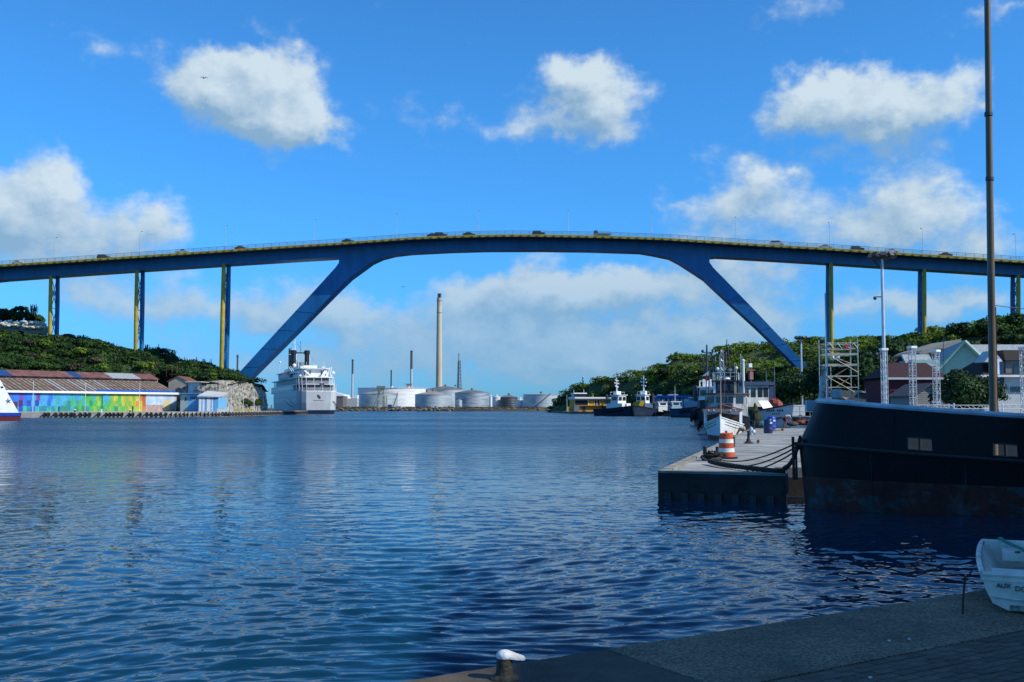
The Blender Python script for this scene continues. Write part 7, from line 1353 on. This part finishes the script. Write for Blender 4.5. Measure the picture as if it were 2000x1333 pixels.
# ------------------------------------------------------------------ things on the wharf
def wharf_things():
    B = G(1419, 895, DW); t = thing('traffic_barrel', 'orange traffic barrel with white bands standing on the wharf corner', 'traffic barrel', (B.x, B.y, DW)); og = M('faded orange plastic', (.50, .085, .02), .5, var=.15, scale=3); H = 1.0
    rr = [(.335, .05), (.33, .26), (.315, .27), (.31, .42), (.30, .43), (.295, .64), (.283, .65), (.278, .80), (.268, .81), (.262, 1.02), (.20, 1.06)]
    for a, b, m, nm in ((0, 1, og, 'band'), (1, 3, offwhite, 'white_band'), (3, 5, og, 'band'), (5, 7, offwhite, 'white_band'), (7, 10, og, 'band')):
        mb = MB(); pr = [rr[a]]+rr[a+1:b+1]; pr = [(r*(1.0), z*H/1.06+(.002 if i == 0 else 0)) for i, (r, z) in enumerate(pr)]; mb.lathe(pr, n=28); mb.build(nm, m, t, True)
    mb = MB(); mb.lathe([(.46, 0), (.46, .04), (.36, .055)], n=24); mb.build('rubber_base', rubber, t); mb = MB(); mb.box((0, 0, 1.04), (.05, .24, .10)); mb.build('handle', og, t)
    for px, py, h, r, lab in ((1377, 897, .50, .085, 'short black bollard left of the orange barrel'), (1432.5, 873, .52, .09, 'short black bollard right of the orange barrel'), (1401, 884, .26, .08, 'low black bollard stub just left of the orange barrel'), (1472.5, 849, 1.0, .10, 'black bollard behind the splayed iron post')):
        b = G(px, py, DW); t = thing('bollard', lab, 'bollard', (b.x, b.y, DW), 0, 'black bollards on the wharf edge'); mb = MB(); mb.lathe([(r, 0), (r*.95, h*.9)], n=14); mb.build('post', black, t); mb = MB(); mb.lathe([(r*.96, h*.9+.002), (r*1.1, h*.93), (r*1.0, h)], n=14); mb.build('cap', black, t)
    b = G(1462, 866, DW); t = thing('iron_post', 'dark splayed iron mooring post with a white ball beside it', 'mooring post', (b.x, b.y, DW)); mb = MB(); mb.lathe([(.30, 0), (.15, .10), (.08, .30), (.07, .62), (.10, .66), (.10, .71)], n=12); mb.build('post', M('dark iron', (.02, .022, .022), .7), t); mb = MB(); mb.lathe([(.05, .0), (.1, .12), (.05, .2)], (.55, 0, 0), 8); mb.build('chain_stub', rust, t)
    t = thing('float_ball', 'off white plastic float hung on the splayed iron post', 'float', (b.x+.27, b.y-.1, DW+.55)); mb = MB(); mb.sphere((0, 0, .10), .11, 12, 8, (1, 1, 1.15)); mb.build('ball', offwhite, t, True); mb = MB(); mb.tube((0, 0, .3), (-.15, .06, .42), .02, n=5); mb.build('loop', darkgrey, t)
    b = G(1467, 850, DW); t = thing('float_ball', 'grey white canister on the wharf edge behind the splayed post', 'canister', (b.x, b.y, DW)); mb = MB(); mb.lathe([(.15, 0), (.17, .2), (.15, .5), (.07, .6)], n=12); mb.build('body', M('grey white plastic', (.40, .44, .44), .6), t, True); mb = MB(); mb.lathe([(.06, .601), (.06, .66)], n=8); mb.build('neck', darkgrey, t)
    for px, py, lab, m in ((1500.5, 846.5, 'navy blue drum in front of the bright blue one', M('navy drum plastic', (.008, .028, .10), .35)), (1506.5, 842, 'bright blue plastic drum behind the navy one', M('bright blue drum plastic', (.012, .05, .42), .35))):
        b = G(px, py, DW); t = thing('drum', lab, 'drum', (b.x, b.y, DW), .3, 'blue drums on the wharf'); h = 1.02; r = .33; s = b.y/85*1.12; mb = MB(); mb.lathe([(r*.94, 0), (r, .05), (r, h*.3), (r*1.04, h*.33), (r, h*.36), (r, h*.64), (r*1.04, h*.67), (r, h*.7), (r, h*.95), (r*.92, h)], n=24); mb.build('body', m, t, True); mb = MB(); mb.lathe([(r*.8, h+.001), (r*.8, h+.02)], n=20); mb.build('lid', m, t); mb = MB(); mb.box((.05, -r-.005, h*.74), (.16, .03, .12)); mb.build('label', white, t); t.scale = (s,)*3
    b = G(1522, 842.5, DW); t = thing('iron_bar', 'short rusty iron bar lying right of the drums', 'bar', (b.x, b.y, DW)); mb = MB(); mb.tube((-1.0, 0, .09), (.25, .05, .09), .05, n=6); mb.build('rod', M('tan iron', (.30, .22, .13), .8), t); mb = MB(); mb.sphere((.3, .05, .13), .13, 8, 5); mb.build('knob', rust, t)
    t = thing('hose_coil', 'dark hose and green rope tangle by the foot of the drums', 'hose', (wx(1486, 96), 96, DW)); mb = MB(); mb.pipe([(.7*math.cos(a*.5)*(1-.02*a), .7*math.sin(a*.5), .06+.01*a) for a in range(30)], .05, 6); mb.build('hose', M('dark hose', (.03, .045, .04), .8), t); mb = MB(); mb.pipe([(-.9+.15*i, .2*math.sin(i*1.3), .10+.03*math.cos(i*2)) for i in range(13)], .04, 5); mb.build('rope', M('green rope', (.05, .22, .17), .8), t)
    # mooring ropes from the ship bow to the wharf corner
    a0 = G(1393, 893, DW); hb_ = Vector((8.30, 29.85, 1.78)); rp = M('dark mooring rope', (.018, .020, .018), .9, bump=.3, bscale=30)
    for k, (px, py, sag, x0, y0, lab) in enumerate(((0, 0, .55, 1397, 896, 'upper of the three thin mooring ropes to the black ship'), (0, 0, .72, 1398, 900, 'middle of the three thin mooring ropes to the black ship'), (0, 0, .86, 1400, 903, 'lowest of the three thin mooring ropes to the black ship'))):
        A = G(x0, y0, DW+.05); Bq = Vector((8.42-.03*k, 29.72-.05*k, 1.93-.10*k)); pts = []
        for i in range(25): f = i/24; q = A.lerp(Bq, f); q.z = max(q.z - sag*4*f*(1-f)*.62*(1-.25*f), DW+.035 if q.y > 30.9 else -9); pts.append(q)
        t = thing('mooring_rope', lab, 'mooring rope', A, 0, 'thin mooring ropes'); mb = MB(); mb.pipe([p-A for p in pts], .024, 6); mb.build('rope', rp, t, True); mb = MB(); mb.torus((0, 0, .02), .13, .035, 'Z', 14, 6); mb.build('eye', rp, t, True)
    hair = M('frayed rope', (.022, .024, .018), .95, bump=.6, bscale=20)
    pts = [G(1384, 901, DW+.10), G(1400, 906, DW+.08), G(1420, 910, DW+.07), G(1450, 913.5, DW+.07), G(1480, 917, DW+.07), G(1510, 920.5, DW+.07), G(1530, 921, DW+.08)]
    pts += [Vector((8.18, 31.0, 1.0)), Vector((8.22, 30.6, 1.12)), Vector((8.25, 30.1, 1.4)), Vector((8.28, 29.8, 1.72)), Vector((8.32, 29.65, 2.0))]
    pts = smooth_path(pts, 3); A = pts[0].copy(); t = thing('frayed_hawser', 'thick frayed hawser lying along the wharf front and rising to the ship', 'hawser', A); 
    for s in range(3):
        mb = MB(); qs = []
        for i in range(len(pts)-1):
            for j in range(4): f = j/4; q = pts[i].lerp(pts[i+1], f); a = (i*4+j)*.9+s*2.09; qs.append(q-A+Vector((.02*math.cos(a), .055*math.cos(a), .045*math.sin(a)+.01)))
        mb.pipe(qs, .045, 6); mb.build('strand', hair, t, True)
    r_ = random.Random(6); c = G(1385, 899, DW); t = thing('rope_pile', 'tangled dark rope pile around the bollard at the wharf corner', 'rope pile', c)
    for k in range(8):
        mb = MB(); R0 = r_.uniform(.16, .42); ph = r_.random()*6; ox, oy = r_.uniform(-.18, .35), r_.uniform(-.14, .14)
        mb.pipe([(ox+R0*math.cos(a*.42+ph), oy+R0*.75*math.sin(a*.42+ph), .05+.035*k+.05*math.sin(a*1.3+k)) for a in range(16)], .042, 6); mb.build('coil', hair if k % 2 else M('grey rope', (.06, .065, .055), .95), t, True)
wharf_things()

# ------------------------------------------------------------------ person bending over at the end of the wharf
def person():
    Y = 104.3; b = P(1531, 832, Y); t = thing('person', 'person bending forward in pale shirt and red shorts at the wharf end', 'person', (wx(1531, Y), Y, DW), 0.35)
    def skin(name, verts, edges, radii, mat, root=0):
        me = bpy.data.meshes.new(name); me.from_pydata(verts, edges, []); o = bpy.data.objects.new(name, me); COL.objects.link(o)
        md = o.modifiers.new('skin', 'SKIN'); 
        for i, r in enumerate(radii): me.skin_vertices[0].data[i].radius = (r, r)
        me.skin_vertices[0].data[root].use_root = True; md.use_smooth_shade = True; sb = o.modifiers.new('sub', 'SUBSURF'); sb.levels = 1; sb.render_levels = 1
        dg = bpy.context.evaluated_depsgraph_get(); m2 = bpy.data.meshes.new_from_object(o.evaluated_get(dg)); bpy.data.objects.remove(o); m2.materials.clear(); m2.materials.append(mat); m2.shade_smooth(); o = bpy.data.objects.new(name, m2); COL.objects.link(o); o.parent = t; return o
    sk = M('brown skin', (.16, .085, .055), .6)
    # 0 pelvis 1 waist 2 chest 3 neck 4 head-base 5 head-top | arms | legs : bent forward towards +x, standing 1.7 tall if upright
    V = [(0, 0, .86), (.16, 0, 1.00), (.38, 0, 1.08), (.52, 0, 1.06), (.60, 0, 1.03), (.74, 0, .99),
         (.40, .17, 1.04), (.50, .22, .80), (.66, .16, .62), (.72, .14, .54), (.40, -.17, 1.04), (.52, -.21, .80), (.70, -.14, .63), (.76, -.12, .55),
         (0, .10, .80), (.08, .13, .47), (-.04, .14, .09), (.10, .15, .04), (0, -.10, .80), (.06, -.13, .47), (-.06, -.14, .09), (.08, -.15, .04)]
    E = [(0, 1), (1, 2), (2, 3), (3, 4), (4, 5), (2, 6), (6, 7), (7, 8), (8, 9), (2, 10), (10, 11), (11, 12), (12, 13), (0, 14), (14, 15), (15, 16), (16, 17), (0, 18), (18, 19), (19, 20), (20, 21)]
    Rr = [.135, .125, .14, .06, .085, .09, .06, .045, .036, .03, .06, .045, .036, .03, .085, .06, .04, .035, .085, .06, .04, .035]
    body = skin('body', V, E, Rr, sk)
    skin('shirt', [(.03, 0, .90), (.16, 0, 1.01), (.38, 0, 1.09), (.47, 0, 1.07), (.40, .18, 1.04), (.46, .21, .88), (.40, -.18, 1.04), (.47, -.20, .88)], [(0, 1), (1, 2), (2, 3), (2, 4), (4, 5), (2, 6), (6, 7)], [.155, .15, .165, .09, .085, .068, .085, .068], M('pale green grey shirt', (.42, .48, .44), .85))
    skin('shorts', [(.0, 0, .86), (.0, .10, .78), (.06, .13, .52), (.0, -.10, .78), (.05, -.13, .52)], [(0, 1), (1, 2), (0, 3), (3, 4)], [.16, .11, .095, .11, .095], M('red shorts', (.26, .02, .02), .85))
    mb = MB(); mb.sphere((.70, 0, 1.03), .105, 10, 7, (1.05, .92, .95)); mb.build('hair', M('dark hair', (.012, .010, .009), .8), t, True)
    for s in (-1, 1):
        mb = MB(); mb.box((.12, s*.15, .03), (.26, .10, .06)); mb.build('shoe', darkgrey, t)
        base = Vector(V[9] if s > 0 else V[13])
        for k in range(4): mb = MB(); a = base+Vector((.01, s*(.03-.02*k), -.02)); mb.pipe([a, a+Vector((.03, 0, -.04)), a+Vector((.02, 0, -.07+.006*k))], [.010, .009, .007], 5); mb.build('finger', sk, body)
        mb = MB(); a = base+Vector((-.02, -s*.025, .0)); mb.pipe([a, a+Vector((-.01, -s*.03, -.03)), a+Vector((.01, -s*.03, -.055))], [.011, .010, .008], 5); mb.build('thumb', sk, body)
    # face turned down: nose, eyes, mouth, ears
    mb = MB(); mb.sphere((.80, 0, .93), .018, 6, 4); mb.build('nose', sk, body)
    for s in (-1, 1): mb = MB(); mb.sphere((.78, s*.035, .955), .011, 6, 4); mb.build('eye', white, body); mb = MB(); mb.sphere((.69, s*.095, .985), .022, 6, 4, (1, .4, 1.2)); mb.build('ear', sk, body)
    mb = MB(); mb.box((.765, 0, .905), (.012, .045, .010)); mb.build('mouth', M('lip', (.14, .05, .04), .6), body)
    t.scale = (1.12,)*3
person()

# ------------------------------------------------------------------ near quay
def near_quay():
    a = G(760, 1333, .85); b = G(1888, 1157.5, .85); d = Vector((b.x-a.x, b.y-a.y)).normalized(); n = Vector((d.y, -d.x))   # n points inland
    O = Vector((a.x, a.y)); q = lambda u, w: O+d*u+n*w
    edge = [q(-30, 0), q(7.6, 0), q(9.2, .05), Vector((8.3, 13.4)), Vector((19.2, 27.0)), Vector((60, 24)), Vector((60, -40)), Vector((-30, -40))]
    agg = M('exposed aggregate concrete', (.12, .082, .050), .9, scale=38, col2=(.46, .345, .22), stain=(1.1, (1, 1, 1), .55), lo=.38, hi=.70, bump=.5, bscale=60)
    tarm = M('dark smooth concrete', (.065, .048, .032), .85, scale=2.5, col2=(.115, .090, .062), stain=(1.3, (1, 1, 1), .6), bump=.2, bscale=30)
    pm = M('grey concrete paver', (.105, .078, .052), .88, scale=14, col2=(.19, .148, .105), stain=(.9, (1, 1, 1), .6), lo=.3, hi=.75, bump=.35, bscale=45, rand=.20)
    o = slab('quay', [(v.x, v.y) for v in edge], .79, -1.5, M('quay wall concrete', (.09, .085, .075), .9, var=.35, scale=1.5), 'near harbour quay in building shade along the bottom edge')
    # cast edge strip: aggregate stretch to the right, smooth patch to the left with a crack between
    us = [-30, -14, -6, 1.38, 1.385]
    def strip(u0, u1, w0, w1, z, mat, jag=0.0, nx=24):
        mb = MB(); r_ = random.Random(int(u0*10)); vs = []
        for i in range(nx+1):
            u = u0+(u1-u0)*i/nx; e = .022*mnoise.noise(Vector((u*2.3, 0, 5)))+.014*mnoise.noise(Vector((u*9, 0, 5)))+.05*max(0, mnoise.noise(Vector((u*1.7, 4, 5)))-.35); k = w1 if not callable(w1) else w1(u)
            vs += [tuple(q(u, w0+e))+(z-.01,), tuple(q(u, w0+e+.03))+(z,), tuple(q(u, (w0+k)/2))+(z+.004*mnoise.noise(Vector((u, 3, 0))),), tuple(q(u, k))+(z,), tuple(q(u, k))+(.60,), tuple(q(u, w0+e))+(.60,)]
        fs = [(6*i+j, 6*i+6+j, 6*i+6+(j+1) % 6, 6*i+(j+1) % 6) for i in range(nx) for j in range(6)] + [(0, 1, 2, 3, 4, 5), tuple(6*nx+j for j in range(6))]
        mb.add(vs, fs); return mb.build('edge_slab', mat, o)
    strip(-30, -3.02, -.015, 2.3, .845, tarm, nx=90); strip(-3, 1.95, -.015, 2.3, .847, tarm, nx=90); strip(1.965, 5.29, -.015, 1.42, .85, agg, nx=60); strip(5.30, 10.2, -.015, 1.42, .852, agg, nx=60)
    # pavers laid in courses parallel to the edge: each one a piece, the nearest ones single
    me = None; cand = []
    L1, W1 = .205, .103
    for r in range(0, 26):
        for c in range(-6, 46):
            u = 2.02+(c+.5*(r % 2))*L1; w = 1.435+r*W1
            if u < 2.0 or w > 3.9: continue
            p = q(u+L1/2, w+W1/2); 
            v = Vector((p.x, p.y, .85-EYE)); f = p.y*math.cos(PITCH)+(.85-EYE)*math.sin(PITCH); up = -p.y*math.sin(PITCH)+(.85-EYE)*math.cos(PITCH); px = 1000+2000*p.x/f; py = 666.5-2000*up/f
            inside = -60 < px < 2060 and py < 1390; cand.append((0 if inside else 1, p.length, u, w))
    cand.sort(); r_ = random.Random(12); stuff = MB()
    def paver_mesh():
        mb = MB(); a, b2, h = L1*.5-.004, W1*.5-.004, .0; e = .006
        mb.add([(-a, -b2, -.05), (a, -b2, -.05), (a, b2, -.05), (-a, b2, -.05), (-a, -b2, -e), (a, -b2, -e), (a, b2, -e), (-a, b2, -e), (-a+e, -b2+e, 0), (a-e, -b2+e, 0), (a-e, b2-e, 0), (-a+e, b2-e, 0)], [(0, 1, 5, 4), (1, 2, 6, 5), (2, 3, 7, 6), (3, 0, 4, 7), (4, 5, 9, 8), (5, 6, 10, 9), (6, 7, 11, 10), (7, 4, 8, 11), (8, 9, 10, 11)]); x = mb.build('paver', pm, o); m_ = x.data; bpy.data.objects.remove(x); return m_
    me = paver_mesh(); rz = math.atan2(d.y, d.x)
    for k, (_, _, u, w) in enumerate(cand):
        p = q(u+L1/2, w+W1/2); z = .846+r_.uniform(-.004, .003)
        if k < 300:
            x = link('paver', me, o); x.location = (p.x, p.y, z); x.rotation_euler = (r_.uniform(-.015, .015), r_.uniform(-.012, .012), rz)
        else: stuff.box((p.x, p.y, z-.025), (L1-.008, W1-.008, .05), rz=rz)
    if stuff.v: tag(stuff.build('paver', pm, o), kind='stuff')
    # inner quay paving beyond the picture
    mb = MB(); ins = [q(-30, 2.33), q(1.9, 2.33), q(2.0, 4.0), q(10.5, 4.0), Vector((22, 20)), Vector((58, 20)), Vector((58, -38)), Vector((-28, -38))]; mb.add([(v.x, v.y, .82) for v in ins], [tuple(range(len(ins)))]); tag(mb.build('pavement', pm), 'shaded paving of the near quay', kind='structure')
    # white capped bollard
    B = G(985, 1325, .85); t = thing('bollard', 'small iron bollard with white painted horned cap on the near quay edge', 'bollard', (B.x, B.y, .85)); dirty = M('dirty iron', (.022, .020, .016), .85, var=.5, scale=12, col2=(.09, .08, .055), bump=.4, bscale=40)
    mb = MB(); mb.lathe([(.115, 0), (.105, .012), (.068, .03), (.060, .06), (.060, .15)], n=24); mb.build('post', dirty, t, True)
    mb = MB(); cs = [(-.072, .0, .03), (-.062, .048, .165)]; nseg = 20; vs = []; rings = [(0, .62, .148), (.0, .98, .150), (.0, 1.02, .165), (.0, .92, .185), (.0, .6, .200), (0, .2, .206)]
    for (_, k, z) in rings:
        for j in range(nseg):
            a = 2*math.pi*j/nseg; r = .066+.0*math.cos(a); x = r*math.cos(a); x = x+ (max(0, math.cos(a))**1.6)*.085; y = .066*math.sin(a)*(1-.35*max(0, math.cos(a))); zz = z-.018*max(0, x-.03)/.1; vs.append((x*k+.005, y*k, zz))
    m_ = nseg; mb.add(vs, [(i*m_+j, i*m_+(j+1) % m_, (i+1)*m_+(j+1) % m_, (i+1)*m_+j) for i in range(len(rings)-1) for j in range(m_)]+[tuple(range(m_))[::-1], tuple(range((len(rings)-1)*m_, len(rings)*m_))])
    mb.build('cap', M('chipped white paint', (.62, .66, .66), .6, scale=22, col2=(.34, .33, .30), lo=.60, hi=.66, bump=.3, bscale=40), t, True)
    # dinghy
    c = G(1968, 1205, .85); ax = Vector((.44, 1.0)).normalized(); t = thing('dinghy', 'small white dinghy with hand lettered transom lying on the near quay', 'dinghy', (c.x+.40, c.y+.02, .85), math.atan2(-ax.x, ax.y)); t.scale = (.94, .94, .93)
    dm = M('grubby white fibreglass', (.58, .54, .46), .55, scale=3.5, col2=(.80, .76, .66), stain=(3, (1, 1, .5), .78), lo=.3, hi=.6, bump=.05); Ld = 2.25
    st = []  # stations: y, half width top, half width bottom, z bottom, z top
    for i in range(13): f = i/12; st.append((f*Ld, .60+.03*math.sin(f*2.4)-.05*f**3, .46-.12*f**3, .03+.14*f**3, .395+.075*f**1.8))
    def shellmb(off, zadd):
        mb = MB(); vs = []
        for y, wt, wb, z0, z1 in st:
            wt, wb, z0 = wt-off, wb-off, z0+zadd
            vs += [(-wt, y, z1), (-(wt*.82+wb*.18), y, z0*.45+z1*.55), (-(wt*.35+wb*.65), y, z0*.82+z1*.18), (-wb*.8, y, z0), (wb*.8, y, z0), (wt*.35+wb*.65, y, z0*.82+z1*.18), (wt*.82+wb*.18, y, z0*.45+z1*.55), (wt, y, z1)]
        n = len(st); fs = [(8*i+j, 8*i+8+j, 8*i+9+j, 8*i+j+1) for i in range(n-1) for j in range(7)]; return mb, vs, fs, n
    mb, vs, fs, n = shellmb(0, 0); fs += [tuple(range(8)), tuple(8*(n-1)+j for j in range(8))[::-1]]; mb.add(vs, fs); mb.build('hull', dm, t, True)
    mb, vs, fs, n = shellmb(.035, .05); vs = [(x, min(max(y, .04), Ld-.04), z) for x, y, z in vs]; fs += [tuple(range(8)), tuple(8*(n-1)+j for j in range(8))[::-1]]; mb.add(vs, fs); mb.build('inner_liner', dm, t, True)
    mb = MB(); rim = [(-s[1], s[0], s[4]) for s in st] + [(s[1], s[0], s[4]) for s in st[::-1]]; rim.append(rim[0]); mb.pipe(rim, .030, 8); mb.build('gunwale', dm, t, True)
    mb = MB(); mb.box((0, .03, .365), (1.24, .09, .07)); mb.build('transom_rim', dm, t)
    mb = MB(); mb.box((-.10, .62, .27), (.80, .34, .16)); mb.build('thwart', dm, t); mb = MB(); mb.box((0, 1.85, .38), (.72, .5, .10)); mb.build('bow_seat', dm, t)
    mb = MB(); mb.pipe([(-.52, -.012, .17), (-.3, -.016, .15), (0, -.018, .15), (.5, -.014, .165)], .012, 6); mb.build('strake_line', dm, t)
    mb = MB(); mb.box((-.12, -.008, .06), (.46, .012, .055)); mb.build('dirt_patch', M('algae dirt', (.10, .10, .06), .9, scale=12, col2=(.34, .36, .33)), t)
    for x, y, z, w in ((-.2, 1.59, .44, .06), (-.1, 1.595, .42, .03), (-.30, .44, .30, .05)): mb = MB(); mb.box((x, y, z), (w, .012, .018), rz=.1); mb.build('scuff', black, t)
    ink = M('black marker ink', (.012, .014, .018), .7)
    text_mesh('lettering', 'AUX', .068, ink, t, (-.475, -.012, .262), (math.pi/2, 0, 0)); text_mesh('lettering', 'DC', .074, ink, t, (-.30, -.012, .238), (math.pi/2, 0, -.02))
    g = thing('rope', 'green rope draped from the far end down into the white dinghy', 'rope', t.location); g.rotation_euler = t.rotation_euler; g.scale = t.scale; mb = MB(); mb.pipe(smooth_path([(-.40, Ld+.05, .40), (-.39, Ld+.03, .47), (-.36, Ld-.02, .515), (-.30, Ld-.15, .49), (-.14, 1.75, .455), (.02, 1.3, .43), (.10, .9, .40), (.12, .72, .375), (.12, .6, .365)]), .021, 8); mb.build('strand', M('green rope', (.012, .12, .10), .8, bump=.4, bscale=60), g, True); mb = MB(); mb.sphere((.12, .58, .37), .035, 8, 6); mb.build('knot', M('green rope', (.012, .12, .10), .8), g)
    s = G(1880, 1200, .85); g = thing('mooring_stake', 'thin dark iron stake with a rope knot left of the dinghy', 'stake', s); mb = MB(); mb.pipe([(0, 0, -.02), (.01, 0, .15), (.035, 0, .36)], .010, 6); mb.build('rod', M('dark iron', (.02, .022, .022), .7), g, True); mb = MB(); mb.torus((.036, 0, .335), .022, .012, 'Z', 10, 6); mb.build('knot', M('dark mooring rope', (.018, .02, .018), .9), g); mb = MB(); mb.pipe([(.036, 0, .34), (.07, .05, .36), (.12, .12, .345), (.2, .2, .40)], .009, 5); mb.build('line', M('dark mooring rope', (.018, .02, .018), .9), g)
    # small litter
    for px, py, lab in ((1776, 1250, 'pale pebble on the pavers near the strip joint'), (1737, 1253, 'small pale chip on the edge of the pavers'), (1700, 1325, 'tiny pale chip on the pavers at the bottom edge')):
        p = G(px, py, .852); mb = MB(); mb.sphere((0, 0, .006), .014, 6, 4, (1.2, .8, .6)); x = mb.build('pebble', offwhite); x.location = p; tag(x, lab, 'pebble', 'pale chips on the near quay')
near_quay()
# quayside buildings of the town, right of and behind the camera: they shade the near quay
def town():
    cols = [M('ochre town plaster', (.45, .30, .10), .85), M('pale blue town plaster', (.22, .34, .42), .85), M('white town plaster', (.58, .56, .52), .85)]
    for k, (y0, y1, h) in enumerate(((12.3, 23.4, 21), (-2, 12, 20.8), (-20, -2.3, 20))):
        t = thing('town_house', ['ochre town house on the quay to the right, out of the picture', 'pale blue town house on the quay to the right, out of the picture', 'white town house on the quay to the right rear, out of the picture'][k], 'house', (20.6, (y0+y1)/2, .8)); w = y1-y0
        mb = MB(); mb.box((4, 0, h*.42), (8, w, h*.84)); mb.build('wall', cols[k], t); mb = MB(); mb.prism([(0, -w/2, h*.84+.01), (4, -w/2, h), (8, -w/2, h*.84+.01)], (0, w, 0)); mb.build('roof', M('orange town roof', (.30, .09, .04), .8), t)
        for i in range(int(w/3)):
            for j in range(4): f = MB(); f.box((-.03, -w/2+1.8+i*3, 2.4+j*3.8), (.12, 1.1, 1.8)); f.build('window', glass, t)
town()
# gulls
def gulls():
    gm = M('gull grey', (.16, .17, .18), .8)
    for px, py, Y, s, lab in ((398, 153, 160, 1.0, 'gull gliding across the large left cumulus'), (788, 561, 300, 1.3, 'gull flying below the bridge left of centre')):
        p = P(px, py, Y); t = thing('gull', lab, 'bird', p, .2, 'gulls in the sky'); mb = MB(); mb.sphere((0, 0, 0), .11, 8, 6, (.9, 2.6, .8)); mb.sphere((0, -.33, .04), .07, 6, 5); mb.build('body', gm, t, True)
        for k in (-1, 1): mb = MB(); mb.add([(k*.05, -.12, .03), (k*.05, .14, .03), (k*.36, .10, .17), (k*.36, -.12, .18), (k*.68, .10, .08), (k*.62, -.02, .10), (k*.05, -.12, .0), (k*.05, .14, .0), (k*.36, .10, .15), (k*.36, -.12, .15)], [(0, 1, 2, 3), (3, 2, 4, 5), (6, 9, 8, 7)]); mb.build('wing', gm, t)
        t.scale = (s,)*3
gulls()
